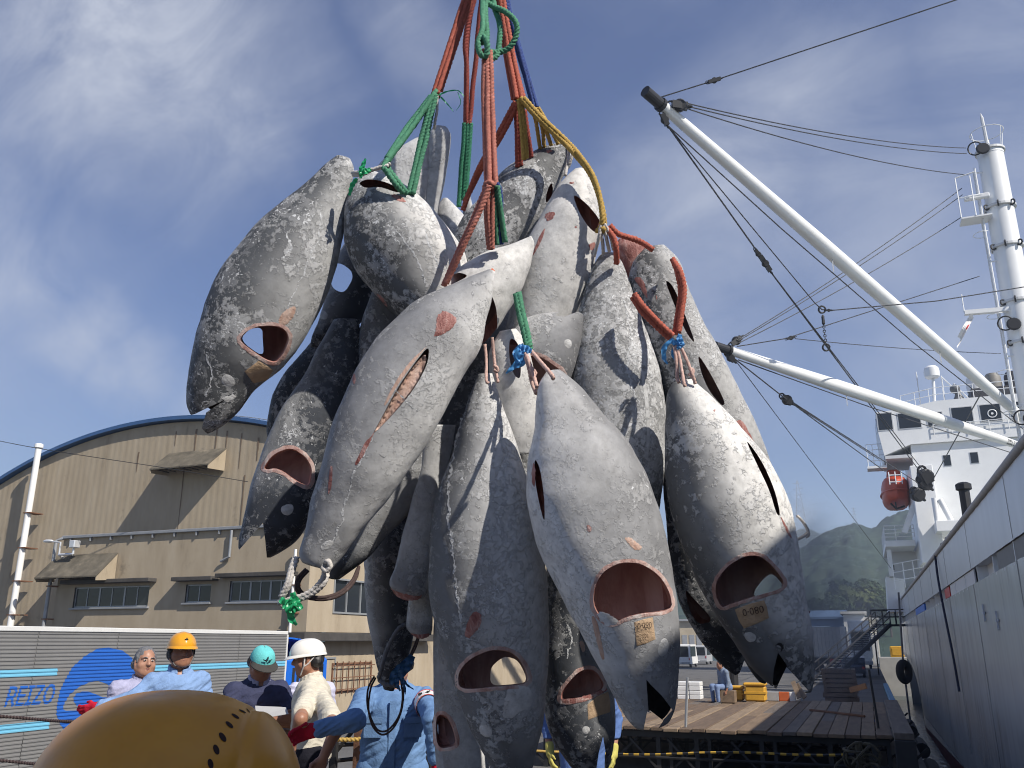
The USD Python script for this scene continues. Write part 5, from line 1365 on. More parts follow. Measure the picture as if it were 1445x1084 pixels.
f12 = Fish('foremost tuna with huge arched gill hole, white eye and tan tag on its cheek',
    [(772, 524, 790, 522), (759, 548, 813, 540), (755, 600, 850, 583), (744, 655, 890, 630), (743, 700, 915, 677), (753, 750, 933, 733), (772, 805, 946, 795), (800, 858, 954, 855), (823, 900, 959, 905), (846, 945, 958, 955), (866, 985, 954, 995), (884, 1015, 945, 1017), (897, 1028, 920, 1030)],
    (3.22, 3.05), 20, 'lit2', .85, holes=[([(837, 858), (838, 830), (851, 806), (877, 793), (905, 795), (931, 812), (946, 838), (949, 862), (892, 867), (858, 884)], 'front'), ([(838, 868), (842, 866), (858, 884), (857, 930), (851, 930), (843, 895)], 'shallow'),
        ([(754, 645), (762, 660), (768, 700), (769, 740), (762, 716), (755, 680)], 'slit')], cav=(.14, .80), mouth=[(912, 959), (918, 966), (934, 982), (949, 1002), (936, 1016), (915, 1003)], notch=[(914, 1000), (936, 1017), (918, 1045), (907, 1036)], eye=(936, 915, 10, 1.4), seed=20, n=96)
f12.patch('paper_tag', Polygon([(895, 878), (908, 874), (921, 871), (925, 902), (912, 908), (898, 912)]), TAGM, .0025, dome=.0012)
f12.text([('030 0', 1)], 909, 882, 7.5, PI - .08, squeeze=.68)
f12.text([('101', 1)], 910, 897, 5, PI - .05, squeeze=.7)
f12.patch('pale_cut_edge', [(834, 872), (838, 868), (844, 880), (849, 905), (854, 930), (849, 931), (842, 905)], PALEFLESH)
f12.patch('raw_wound', [(880, 760), (888, 757), (899, 766), (908, 773), (897, 778)], PALEFLESH)
f12.patch('gill_flap', [(840, 872), (846, 862), (862, 868), (876, 878), (858, 886)], SKINS['lit'], .001, dome=.003)
f16 = Fish('dark tuna at the bottom centre with bright red gill cut and blank tan tag',
    [(785, 700, 840, 700), (772, 740, 850, 760), (770, 800, 855, 810), (768, 860, 860, 870), (766, 920, 863, 925), (766, 970, 867, 970), (769, 1010, 869, 1010), (780, 1045, 866, 1045), (800, 1075, 861, 1075), (820, 1104, 853, 1104)],
    (3.65, 3.5), 190, 'blue', .8, holes=[([(792, 992), (791, 977), (817, 946), (840, 944), (856, 971), (825, 984)], 'front')], cav=(.3, .74), mouth=[(851, 1040), (845, 1062), (838, 1110), (852, 1110), (856, 1070)], eye=(827, 1030, 6), seed=21)
f16.patch('paper_tag', Polygon([(829, 994), (842, 983), (858, 976), (861, 990), (861, 1005), (845, 1010), (830, 1016)]), TAGM, .0025, dome=.0012)
f16.patch('cut_edge', [(791, 985), (797, 987), (825, 983), (857, 970), (857, 975), (826, 990), (793, 996)], MEAT)
f16.patch('fin_ring', [(817, 905), (822, 903), (826, 911), (825, 921), (820, 918)], PALEFLESH)
f17 = Fish('blue-black tuna with forked open jaws hanging at the lower left',
    [(470, 452, 508, 452), (446, 495, 508, 500), (425, 535, 496, 560), (402, 570, 482, 610), (383, 605, 466, 650), (366, 648, 453, 690), (352, 690, 441, 722), (343, 735, 425, 755), (338, 772, 395, 780), (342, 783, 381, 787)],
    (3.85, 3.68), 10, 'blue', .75, holes=[([(369, 664), (385, 641), (411, 631), (432, 645), (441, 662), (437, 686), (425, 684), (392, 660)], 'front')], cav=(.2, .74), mouth=[(371, 738), (334, 780), (345, 800), (377, 792), (374, 760)], eye=(405, 718, 9), seed=22)
f18 = Fish('grey tuna back showing as a curved edge behind the blue-black forked one',
    [(452, 470, 520, 480), (425, 500, 490, 530), (398, 535, 460, 580), (382, 570, 440, 620), (377, 605, 420, 650), (384, 640, 410, 668)], (4.05, 4.0), 180, 'blue', .7, n=44, m=32, seed=23)
f19 = Fish('dark tuna head with blue sky seen through it, behind the far left pair',
    [(492, 335, 545, 370), (478, 362, 535, 396), (470, 395, 527, 420), (458, 425, 519, 442), (447, 455, 496, 466), (439, 480, 462, 484), (438, 489, 447, 491)], (4.0, 3.95), 350, 'blue', .5,
    holes=[([(470, 372), (482, 372), (496, 382), (498, 394), (485, 415), (466, 405)], 'through')], cav=(.1, .5), eye=(457, 445, 7), seed=24, n=44, m=36)
f20 = Fish('plain grey strip of tuna flank between dark head and slit-bellied fish',
    [(527, 405, 568, 440), (512, 450, 562, 480), (502, 490, 552, 520), (492, 540, 532, 570), (480, 590, 512, 620), (478, 620, 500, 640)], (3.88, 3.85), 100, 'plain', .8, n=44, m=32, seed=25)
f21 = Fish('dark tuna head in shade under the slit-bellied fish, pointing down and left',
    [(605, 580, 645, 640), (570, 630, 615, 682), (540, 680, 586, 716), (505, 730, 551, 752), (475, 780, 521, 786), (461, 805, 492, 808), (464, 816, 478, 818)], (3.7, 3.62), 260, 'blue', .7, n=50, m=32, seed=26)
f22 = Fish('grey tuna tail in shade with rough red cut end, left of the tall fish',
    [(600, 600, 642, 600), (593, 650, 632, 655), (582, 700, 622, 700), (570, 750, 614, 755), (558, 800, 608, 800), (549, 824, 604, 833), (560, 838, 598, 844)], (3.66, 3.6), 250, 'plain', .8, n=50, m=36, sq=2.3, seed=27)
f22.patch('cut_end', [(550, 829), (556, 833), (570, 838), (590, 842), (598, 838), (592, 846), (575, 849), (560, 843)], MEAT)
f22b = Fish('short grey tail stub with red cut end, hanging below the rough-cut one',
    [(578, 815, 613, 812), (575, 850, 612, 850), (572, 882, 611, 880), (578, 893, 609, 896)], (3.74, 3.7), 250, 'plain', .8, n=30, m=32, seed=28)
f22b.patch('cut_end', [(578, 893), (592, 896), (608, 893), (604, 900), (590, 902)], MEAT)
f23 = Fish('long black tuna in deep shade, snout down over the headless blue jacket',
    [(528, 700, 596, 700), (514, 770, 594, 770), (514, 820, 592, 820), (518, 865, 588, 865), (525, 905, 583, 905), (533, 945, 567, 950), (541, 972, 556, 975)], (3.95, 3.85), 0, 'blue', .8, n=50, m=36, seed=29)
f24 = Fish('grey tuna at the bottom left of centre, dull red gill hole low down',
    [(606, 760, 650, 760), (610, 830, 660, 830), (612, 880, 664, 880), (612, 930, 670, 930), (612, 980, 680, 985), (613, 1030, 684, 1040), (616, 1084, 690, 1084), (625, 1130, 680, 1130), (640, 1160, 665, 1160)], (3.75, 3.66), 220, 'plain', .75,
    holes=[([(616, 1048), (615, 1014), (622, 1007), (633, 1013), (641, 1031), (645, 1052), (623, 1057)], 'front')], cav=(.3, .75), seed=30)
f25 = Fish('narrow dark grey tail between the tall fish and the foremost one',
    [(736, 568, 754, 568), (731, 600, 758, 600), (728, 650, 758, 650), (726, 720, 762, 720), (730, 780, 762, 780)], (3.6, 3.6), 180, 'dark', .9, n=36, m=28, seed=31)
f28 = Fish('dark tuna deep inside the bundle, seen in the gap under the diagonal fish',
    [(610, 420, 720, 420), (580, 520, 740, 520), (570, 620, 740, 620), (575, 700, 720, 700), (600, 790, 690, 790), (630, 850, 670, 850)], (4.1, 4.05), 180, 'blue', .6, n=40, m=32, seed=32)
f29 = Fish('dark tuna inside the bundle behind the rime-covered one, mostly hidden',
    [(745, 420, 850, 420), (740, 520, 880, 520), (760, 620, 920, 620), (790, 720, 930, 720), (820, 800, 900, 800), (840, 850, 880, 850)], (4.1, 4.05), 180, 'blue', .6, n=40, m=32, seed=33)

f8.patch('inner_belly_wall', [(600, 498), (602, 512), (583, 549), (552, 587), (526, 614), (536, 595), (558, 556), (581, 520)], PALEFLESH, -.011, dome=.006)
f8.frost([(525, 617), (515, 640), (500, 665), (490, 700), (480, 740), (470, 765)], 3.0, 2)
f8.frost([(500, 480), (520, 500), (530, 492)], 2.0, 3); f8.frost([(555, 545), (575, 570), (590, 580)], 2.0, 4)
f8.frost([(640, 470), (655, 480), (650, 500), (660, 505)], 1.6, 5)
f14.frost([(652, 590), (640, 640), (632, 690), (634, 740), (640, 790), (645, 840), (650, 880)], 3.6, 6)
f14.frost([(660, 640), (672, 680), (668, 720), (690, 760)], 2.0, 7); f14.frost([(700, 600), (715, 640), (712, 680)], 1.8, 8)
f14.frost([(618, 740), (622, 790), (618, 840)], 2.6, 9); f14.frost([(655, 900), (675, 905), (690, 890)], 2.4, 10)






f1.frost([(405, 330), (412, 350), (400, 365)], 3.0, 24); f1.frost([(355, 375), (362, 395), (380, 405), (375, 425), (360, 440)], 3.0, 25)
f1.frost([(455, 300), (448, 340), (430, 380), (405, 440)], 2.2, 26); f1.frost([(310, 430), (320, 460), (312, 490), (325, 510)], 3.2, 27); f1.frost([(290, 500), (300, 530), (290, 560)], 3.0, 28)
f2.frost([(510, 310), (530, 330), (525, 350)], 2.6, 29); f2.frost([(555, 320), (575, 345), (590, 370), (600, 400)], 2.6, 30); f2.frost([(540, 380), (560, 400), (570, 425)], 2.4, 31); f2.frost([(600, 330), (612, 360), (625, 385)], 2.4, 32)
f10.frost([(855, 400), (845, 450), (850, 500), (840, 560)], 3.0, 33); f10.frost([(880, 420), (890, 470), (885, 520), (900, 570)], 3.0, 34); f10.frost([(865, 520), (870, 570), (880, 620)], 3.0, 35)
f5.frost([(760, 225), (745, 245), (740, 270)], 3.0, 36); f5.frost([(780, 235), (765, 260), (755, 290)], 3.0, 37); f5.frost([(710, 270), (700, 300), (690, 330)], 3.0, 38)
f17.frost([(440, 560), (450, 590), (446, 620)], 2.6, 39); f16.frost([(800, 880), (806, 905), (800, 930)], 3.0, 40); f16.frost([(840, 1010), (850, 1025)], 2.4, 41)
for q in ([(925, 415), (928, 420), (926, 424)], [(1006, 579), (1010, 577), (1009, 582)]):
    (f11 if q[0][0] < 1000 else f13).patch('raw_patch', q, MEAT, step=3, jag=.8)
f12.patch('raw_patch', [(827, 742), (832, 740), (836, 748), (830, 752)], MEAT); f12.patch('raw_patch', [(752, 650), (756, 660), (755, 690), (750, 680)], MEAT)
f8.patch('raw_patch', [(497, 530), (501, 528), (502, 541), (498, 543)], MEAT); f8.patch('raw_patch', [(465, 660), (470, 655), (468, 690), (462, 700)], MEAT)
f14.patch('raw_patch', [(757, 700), (763, 730), (766, 760), (760, 740)], MEAT)

# ---------------------------------------------------------------- ropes, cords, twine
def rope_mat(name, c, c2=None):
    c = np.array(c, float)
    return plain(name, tuple(c), .8, .28, 60.0, .3, 140, dirt=(tuple(np.minimum(c * 1.5 + .06, 1)), .58, 22.0))
ORANGE = rope_mat('faded_red_rope', (0.36, 0.085, 0.052))
DRED = rope_mat('deep_red_rope', (0.23, 0.04, 0.028))
SALMON = rope_mat('salmon_rope', (0.38, 0.135, 0.1))
GREEN = rope_mat('green_rope', (0.055, 0.21, 0.12))
DGREEN = rope_mat('dark_green_rope', (0.02, 0.16, 0.085))
YELLOW = rope_mat('yellow_rope', (0.4, 0.26, 0.06))
BLUERP = rope_mat('blue_rope', (0.02, 0.05, 0.2))
CORD = rope_mat('white_cord', (0.5, 0.47, 0.44))
PCORD = rope_mat('pink_cord', (0.5, 0.33, 0.28))
DCORD = rope_mat('dark_cord', (0.05, 0.03, 0.028))
GPLAST = usdkit.material(stage, '/World/Looks/green_plastic', {'p': ('principled_bsdf', {'base_color': (0.03, 0.42, 0.17), 'roughness': 0.3}), 't': ('translucent_bsdf', {'color': (0.05, 0.5, 0.2)}), 'm': ('mix_closure', {'fac': 0.4})},
                         [('p.BSDF', 'm.closure1'), ('t.BSDF', 'm.closure2')], surface='m.closure')
BPLAST = usdkit.material(stage, '/World/Looks/blue_twine', {'p': ('principled_bsdf', {'base_color': (0.07, 0.27, 0.58), 'roughness': 0.35}), 't': ('translucent_bsdf', {'color': (0.1, 0.35, 0.7)}), 'm': ('mix_closure', {'fac': 0.3})},
                         [('p.BSDF', 'm.closure1'), ('t.BSDF', 'm.closure2')], surface='m.closure')
_rs = [0]
def rope(label, strands, mat, r=.0115, name='lifting_rope', cat='rope', twist=(3, .05, .3), wob=.0):
    """strands: lists of (x, y, depth) in the photograph, each one a strand of the same rope"""
    o = thing(name, label, cat)
    for st in strands:
        _rs[0] += 1
        p = np.array([at(*q) for q in st])
        L = np.linalg.norm(np.diff(p, axis=0), axis=1).sum()
        n = int(max(10, L / .007)) if twist else int(max(10, L / .015))
        q = smooth_path(p, n)
        t = np.linspace(0, 1, n)
        q = q + (r * .35) * (meshkit.noise(np.stack([t * L * 9, t * 0 + _rs[0], t * 0], -1))[:, None] - .5) * rgt
        obj('strand', MB().tube(q, r, 10, twist=twist), mat, o, smooth=True)
    return o
TOP = -70
hk = thing('hook_ring', 'steel ring above the ropes', 'ring')
obj('ring', MB().torus(at(690, -85, 3.9), .09, .016, fwd, 24, 8), BLK, hk)
rope('three parallel faded red ropes slanting down to the left green ones', [[(672, TOP, 3.9), (655, 0, 3.85), (612, 133, 3.75)], [(677, TOP, 3.9), (660, 0, 3.85), (617, 133, 3.74)], [(682, TOP, 3.9), (664, 0, 3.86), (622, 128, 3.75)], [(676, TOP, 3.92), (657, 0, 3.88), (614, 128, 3.78)]], ORANGE)
rope('pair of deep red ropes hanging behind, tied to the dark green pair', [[(690, TOP, 4.2), (665, 15, 4.2), (657, 60, 4.2), (659, 110, 4.2), (659, 176, 4.2)], [(694, TOP, 4.2), (680, 0, 4.2), (671, 90, 4.2), (662, 176, 4.2)], [(688, TOP, 4.22), (661, 40, 4.22), (657, 176, 4.22)]], DRED)
rope('two dark green ropes hanging straight below the deep red pair', [[(656, 174, 4.2), (652, 230, 4.2), (648, 292, 4.2)], [(660, 174, 4.2), (658, 230, 4.2), (654, 282, 4.2)], [(664, 174, 4.2), (661, 220, 4.2), (657, 272, 4.2)]], DGREEN)
rope('green ropes running from the red ends down to the left and under a fish', [[(617, 128, 3.74), (585, 175, 3.68), (549, 226, 3.58), (548, 238, 3.56), (562, 258, 3.56), (574, 273, 3.6)], [(613, 132, 3.72), (580, 182, 3.66), (544, 230, 3.56), (546, 242, 3.54), (558, 260, 3.55), (568, 272, 3.58)], [(608, 136, 3.74), (578, 176, 3.68), (546, 224, 3.57)]], GREEN)
rope('second pair of green ropes falling steeply across the pale tail', [[(615, 134, 3.72), (600, 200, 3.68), (582, 274, 3.62)], [(611, 136, 3.72), (594, 200, 3.68), (577, 274, 3.62)], [(606, 150, 3.74), (592, 210, 3.7), (580, 268, 3.64)]], GREEN)
rope('short dark red rope end hanging behind the left green ropes', [[(618, 132, 3.8), (606, 158, 3.8), (597, 188, 3.8)], [(620, 134, 3.82), (609, 150, 3.82), (603, 182, 3.82)]], DRED, .009)
rope('thin white cord hanging from the left red rope ends', [[(617, 135, 3.72), (617, 155, 3.72), (614, 172, 3.72), (613, 182, 3.74)]], CORD, .006, 'cord_loop', 'cord', (2, .03, .25))
rope('salmon rope of several strands in the middle, hanging from the green loop', [[(684, 70, 3.6), (683, 150, 3.55), (688, 268, 3.45)], [(688, 70, 3.6), (688, 150, 3.54), (691, 266, 3.44)], [(692, 72, 3.6), (695, 160, 3.54), (700, 264, 3.45)], [(689, 72, 3.62), (691, 160, 3.57), (697, 264, 3.48)]], SALMON, .011)
rope('small green knot loop from which the salmon rope hangs', [[(686, TOP, 3.8), (682, 0, 3.72), (681, 40, 3.62), (675, 60, 3.58), (678, 76, 3.57), (687, 78, 3.57), (688, 62, 3.57), (683, 53, 3.58), (678, 62, 3.6)], [(692, TOP, 3.8), (686, 0, 3.72), (687, 60, 3.63)], [(690, TOP, 3.82), (683, 20, 3.7), (685, 62, 3.62)]], GREEN)
rope('big open green rope loop swinging to the right near the top', [[(690, TOP, 3.8), (688, -5, 3.76), (694, 8, 3.72), (712, 16, 3.68), (727, 30, 3.66), (729, 48, 3.66), (720, 66, 3.66), (704, 74, 3.66), (690, 73, 3.64)], [(692, TOP, 3.8), (696, 0, 3.74), (704, 30, 3.7), (706, 50, 3.68), (703, 72, 3.66), (697, 82, 3.64), (690, 78, 3.62)]], GREEN)
rope('salmon ropes spreading down and left to the pale fish', [[(687, 263, 3.42), (672, 300, 3.42), (651, 345, 3.42), (626, 404, 3.45)], [(691, 262, 3.41), (676, 300, 3.4), (655, 345, 3.4), (630, 400, 3.43)], [(684, 266, 3.44), (686, 260, 3.42), (692, 258, 3.41), (696, 262, 3.42)]], SALMON)
rope('salmon ropes hanging straight on from the middle knot', [[(688, 264, 3.45), (689, 310, 3.46), (692, 353, 3.48)], [(696, 262, 3.45), (695, 310, 3.46), (695, 352, 3.48)], [(685, 272, 3.47), (687, 320, 3.48), (690, 352, 3.5)]], SALMON, .01)
rope('short green ropes beside the hanging salmon ones', [[(700, 262, 3.45), (698, 285, 3.46), (701, 346, 3.5)], [(702, 262, 3.44), (705, 290, 3.46), (713, 342, 3.5)]], GREEN, .011)
rope('short blue rope between the green ones at the middle knot', [[(697, 262, 3.46), (703, 262, 3.45), (707, 285, 3.47), (708, 345, 3.52)], [(704, 264, 3.47), (705, 300, 3.49), (705, 345, 3.53)]], BLUERP, .0095)
rope('red rope running diagonally from the right knot down behind the middle', [[(728, 143, 3.75), (706, 184, 3.8), (684, 222, 3.9), (668, 255, 4.0), (653, 297, 4.05)], [(731, 145, 3.75), (709, 188, 3.8), (687, 224, 3.9), (672, 252, 4.0), (656, 285, 4.05)]], ORANGE)
rope('red ropes slanting from the top to the right-hand knot', [[(700, TOP, 3.9), (706, 0, 3.86), (716, 65, 3.82), (729, 140, 3.75)], [(704, TOP, 3.9), (711, 0, 3.86), (722, 65, 3.82), (736, 140, 3.76)], [(698, TOP, 3.92), (702, 0, 3.88), (713, 70, 3.84), (725, 140, 3.78)], [(702, TOP, 3.92), (708, 20, 3.88), (726, 90, 3.84), (742, 150, 3.8)]], ORANGE)
rope('single green rope hidden among the right-hand red ones', [[(706, TOP, 3.94), (712, 30, 3.9), (724, 100, 3.86), (733, 150, 3.82), (740, 160, 3.8)]], GREEN, .0095)
rope('blue ropes slanting down to the right from the top', [[(706, TOP, 3.95), (714, 0, 3.92), (730, 60, 3.9), (754, 152, 3.86)], [(708, TOP, 3.95), (718, 10, 3.92), (734, 70, 3.9), (758, 152, 3.86)], [(705, TOP, 3.97), (711, 5, 3.94), (727, 60, 3.92), (751, 146, 3.88)]], BLUERP, .0095)
rope('red ropes hanging straight below the right-hand knot', [[(728, 145, 3.78), (730, 190, 3.8), (731, 236, 3.84)], [(733, 145, 3.78), (734, 190, 3.8), (735, 234, 3.84)], [(739, 155, 3.8), (745, 190, 3.82), (750, 222, 3.86)]], DRED)
rope('yellow ropes hanging straight below the right-hand knot', [[(732, 140, 3.74), (736, 180, 3.76), (739, 226, 3.8)], [(736, 140, 3.74), (740, 180, 3.76), (743, 224, 3.8)]], YELLOW, .0105)
rope('long yellow rope draped over the fish tip and down the right side', [[(734, 138, 3.73), (760, 168, 3.74), (794, 200, 3.76), (812, 218, 3.7), (832, 244, 3.66), (843, 270, 3.64), (851, 300, 3.62), (853, 320, 3.64)], [(738, 138, 3.73), (764, 166, 3.74), (800, 200, 3.76), (818, 220, 3.68), (838, 250, 3.64), (848, 285, 3.62), (850, 310, 3.6), (846, 326, 3.62)], [(843, 326, 3.64), (850, 322, 3.6), (854, 330, 3.62)]], YELLOW, .0115)
rope('yellow ropes fanning from the blue ends to the top fish', [[(752, 152, 3.84), (757, 175, 3.86), (762, 210, 3.9)], [(756, 152, 3.84), (765, 180, 3.86), (768, 208, 3.9)], [(758, 154, 3.84), (768, 178, 3.85), (778, 206, 3.88)], [(759, 152, 3.84), (776, 180, 3.85), (788, 204, 3.86)]], YELLOW, .0085)
rope('red rope coiled around the raw meat and looped under the grey tail at right', [[(856, 322, 3.62), (866, 336, 3.6), (869, 352, 3.6), (870, 372, 3.64)], [(860, 318, 3.66), (872, 330, 3.66), (890, 336, 3.68), (905, 342, 3.68), (920, 352, 3.64)], [(952, 370, 3.58), (960, 385, 3.52), (965, 410, 3.5), (962, 440, 3.48), (957, 470, 3.46)], [(949, 366, 3.6), (957, 385, 3.54), (961, 412, 3.52), (957, 442, 3.5), (953, 472, 3.48)], [(896, 415, 3.5), (910, 435, 3.47), (930, 456, 3.45), (950, 474, 3.45)], [(893, 420, 3.52), (906, 440, 3.48), (926, 460, 3.46), (946, 478, 3.46)]], ORANGE, .012)
rope('green rope pair hanging over the grey head to the blue twine', [[(728, 415, 3.48), (733, 445, 3.45), (741, 476, 3.42), (745, 490, 3.4)], [(732, 413, 3.48), (738, 445, 3.45), (745, 474, 3.42), (748, 490, 3.4)], [(747, 486, 3.4), (748, 498, 3.4)]], GREEN, .012)

def streamer(label, strips, mat, name, cat, w=.02):
    """crumpled flat ribbons"""
    o = thing(name, label, cat)
    for k, st in enumerate(strips):
        p = smooth_path(np.array([at(*q[:3]) for q in st]), 26)
        ww = np.interp(np.linspace(0, 1, 26), np.linspace(0, 1, len(st)), [(q[3] if len(q) > 3 else 1) for q in st]) * w
        t = np.gradient(p, axis=0); t /= np.linalg.norm(t, axis=1, keepdims=True)
        s_ = np.cross(t, -fwd); s_ /= np.linalg.norm(s_, axis=1, keepdims=True)
        tw = np.sin(np.arange(26) * .9 + k * 2.1)[:, None]
        nrm = np.cross(s_, t)
        rows = []
        for j, u in enumerate((-1, -.33, .33, 1)):
            rows.append(p + s_ * (ww * u)[:, None] + nrm * (ww[:, None] * (.55 * tw * u + .4 * (j % 2))))
        v = np.stack(rows, 1).reshape(-1, 3)
        i, j = np.meshgrid(np.arange(25), np.arange(3), indexing='ij')
        f = np.stack([i * 4 + j, i * 4 + j + 1, (i + 1) * 4 + j + 1, (i + 1) * 4 + j], -1).reshape(-1, 4)
        obj('ribbon', MB().add(v, f), mat, o, smooth=True)
    return o
streamer('wispy green plastic netting blowing at the left red rope ends', [[(620, 134, 3.72, .5), (632, 129, 3.72, .4), (646, 128, 3.72, .3), (655, 136, 3.72, .2)], [(622, 137, 3.72, .5), (634, 150, 3.72, .25), (640, 158, 3.72, .1)], [(646, 130, 3.72, .2), (650, 145, 3.72, .2), (644, 156, 3.72, .1)]], GPLAST, 'plastic_streamer', 'plastic', .008)
streamer('green plastic knot tied between the two left tuna tails', [[(509, 252, 3.55, .5), (511, 238, 3.55, 1), (516, 224, 3.55, .4)], [(508, 240, 3.54, .8), (515, 242, 3.53, 1.2), (523, 239, 3.54, .6)], [(504, 252, 3.56, .6), (497, 262, 3.57, .8), (493, 276, 3.58, .4)]], GPLAST, 'plastic_streamer', 'plastic', .012)
rope('grey cord joining the two left tuna tails', [[(497, 244, 3.6), (508, 243, 3.56), (522, 240, 3.55), (540, 236, 3.55), (551, 231, 3.55)], [(498, 247, 3.6), (512, 246, 3.56), (530, 238, 3.55), (548, 234, 3.54)]], CORD, .0075, 'cord_loop', 'cord', (2, .03, .25))
streamer('blue plastic twine knotted at the end of the middle green rope', [[(736, 487, 3.36, .6), (729, 498, 3.35, 1.2), (731, 510, 3.34, 1), (722, 520, 3.33, .7), (714, 527, 3.33, .2)], [(740, 488, 3.35, 1), (733, 500, 3.33, 1.4), (738, 512, 3.33, .8), (728, 518, 3.33, .5)], [(732, 490, 3.34, .8), (742, 492, 3.33, 1.0), (750, 496, 3.34, .6)], [(745, 488, 3.36, .5), (741, 502, 3.35, .9), (737, 514, 3.35, .3)]], BPLAST, 'twine_knot', 'twine', .013)
streamer('blue plastic twine knotted at the end of the right red loop', [[(960, 472, 3.42, .8), (956, 484, 3.41, 1.1), (948, 482, 3.42, .7)], [(950, 478, 3.42, .5), (938, 490, 3.42, .9), (937, 505, 3.43, .8), (942, 514, 3.43, .2)], [(952, 488, 3.42, .6), (950, 500, 3.42, .8), (955, 512, 3.42, .2)], [(958, 476, 3.4, .8), (962, 486, 3.4, .9), (955, 492, 3.4, .5)]], BPLAST, 'twine_knot', 'twine', .012)
rope('white cord threaded through the tail of the foremost tuna', [[(750, 496, 3.36), (765, 513, 3.2), (779, 530, 3.04), (781, 534, 3.06)], [(741, 498, 3.34), (747, 512, 3.3), (752, 526, 3.26), (758, 546, 3.2)], [(740, 500, 3.34), (746, 518, 3.3), (750, 538, 3.28), (757, 556, 3.24)], [(748, 524, 3.28), (753, 522, 3.27), (756, 528, 3.27), (751, 531, 3.27), (748, 526, 3.28)]], PCORD, .0075, 'cord_loop', 'cord', (2, .03, .25))
rope('white cord loop through the tail of the right-hand tuna', [[(954, 486, 3.42), (960, 510, 3.38), (965, 540, 3.3), (967, 545, 3.3)], [(958, 484, 3.42), (968, 505, 3.4), (977, 528, 3.36), (981, 542, 3.36)], [(951, 488, 3.42), (955, 515, 3.38), (955, 532, 3.36), (958, 540, 3.34)], [(973, 520, 3.38), (978, 522, 3.37), (977, 530, 3.36), (972, 528, 3.37)]], PCORD, .0065, 'cord_loop', 'cord', (2, .03, .25))
rope('pinkish cord loop through the tail of the tall fish', [[(684, 486, 3.4), (686, 510, 3.38), (686, 536, 3.32), (689, 541, 3.32)], [(695, 476, 3.4), (697, 500, 3.4), (699, 518, 3.38), (703, 540, 3.36)], [(697, 516, 3.38), (702, 519, 3.37), (702, 524, 3.37), (697, 522, 3.37)]], PCORD, .006, 'cord_loop', 'cord', (2, .03, .25))
rope('white cords hanging from the end of the white fish by the red coil', [[(848, 318, 3.6), (845, 335, 3.6), (838, 362, 3.64)], [(851, 318, 3.6), (856, 338, 3.62), (860, 355, 3.68)], [(853, 316, 3.6), (862, 335, 3.62), (866, 352, 3.68)], [(846, 322, 3.6), (850, 340, 3.62), (851, 358, 3.66)]], CORD, .007, 'cord_loop', 'cord', (2, .03, .25))
rope('pale cord from the top fish tip to the yellow rope', [[(803, 206, 3.9), (802, 224, 3.88), (798, 248, 3.84)], [(804, 206, 3.9), (808, 218, 3.86), (803, 232, 3.86)]], CORD, .007, 'cord_loop', 'cord', (2, .03, .25))
rope('thick grey cords hanging from the cut tail of the diagonal fish', [[(459, 800, 3.25), (456, 815, 3.22), (444, 830, 3.22), (428, 840, 3.22), (408, 846, 3.22), (392, 852, 3.22)], [(463, 800, 3.25), (459, 820, 3.22), (446, 834, 3.22), (430, 843, 3.22), (412, 849, 3.22), (396, 855, 3.22)], [(416, 787, 3.26), (410, 803, 3.24), (404, 825, 3.22), (396, 842, 3.22)], [(419, 786, 3.26), (414, 803, 3.24), (408, 825, 3.22), (399, 843, 3.22)], [(456, 795, 3.22), (463, 792, 3.2), (466, 800, 3.2), (460, 806, 3.2), (455, 800, 3.21)]], CORD, .0095, 'cord_loop', 'cord', (2, .035, .3))
rope('dark rubbery loops hanging under the cut tail of the diagonal fish', [[(432, 803, 3.4), (421, 815, 3.38), (418, 828, 3.36), (423, 838, 3.36), (436, 844, 3.36), (455, 846, 3.36), (475, 842, 3.38), (492, 830, 3.42), (502, 815, 3.5), (506, 800, 3.6)], [(435, 805, 3.4), (424, 817, 3.38), (421, 828, 3.36), (427, 837, 3.36), (440, 842, 3.36), (458, 843, 3.36), (480, 836, 3.4), (497, 820, 3.46), (505, 803, 3.58)]], DCORD, .007, 'dark_cord', 'cord', None)
streamer('shiny green plastic knot on the grey cords below the diagonal fish', [[(396, 845, 3.21, .6), (404, 852, 3.2, 1.2), (413, 856, 3.2, 1.4), (421, 852, 3.2, .6)], [(413, 836, 3.2, .6), (415, 846, 3.2, 1.2), (411, 858, 3.19, 1.3), (411, 872, 3.2, .9), (419, 882, 3.2, .4)], [(418, 845, 3.2, .6), (421, 856, 3.19, 1.0), (412, 860, 3.19, 1)], [(408, 854, 3.2, .5), (424, 857, 3.2, .7), (428, 858, 3.2, .2)]], GPLAST, 'plastic_streamer', 'plastic', .014)
rope('dark cord loops hanging from the short tail stub over the blue jacket', [[(592, 898, 3.7), (586, 915, 3.7), (578, 930, 3.7)], [(590, 898, 3.72), (583, 915, 3.72), (576, 930, 3.72)], [(566, 962, 3.72), (568, 985, 3.72), (563, 1010, 3.72), (548, 1030, 3.72), (533, 1030, 3.72), (522, 1010, 3.72), (518, 990, 3.72), (520, 970, 3.74), (528, 955, 3.8)], [(570, 965, 3.72), (567, 1000, 3.72), (556, 1026, 3.72), (540, 1037, 3.72), (526, 1025, 3.72), (520, 1000, 3.72), (523, 972, 3.74), (530, 957, 3.8)]], DCORD, .0042, 'dark_cord', 'cord', None)
rope('grey cord bowed along the black tuna to the blue twine', [[(575, 880, 3.72), (562, 888, 3.7), (547, 915, 3.7), (538, 945, 3.7), (535, 958, 3.72), (545, 966, 3.7), (560, 968, 3.7)]], plain('grey_cord', (.13, .13, .14), .8, .2, 40), .009, 'dark_cord', 'cord', (2, .04, .25))
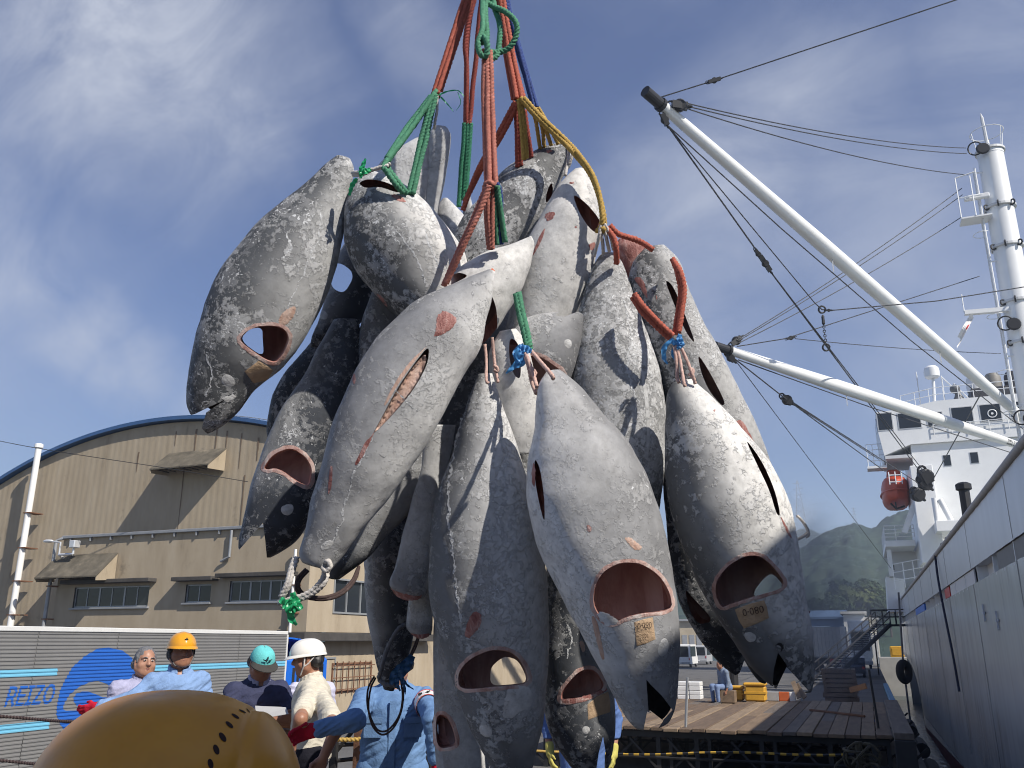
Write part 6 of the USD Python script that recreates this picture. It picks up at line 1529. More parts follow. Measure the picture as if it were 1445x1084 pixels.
streamer('frayed blue rope end knotted below the short tail stub', [[(582, 925, 3.68, .9), (575, 937, 3.67, 1.4), (568, 948, 3.66, 1.3), (558, 956, 3.66, .8)], [(578, 930, 3.67, .8), (566, 942, 3.66, 1.2), (556, 952, 3.66, 1), (552, 966, 3.66, .5)], [(562, 950, 3.66, .8), (560, 965, 3.66, .6), (565, 975, 3.66, .2)], [(566, 955, 3.66, .5), (574, 966, 3.66, .3), (584, 973, 3.66, .1)], [(564, 955, 3.66, .5), (571, 970, 3.66, .3), (572, 980, 3.66, .1)]], plain('deep_blue_twine', (.02, .09, .2), .6, .3, 60), 'twine_knot', 'twine', .016)
rope('short white cord blowing from the belly edge of the right-hand tuna', [[(1125, 728, 3.4), (1132, 735, 3.4), (1138, 744, 3.4), (1140, 752, 3.4), (1128, 760, 3.4), (1122, 762, 3.4)], [(1138, 744, 3.4), (1141, 754, 3.4), (1137, 758, 3.4)]], CORD, .006, 'cord_loop', 'cord', None)
rope('dull red cord fringe at the cheek of the right-hand tuna', [[(1124, 838, 3.35), (1131, 850, 3.33), (1133, 862, 3.33)], [(1130, 862, 3.33), (1138, 866, 3.33), (1142, 862, 3.33)], [(1126, 842, 3.34), (1128, 870, 3.33), (1138, 900, 3.33)]], DRED, .006, 'red_cord', 'cord', None)

# ================================================================ THINGS ON THE QUAY
WOODS = [plain('plank_%s' % n, c, .85, .3, 1.8, .5, 18, stretch=(5, .6, 5), dirt=((.05, .04, .034), .6, 3.0)) for n, c in (('tan', (.185, .128, .08)), ('brown', (.135, .092, .06)), ('pale', (.235, .17, .11)), ('grey', (.13, .105, .085)))]
PALW = plain('pallet_wood', (.16, .11, .075), .9, .35, 3.0, .4, 20)
BSTEEL = plain('black_steel', (.018, .017, .017), .6, .3, 6.0, dirt=((.1, .045, .025), .62, 5.0))
YELM = plain('yellow_plastic', (.55, .3, .03), .5, .15, 4.0)
WHITEC = plain('white_paint', (.74, .74, .72), .45, .08, 2.0)
GREYC = plain('grey_paint', (.33, .34, .35), .5, .12, 2.0)
TYRE = plain('tyre', (.02, .02, .02), .85)

def platform(label, x0, x1, y0, y1, legs_y, legs_x, seed, rail=True):
    rng = np.random.default_rng(seed)
    o = thing('work_platform', label, 'platform', 'raised plank platforms' if False else None)
    x = x0; k = 0
    while x < x1 - .1:
        w = .27 + .05 * rng.random()
        a, b = y0 + rng.uniform(-.06, .1), y1 + rng.uniform(-.12, .12)
        dz = rng.uniform(-.012, .008)
        ym = []
        cuts = [a] + sorted(rng.uniform(a + 3, b - 3, 1)) + [b]
        for c0, c1 in zip(cuts[:-1], cuts[1:]):
            ddz = rng.uniform(-.006, .006)
            obj('plank', MB().box(x + .008, x + w - .008, c0 + .006, c1 - .006, .83 + dz + ddz, .9 + dz + ddz, .008), WOODS[rng.integers(0, 4)], o)
        x += w; k += 1
    for y in legs_y:
        obj('cross_beam', MB().box(x0 + .05, x1 - .05, y - .06, y + .06, .69, .805), BSTEEL, o)
        for i_, lx_ in enumerate(legs_x):
            obj('leg', MB().beam((lx_, y, 0), (lx_, y, .688), .09, .09), BSTEEL, o)
            obj('leg', MB().beam((lx_ + .26, y, 0), (lx_ + .26, y, .688), .07, .07), BSTEEL, o)
            obj('brace', MB().beam((lx_ + .3, y + .05, .1), (lx_ + .95, y + .05, .66), .045, .045).beam((lx_ - .05, y - .05, .1), (lx_ - .6, y - .05, .66), .045, .045), BSTEEL, o)
        obj('tie_rail', MB().tube([(x0 + .1, y - .08, .3), (x1 - .1, y - .08, .3)], .03, 6), BSTEEL, o)
    return o
pf_ = platform('wide plank platform on black steel legs across the quay at the right', -7.6, .25, 19.0, 29.2, (19.3, 22.4, 25.6, 28.6), (-6.8, -5.7, -4.3, -3.5, -2.2, -.9, -.1), 5)
obj('edge_plank', MB().box(.27, .62, 18.7, 29.0, .86, .98, .01), WOODS[3], pf_, label='raised plank along the seaward edge')
obj('edge_block', MB().box(.27, .63, 18.6, 19.2, .3, .855, .01), BSTEEL, pf_)
platform('plank platform the workers and the photographer stand on', -6.6, .4, -2.5, 8.8, (-1.5, 2.0, 5.4, 8.2), (-6.0, -4.4, -2.8, -1.2), 9)
# things on and round the far platform
def lbl(name, mesh, mat, label, cat, smooth=False, group=None):
    return obj(name, mesh, mat, None, smooth, label, cat, group)
for (xa_, xb_, yt, yb_, lab, yy) in ((1028, 1048, 968, 985, 'left one of the two yellow plastic tubs on the platform', 28.2), (1051, 1079, 964, 985, 'right and taller of the two yellow plastic tubs on the platform', 28.0)):
    a, b = on(xa_, yb_, 1, yy), on(xb_, yt, 1, yy)
    o = thing('plastic_tub', lab, 'tub')
    obj('tub_body', MB().box(a[0], b[0], yy, yy + .45, .905, b[2] - .09, .05), YELM, o, smooth=30)
    obj('lid', MB().box(a[0] - .025, b[0] + .025, yy - .03, yy + .48, b[2] - .088, b[2], .03), YELM, o, smooth=30)
    obj('band', MB().box(a[0] - .012, b[0] + .012, yy - .012, yy + .462, .905 + (b[2] - .9) * .4, .905 + (b[2] - .9) * .52, .004), YELM, o)
a, b = on(956, 985, 1, 28.4), on(988, 962, 1, 28.4)
o = thing('box_stack', 'stack of white flat boxes at the left back of the platform', 'boxes')
for r_ in range(4):
    for c_ in range(2):
        w_ = (b[0] - a[0]) / 2
        obj('box', MB().box(a[0] + c_ * w_ + .01, a[0] + (c_ + 1) * w_ - .01, 28.4, 28.9, .905 + r_ * (b[2] - .905) / 4, .905 + (r_ + 1) * (b[2] - .905) / 4 - .012, .012), WHITEC, o)
a, b = on(1080, 985, 1, 28.6), on(1122, 977, 1, 28.6)
o = thing('barrier_bar', 'orange and white barrier bar lying beside the yellow tubs', 'barrier')
for k, (f0, f1, m_) in enumerate(((0, .45, GREYC), (.45, .8, plain('barrier_orange', (.5, .11, .03), .5)), (.8, 1, WHITEC))):
    obj('bar_segment', MB().box(a[0] + (b[0] - a[0]) * f0 + .004, a[0] + (b[0] - a[0]) * f1 - .004, 28.6, 28.75, .905, b[2], .01), m_, o)
o = thing('broken_boards', 'two splintered pale boards leaning under the tuna jaw', 'boards')
for (xa_, ya_, xb_, yb_) in ((1119, 962, 1128, 985), (1124, 966, 1136, 985)):
    obj('board', MB().beam(on(xa_, ya_, 1, 28.9), on(xb_, yb_, 1, 28.3), .14, .03, (0, 1, 0)), WOODS[2], o)
o = lbl('steel_rod', MB().tube([on(1143, 1002, 2, .93), on(1180, 1006, 2, .93), on(1220, 1011, 2, .93)], .03, 6), RUST, 'rust-red rod lying across the shaded planks', 'rod')
o = lbl('thin_post', MB().tube([on(968, 1034, 1, 19.3) * [1, 1, 0] + [0, 0, .9], on(970, 956, 1, 19.3)], .03, 6), GREYM, 'thin grey post standing before the sunny planks', 'post')
lbl('thin_post', MB().tube([on(1240, 1030, 1, 20.5) * [1, 1, 0] + [0, 0, .9], on(1226, 945, 1, 20.5)], .025, 6), BSTEEL, 'thin dark post leaning at the seaward end of the platform', 'post')
lbl('steel_column', MB().lathe([(.2, 0), (.2, 1.5), (.26, 1.52), (.26, 1.62), (0, 1.64)], on(1002, 985, 2, 0) + [1.2, 0, 0], 12), BSTEEL, 'dark stubby column on the quay left of the seated worker', 'column')
# pallets
yy = 31.5
a, b = on(1163, 985, 1, yy), on(1208, 944, 1, yy)
n_ = 12
hp = (b[2] - .02) / n_
for k in range(n_):
    z0 = .004 + k * hp
    j_ = RNG.uniform(-.03, .03)
    where = 'topmost' if k == n_ - 1 else f'{["lowest", "second", "third", "fourth", "fifth", "sixth", "seventh", "eighth", "ninth", "tenth", "eleventh"][k]}{" from the bottom" if k else ""}'
    o = thing('pallet', f'dark wooden pallet, {where} in the stack behind the platform', 'pallet', 'wooden pallets in the stack')
    for i_ in range(7):
        xx_ = a[0] + j_ + (b[0] - a[0]) * i_ / 7
        obj('deck_board', MB().box(xx_, xx_ + (b[0] - a[0]) / 7 - .03, yy, yy + 1.1, z0 + hp - .028, z0 + hp - .002), PALW, o)
    for yo in (0.0, .5, 1.0):
        obj('bearer', MB().box(a[0] + j_, b[0] + j_ - .03, yy + yo, yy + yo + .09, z0 + .022, z0 + hp - .03), PALW, o)
    obj('bottom_board', MB().box(a[0] + j_, a[0] + j_ + .1, yy, yy + 1.1, z0, z0 + .02).box(b[0] + j_ - .13, b[0] + j_ - .03, yy, yy + 1.1, z0, z0 + .02), PALW, o)
# striped rope and heap near us
o = thing('striped_rope', 'yellow and black striped rope strung under the platform', 'rope')
p0_, p1_ = on(850, 1063, 1, 16.0), on(1205, 1064, 1, 16.0)
for k in range(44):
    t0, t1 = k / 44, (k + 1) / 44
    zz = lambda t: np.array([0, 0, -.02 * math.sin(t * 9)])
    obj('rope_piece', MB().tube([p0_ + (p1_ - p0_) * t0 + zz(t0), p0_ + (p1_ - p0_) * t1 + zz(t1)], .022, 6), (plain('tiger_yellow', (.45, .27, .03), .7), BLK)[k % 2], o)
hpile = MB()
cpt = on(1214, 1075, 1, 16.0)
for k in range(26):
    c = cpt + [RNG.uniform(-.22, .22), RNG.uniform(-.25, .25), 0]
    hz = RNG.uniform(.05, cpt[2] + .22)
    t_ = np.linspace(0, 2 * PI, 14)
    ax = unit(RNG.normal(size=3)); bx_ = unit(np.cross(ax, RNG.normal(size=3)))
    cc = np.array([c[0], c[1], hz])
    hpile.tube(cc + .16 * RNG.uniform(.6, 1.3) * (np.cos(t_)[:, None] * ax + np.sin(t_)[:, None] * bx_), .022, 5, caps=False)
hpile.tube([(cpt[0], cpt[1], 0), (cpt[0], cpt[1], cpt[2] + .3)], .06, 8)
obj('rope_heap', hpile, plain('dirty_net', (.06, .05, .03), .9, .5, 9.0), label='tangle of dark old rope hung on a stake by the platform edge', cat='rope heap')
# quay edge: kerb pieces in blue, tyre fenders, drum
KBL = plain('blue_kerb_paint', (.06, .2, .34), .6, .25, 3.0, dirt=((.1, .1, .1), .55, 4.0))
for k, (y0_, y1_, lab) in enumerate(((11.0, 18.3, 'near blue painted kerb beam at the water edge'), (36.0, 60.0, 'far blue painted kerb beam at the water edge by the gangway foot'))):
    lbl('kerb_beam', MB().box(.62, .86, y0_, y1_, .004, .2, .02), KBL, lab, 'kerb')
for k, (px_, py_) in enumerate(((1276, 948),)):
    c = on(px_, py_, 0, 1.6)
    o = thing('tyre_fender', 'round black tyre fender hung by a rope in the gap by the ship', 'fender')
    obj('tyre', MB().torus(c, .42, .2, (1, -.6, 0), 22, 10), TYRE, o, smooth=True)
    obj('hanging_rope', MB().tube([c + [0, 0, .4], c + [.2, 0, 4.0]], .05, 6).tube([c - [0, 0, .4], c - [.0, 0, 3.0]], .05, 6), plain('grey_cord', (.13, .13, .14)), o)
for k, y in enumerate((20.5, 24.5, 30, 37)):
    lbl('fender_log', MB().tube([(1.12, y - 1.2, -.35 - .1 * (k % 2)), (1.12, y + 1.2, -.4)], .21, 12), TYRE, 'black fender roll on the quay wall, ' + ('nearest', 'second nearest', 'third', 'farthest')[k] + ' of the row', 'fender', group='fender rolls along the quay wall')
c = on(1233, 975, 1, 29.0)
o = thing('drum', 'small white and blue drum at the seaward end of the platform', 'drum')
obj('drum_body', MB().lathe([(0, 0), (.2, 0), (.21, .02), (.21, .5), (.19, .52), (0, .52)], (c[0], 29.4, .0), 16), WHITEC, o, smooth=35)
obj('blue_band', MB().lathe([(.212, .28), (.216, .29), (.216, .46), (.212, .47)], (c[0], 29.4, .0), 16), BLUEP, o)
lbl('timber', MB().beam(on(1200, 974, 1, 30.2), on(1222, 968, 1, 30.0), .1, .16), plain('orange_timber', (.38, .17, .06), .7, .2, 3), 'orange-brown timber resting by the pallet stack', 'timber')
# the gangway up to the ship's stern
g0, g1 = np.array([-3.2, 61.0, 0.0]), on(1247, 881, 1, 80.0)
o = thing('gangway', 'dark steel gangway stair rising from the quay to the ship stern', 'gangway')
u = unit(g1 - g0); s_ = unit(np.cross(u, (0, 0, 1)))
for sg in (-.55, .55):
    obj('stringer', MB().beam(g0 + s_ * sg, g1 + s_ * sg, .1, .34), BSTEEL, o)
    obj('handrail', MB().tube([g0 + s_ * sg + [0, 0, 1.0], g1 + s_ * sg + [0, 0, 1.0]], .05, 6).tube([g0 + s_ * sg + [0, 0, .55], g1 + s_ * sg + [0, 0, .55]], .035, 6), BSTEEL, o)
    for t in np.linspace(0, 1, 9):
        p = g0 + (g1 - g0) * t + s_ * sg
        obj('baluster', MB().tube([p, p + [0, 0, 1.0]], .035, 5), BSTEEL, o)
for t in np.linspace(.03, .99, 26):
    p = g0 + (g1 - g0) * t
    obj('tread', MB().obox(p + [0, 0, .06], s_, unit([u[0], u[1], 0]), (0, 0, 1), .54, .2, .025), GREYC, o)
pl = MB().box(g1[0] - .9, g1[0] + 2.0, g1[1], g1[1] + 2.2, g1[2] - .15, g1[2])
for x in (-.9, 0, 1.0, 2.0):
    for y in (0, 2.2):
        pl.tube([g1 + [x, y, 0], g1 + [x, y, 1.15]], .04, 5)
for y in (0, 2.2):
    pl.tube([g1 + [-.9, y, 1.15], g1 + [2.0, y, 1.15]], .04, 5).tube([g1 + [-.9, y, .6], g1 + [2.0, y, .6]], .03, 5)
for x in (-.8, 1.9):
    for y in (.1, 2.1):
        pl.beam((g1[0] + x, g1[1] + y, 0 if x < 0 else 3.9), g1 + [x, y, -.152], .1, .1)
obj('landing', pl, BSTEEL, o)

def wheels(o, pts, r=.33, w=.2):
    for p in pts:
        wh_ = obj('wheel', MB().lathe([(0, -w / 2), (r * .9, -w / 2), (r, -w / 3), (r, w / 3), (r * .9, w / 2), (0, w / 2)], p, 18, (1, 0, 0)), TYRE, o)
        obj('rim', MB().lathe([(0, -w / 2 - .012), (r * .55, -w / 2 - .012), (r * .6, 0), (r * .55, w / 2 + .012), (0, w / 2 + .012)], p, 12, (1, 0, 0)), GREYM, wh_)
def van(label, x, y, body, w=1.6, h=1.95, L=3.6):
    """seen from behind"""
    o = thing('parked_van', label, 'van')
    prof = [(0, .35), (0, 1.0), (.08, h - .1), (.2, h), (L - .9, h), (L - .35, 1.15), (L, 1.0), (L, .35)]
    obj('body', MB().poly([(x - w / 2, y + a_, b_) for a_, b_ in prof], (w, 0, 0)), body, o)
    obj('rear_window', MB().poly([(x - w / 2 + .14, y - .012, 1.08), (x + w / 2 - .14, y - .012, 1.08), (x + w / 2 - .2, y + .05, h - .2), (x - w / 2 + .2, y + .05, h - .2)], (0, -.012, 0)), GLASS, o)
    for sx in (-1, 1):
        obj('side_window', MB().box(x + sx * (w / 2 + .008) - .006, x + sx * (w / 2 + .008) + .006, y + .35, y + L - 1.2, 1.1, h - .2), GLASS, o)
        obj('tail_light', MB().box(x + sx * (w / 2 - .1) - .05, x + sx * (w / 2 - .1) + .05, y - .03, y - .002, .75, 1.0, .006), plain('tail_red', (.4, .02, .02), .3), o)
    obj('bumper', MB().box(x - w / 2 - .01, x + w / 2 + .01, y - .08, y - .002, .35, .55, .02), GREYC, o)
    obj('number_plate', MB().box(x - .17, x + .17, y - .1, y - .082, .4, .52), WHITEC, o)
    wheels(o, [(x + sx * (w / 2 - .12), y + yy_, .33) for sx in (-1, 1) for yy_ in (.75, L - .7)])
    return o
c = on(960, 942, 2, 0)
van('white van parked far off, seen from behind under the tuna jaws', c[0], c[1], WHITEC, 2.2, 2.35, 4.6)
c = on(986, 938, 2, 0)
van('silver van parked farther back, right of the white one', c[0], c[1], plain('silver_paint', (.4, .41, .42), .35, .05, 3), 2.0, 2.2, 4.2)
# lorry trailer, white truck, dark car
yt = 86.0
a, b = on(1140, 925, 1, yt), on(1193, 885, 1, yt)
o = thing('box_trailer', 'pale grey ribbed box trailer parked on the far quay', 'trailer')
nb = 9
for k in range(nb):
    w_ = (b[0] - a[0] - .5) / nb
    obj('side_panel', MB().box(a[0] + k * w_ + .02, a[0] + (k + 1) * w_ - .02, yt, yt + .05, 1.35, b[2], .01), plain('trailer_grey', (.5, .5, .48), .5, .1, 2, dirt=((.25, .22, .2), .6, 1.2)), o)
obj('trailer_box', MB().box(a[0], b[0] - .51, yt + .052, yt + 2.4, 1.3, b[2] + .02), GREYC, o)
obj('front_frame', MB().box(b[0] - .5, b[0], yt - .02, yt + 2.4, 1.25, b[2] + .06, .03), WHITEC, o)
obj('chassis', MB().box(a[0], b[0], yt + .3, yt + 2.1, .75, 1.24), BSTEEL, o)
obj('red_marker', MB().box(b[0] - 1.6, b[0] - .7, yt - .03, yt - .002, .85, 1.15), plain('marker_red', (.4, .03, .02), .5), o)
for xw_ in (a[0] + .8, a[0] + 2.0, b[0] - 1.2):
    obj('wheel', MB().lathe([(0, -.15), (.45, -.15), (.5, -.08), (.5, .08), (.45, .15), (0, .15)], (xw_, yt + .25, .5), 18, (0, 1, 0)), TYRE, o)
yt = 98.0
a, b = on(1202, 930, 1, yt), on(1226, 884, 1, yt)
o = thing('white_truck', 'white truck facing us between the trailer and the gangway', 'truck')
obj('cargo_body', MB().box(a[0] - .1, b[0] + .1, yt + 1.8, yt + 7, 1.0, b[2] + .6, .05), WHITEC, o)
obj('cab', MB().box(a[0], b[0], yt, yt + 1.75, .6, b[2] - .2, .12), WHITEC, o)
obj('windscreen', MB().box(a[0] + .12, b[0] - .12, yt - .02, yt - .003, 1.75, b[2] - .5, .005), GLASS, o)
obj('bumper', MB().box(a[0] - .03, b[0] + .03, yt - .12, yt - .004, .4, .75, .03), GREYC, o)
for x in (a[0] + .25, b[0] - .25):
    obj('headlight', MB().lathe([(0, 0), (.14, 0), (.16, .05)], (x, yt - .06, .95), 12, (0, 1, 0)), plain('bright_metal', (.7, .71, .72)), o)
wheels(o, [(x, yt + yy_, .45) for x in (a[0] + .25, b[0] - .25) for yy_ in (.9, 5.5)], .45, .25)
yt = 74.0
a, b = on(1188, 945, 1, yt), on(1216, 912, 1, yt)
o = thing('parked_car', 'dark blue estate car parked before the trailer', 'car')
prof = [(0, .3), (0, .8), (.15, .95), (.35, 1.45), (.8, 1.55), (2.4, 1.55), (3.1, .98), (4.2, .88), (4.3, .7), (4.3, .3)]
NAVY = plain('navy_paint', (.015, .02, .04), .25, .05, 2, coat=.5)
obj('body', MB().poly([(a[0], yt + p, q) for p, q in prof], (1.7, 0, 0)), NAVY, o)
obj('rear_window', MB().poly([(a[0] + .15, yt + .14, .98), (a[0] + 1.55, yt + .14, .98), (a[0] + 1.5, yt + .33, 1.42), (a[0] + .2, yt + .33, 1.42)], (0, -.02, .0)), GLASS, o)
obj('bumper', MB().box(a[0] - .01, a[0] + 1.71, yt - .1, yt - .003, .3, .55, .03), NAVY, o)
for x in (a[0] + .15, a[0] + 1.55):
    obj('tail_light', MB().box(x - .1, x + .1, yt - .03, yt - .002, .62, .8), plain('tail_red', (.4, .02, .02)), o)
wheels(o, [(a[0] + x, yt + y, .31) for x in (.15, 1.55) for y in (.75, 3.3)], .31)
# buildings on the far quay
def shed(label, px0, px1, pt, y, depth, wall, roof, h0=0.0, bays=5, ridge=.0, name='harbour_shed'):
    a, b = on(px0, pt, 1, y), on(px1, pt, 1, y)
    o = thing(name, label, 'shed')
    z = max(a[2], b[2])
    obj('wall', MB().box(a[0], b[0], y, y + depth, h0, z - .3), wall, o)
    obj('roof', MB().poly([(a[0] - .3, y - .4, z - .298), (a[0] - .3, y - .4, z), (a[0] - .3, y + depth / 2, z + ridge), (a[0] - .3, y + depth + .4, z), (a[0] - .3, y + depth + .4, z - .298)], (b[0] - a[0] + .6, 0, 0)), roof, o)
    w_ = (b[0] - a[0]) / bays
    for k in range(bays):
        obj('door', MB().box(a[0] + k * w_ + w_ * .15, a[0] + (k + 1) * w_ - w_ * .15, y - .05, y - .003, h0 + .02, h0 + (z - h0) * .62), GREYC, o)
    return o
shed('long low shed with blue roof across the far water', 1118, 1192, 871, 128.0, 3.5, plain('shed_blue', (.2, .27, .38), .7, .1, .5), plain('roof_blue', (.1, .16, .27), .5, .1, .5), 0, 7, .9)
o_ = shed('white cube-like building behind the box trailer', 1189, 1219, 863, 118.0, 9, WHITEC, plain('trailer_grey', (.5, .5, .48)), 0, 3)
shed('beige shed far behind the parked vans', 930, 990, 874, 129.0, 2.6, plain('shed_beige', (.5, .42, .3), .8, .1, .6), GREYC, 0, 6)
shed('small cream annex joined to the white building on the far quay', 1214, 1236, 871, 121.0, 5, plain('shed_cream', (.55, .52, .46), .7, .08, .6), GREYC, 0, 2)
c = on(1258, 912, 1, 108.0)
o = thing('yellow_bollard_box', 'yellow steel box at the far end of the quay edge', 'box')
obj('box_body', MB().box(c[0] - .2, c[0] + 1.2, c[1], c[1] + 1.2, 1.0, 2.15, .08), YELM, o)
obj('box_hatch', MB().box(c[0], c[0] + 1.0, c[1] - .04, c[1] - .003, 1.2, 1.95, .01), YELM, o)
# rusty frame and tapes behind the blue jacket
D8 = 8.6
def P8(x, y, d=D8):
    return at(x, y, d)
o = thing('scaffold_frame', 'rusty steel frame with yellow rope behind the blue jacket', 'frame')
a = P8(510, 1004); obj('post', MB().beam(a, [a[0], a[1], .9], .09, .09), RUST, o, label='rust-brown post')
for xx_, yt_ in ((474, 1030), (606, 1052), (470, 1060)):
    a = P8(xx_, yt_); obj('post', MB().beam(a, [a[0], a[1], .9], .05, .05), BSTEEL, o)
for p, q in (((470, 1066), (507, 1020)), ((476, 1028), (503, 1022)), ((472, 1074), (506, 1070)), ((598, 1066), (616, 1022)), ((470, 1052), (508, 1050)), ((604, 1075), (618, 1040))):
    obj('rail', MB().tube([P8(*p), P8(*q)], .022, 6), BSTEEL, o)
rope('yellow rope tied round the rusty post and trailing down', [[(466, 1043, 8.4), (490, 1044, 8.4), (512, 1043, 8.4), (520, 1042, 8.4)], [(508, 1046, 8.4), (514, 1040, 8.4), (519, 1046, 8.4), (516, 1060, 8.4), (517, 1084, 8.4), (516, 1110, 8.4)], [(514, 1047, 8.42), (518, 1064, 8.4), (514, 1090, 8.4)]], YELLOW, .02, 'yellow_rope', 'rope', (2, .08, .25))
rope('thin yellow rope behind the bottom tuna', [[(596, 1053, 9.5), (640, 1054, 9.5), (760, 1060, 9.5), (860, 1064, 9.5)]], YELLOW, .014, 'yellow_rope', 'rope', None)
rope('upper dark rope strung in front of the silver truck', [[(-40, 1008, 7.5), (30, 1013, 7.5), (75, 1017, 7.4), (118, 1019, 7.2)]], DCORD, .012, 'guard_rope', 'rope', (2, .06, .4))
rope('lower dark rope strung in front of the silver truck', [[(-40, 1069, 7.5), (20, 1075, 7.5), (60, 1079, 7.4), (110, 1082, 7.2)]], DCORD, .012, 'guard_rope', 'rope', (2, .06, .4))
lbl('steel_bar', MB().tube([at(392, 1042, 6.2), at(425, 1030, 6.3), at(440, 1024, 6.35)], .02, 7), RUST, 'rust-brown bar slanting by the red glove', 'bar')
# electricity pylons on the hill
for k, (px0, pt, pb, yy, lab) in enumerate(((1207, 716, 738, 735, 'lattice pylon on the near hill crest'), (1130, 678, 728, 1390, 'tall faint lattice pylon on the far ridge'))):
    a, b = on(px0, pb + 4, 1, yy), on(px0, pt, 1, yy)
    H_ = b[2] - a[2]; w0 = H_ * .11
    r_ = H_ * .010
    m_ = MB()
    for sx in (-1, 1):
        for sy in (-1, 1):
            m_.beam((a[0] + sx * w0, yy + sy * w0, a[2]), (a[0] + sx * w0 * .12, yy + sy * w0 * .12, b[2]), r_, r_)
    for t in np.linspace(.1, .85, 6):
        w_ = w0 * (1 - .88 * t); z = a[2] + H_ * t
        w2 = w0 * (1 - .88 * (t + .14)); z2 = a[2] + H_ * (t + .14)
        m_.beam((a[0] - w_, yy - w_, z), (a[0] + w2, yy - w2, z2), r_ * .7, r_ * .7).beam((a[0] + w_, yy - w_, z), (a[0] - w2, yy - w2, z2), r_ * .7, r_ * .7)
    for t in (.62, .78, .93):
        m_.beam((a[0] - H_ * .13, yy, a[2] + H_ * t), (a[0] + H_ * .13, yy, a[2] + H_ * t), r_, r_)
    lbl('pylon', m_, GREYC, lab, 'pylon')

obj('breakwater', MB().box(.93, 9.0, 107.5, 110.5, -4.0, .998, .05), plain('pale_concrete', (.34, .33, .31), .85, .15, .8), kind='structure')

# trees along the foot of the hill across the water
LEAFS = [plain('foliage_%s' % n, c, .9, .35, .5, spec=.1) for n, c in (('olive', (.06, .075, .025)), ('deep', (.02, .035, .015)), ('mid', (.035, .055, .02)))]
BARK = plain('bark', (.06, .045, .035), .95, .3, 2.0)
rt = np.random.default_rng(17)
spots = [(1205, 852, 352, 9.5, 0, 'broad light green tree with rounded crown at the foot of the hill'), (1178, 858, 345, 6.5, 2, 'mid green tree left of the broad light green one at the hill foot'),
         (1232, 858, 350, 7.0, 1, 'dark tree right of the broad light green one at the hill foot'), (1152, 860, 348, 6.0, 1, 'dark tree at the left of the hill foot, beside the mist'), (1252, 850, 356, 7.5, 2, 'mid green tree close to the white ship stern at the hill foot'),
         (1190, 838, 372, 7.0, 1, 'dark tree just above the broad light green one'), (1222, 836, 375, 6.5, 2, 'mid green tree above and right of the broad light green one')]
for px_, py_, yy, rad, li, lab in spots:
    c = on(px_, py_, 1, yy)
    o = thing('tree', lab, 'tree')
    ht = max(c[2], 3.0)
    obj('trunk', MB().tube([(c[0], yy, -3.2), (c[0] + .2, yy, ht * .5), (c[0], yy, ht)], [.5, .35, .2], 8), BARK, o)
    n_ = 1500
    u_ = rt.normal(size=(n_, 3)); u_ /= np.linalg.norm(u_, axis=1, keepdims=True)
    lump = .72 + .5 * meshkit.noise(u_ * 2.3 + rad, 7) ** 1.2
    P_ = np.array([c[0], yy, ht]) + u_ * lump[:, None] * np.array([rad, rad, rad * .78]) * rt.uniform(.75, 1.0, (n_, 1))
    a_ = rt.normal(size=(n_, 3)); a_ /= np.linalg.norm(a_, axis=1, keepdims=True); b_ = np.cross(a_, u_)
    sz = rad * rt.uniform(.06, .13, (n_, 1))
    V_ = np.stack([P_ - a_ * sz - b_ * sz * .5, P_ + a_ * sz - b_ * sz * .5, P_ + a_ * sz * .4 + b_ * sz, P_ - a_ * sz * .6 + b_ * sz], 1).reshape(-1, 3)
    obj('crown', (V_, np.arange(n_ * 4).reshape(-1, 4)), LEAFS[li], o)

# ================================================================ PEOPLE
def surface_nets(val, lo, h):
    """naive surface nets on a grid of signed values"""
    s = val < 0
    nx, ny, nz = val.shape
    c = np.stack([s[i:nx - 1 + i, j:ny - 1 + j, k:nz - 1 + k] for i in (0, 1) for j in (0, 1) for k in (0, 1)], -1)
    cnt = c.sum(-1)
    act = (cnt > 0) & (cnt < 8)
    idx = -np.ones(act.shape, int)
    I = np.argwhere(act)
    idx[act] = np.arange(len(I))
    acc = np.zeros((len(I), 3)); num = np.zeros(len(I))
    corners = np.array([(i, j, k) for i in (0, 1) for j in (0, 1) for k in (0, 1)])
    for a in range(8):
        for b in range(a + 1, 8):
            if np.abs(corners[a] - corners[b]).sum() == 1:
                va = val[tuple((I + corners[a]).T)]; vb = val[tuple((I + corners[b]).T)]
                m = (va < 0) != (vb < 0)
                t = np.where(m, va / np.where(m, va - vb, 1), 0)
                acc += np.where(m[:, None], I + corners[a] + t[:, None] * (corners[b] - corners[a]), 0); num += m
    v = lo + h * acc / num[:, None]
    faces = []
    for ax in range(3):
        o = [1 if d == ax else 0 for d in range(3)]
        A = s[:nx - o[0], :ny - o[1], :nz - o[2]]; B = s[o[0]:, o[1]:, o[2]:]
        u, w = [d for d in range(3) if d != ax]
        E = np.argwhere(A != B)
        ok = (E[:, u] > 0) & (E[:, w] > 0) & (E[:, u] < val.shape[u] - 1) & (E[:, w] < val.shape[w] - 1)
        E = E[ok]
        du, dw = np.eye(3, dtype=int)[u], np.eye(3, dtype=int)[w]
        q = np.stack([idx[tuple((E - du - dw).T)], idx[tuple((E - dw).T)], idx[tuple(E.T)], idx[tuple((E - du).T)]], 1)
        fl = s[tuple(E.T)]
        if ax == 1:
            fl = ~fl
        q[~fl] = q[~fl][:, ::-1]
        faces.append(q)
    f = np.vstack(faces)
    return v, f[(f >= 0).all(1)]


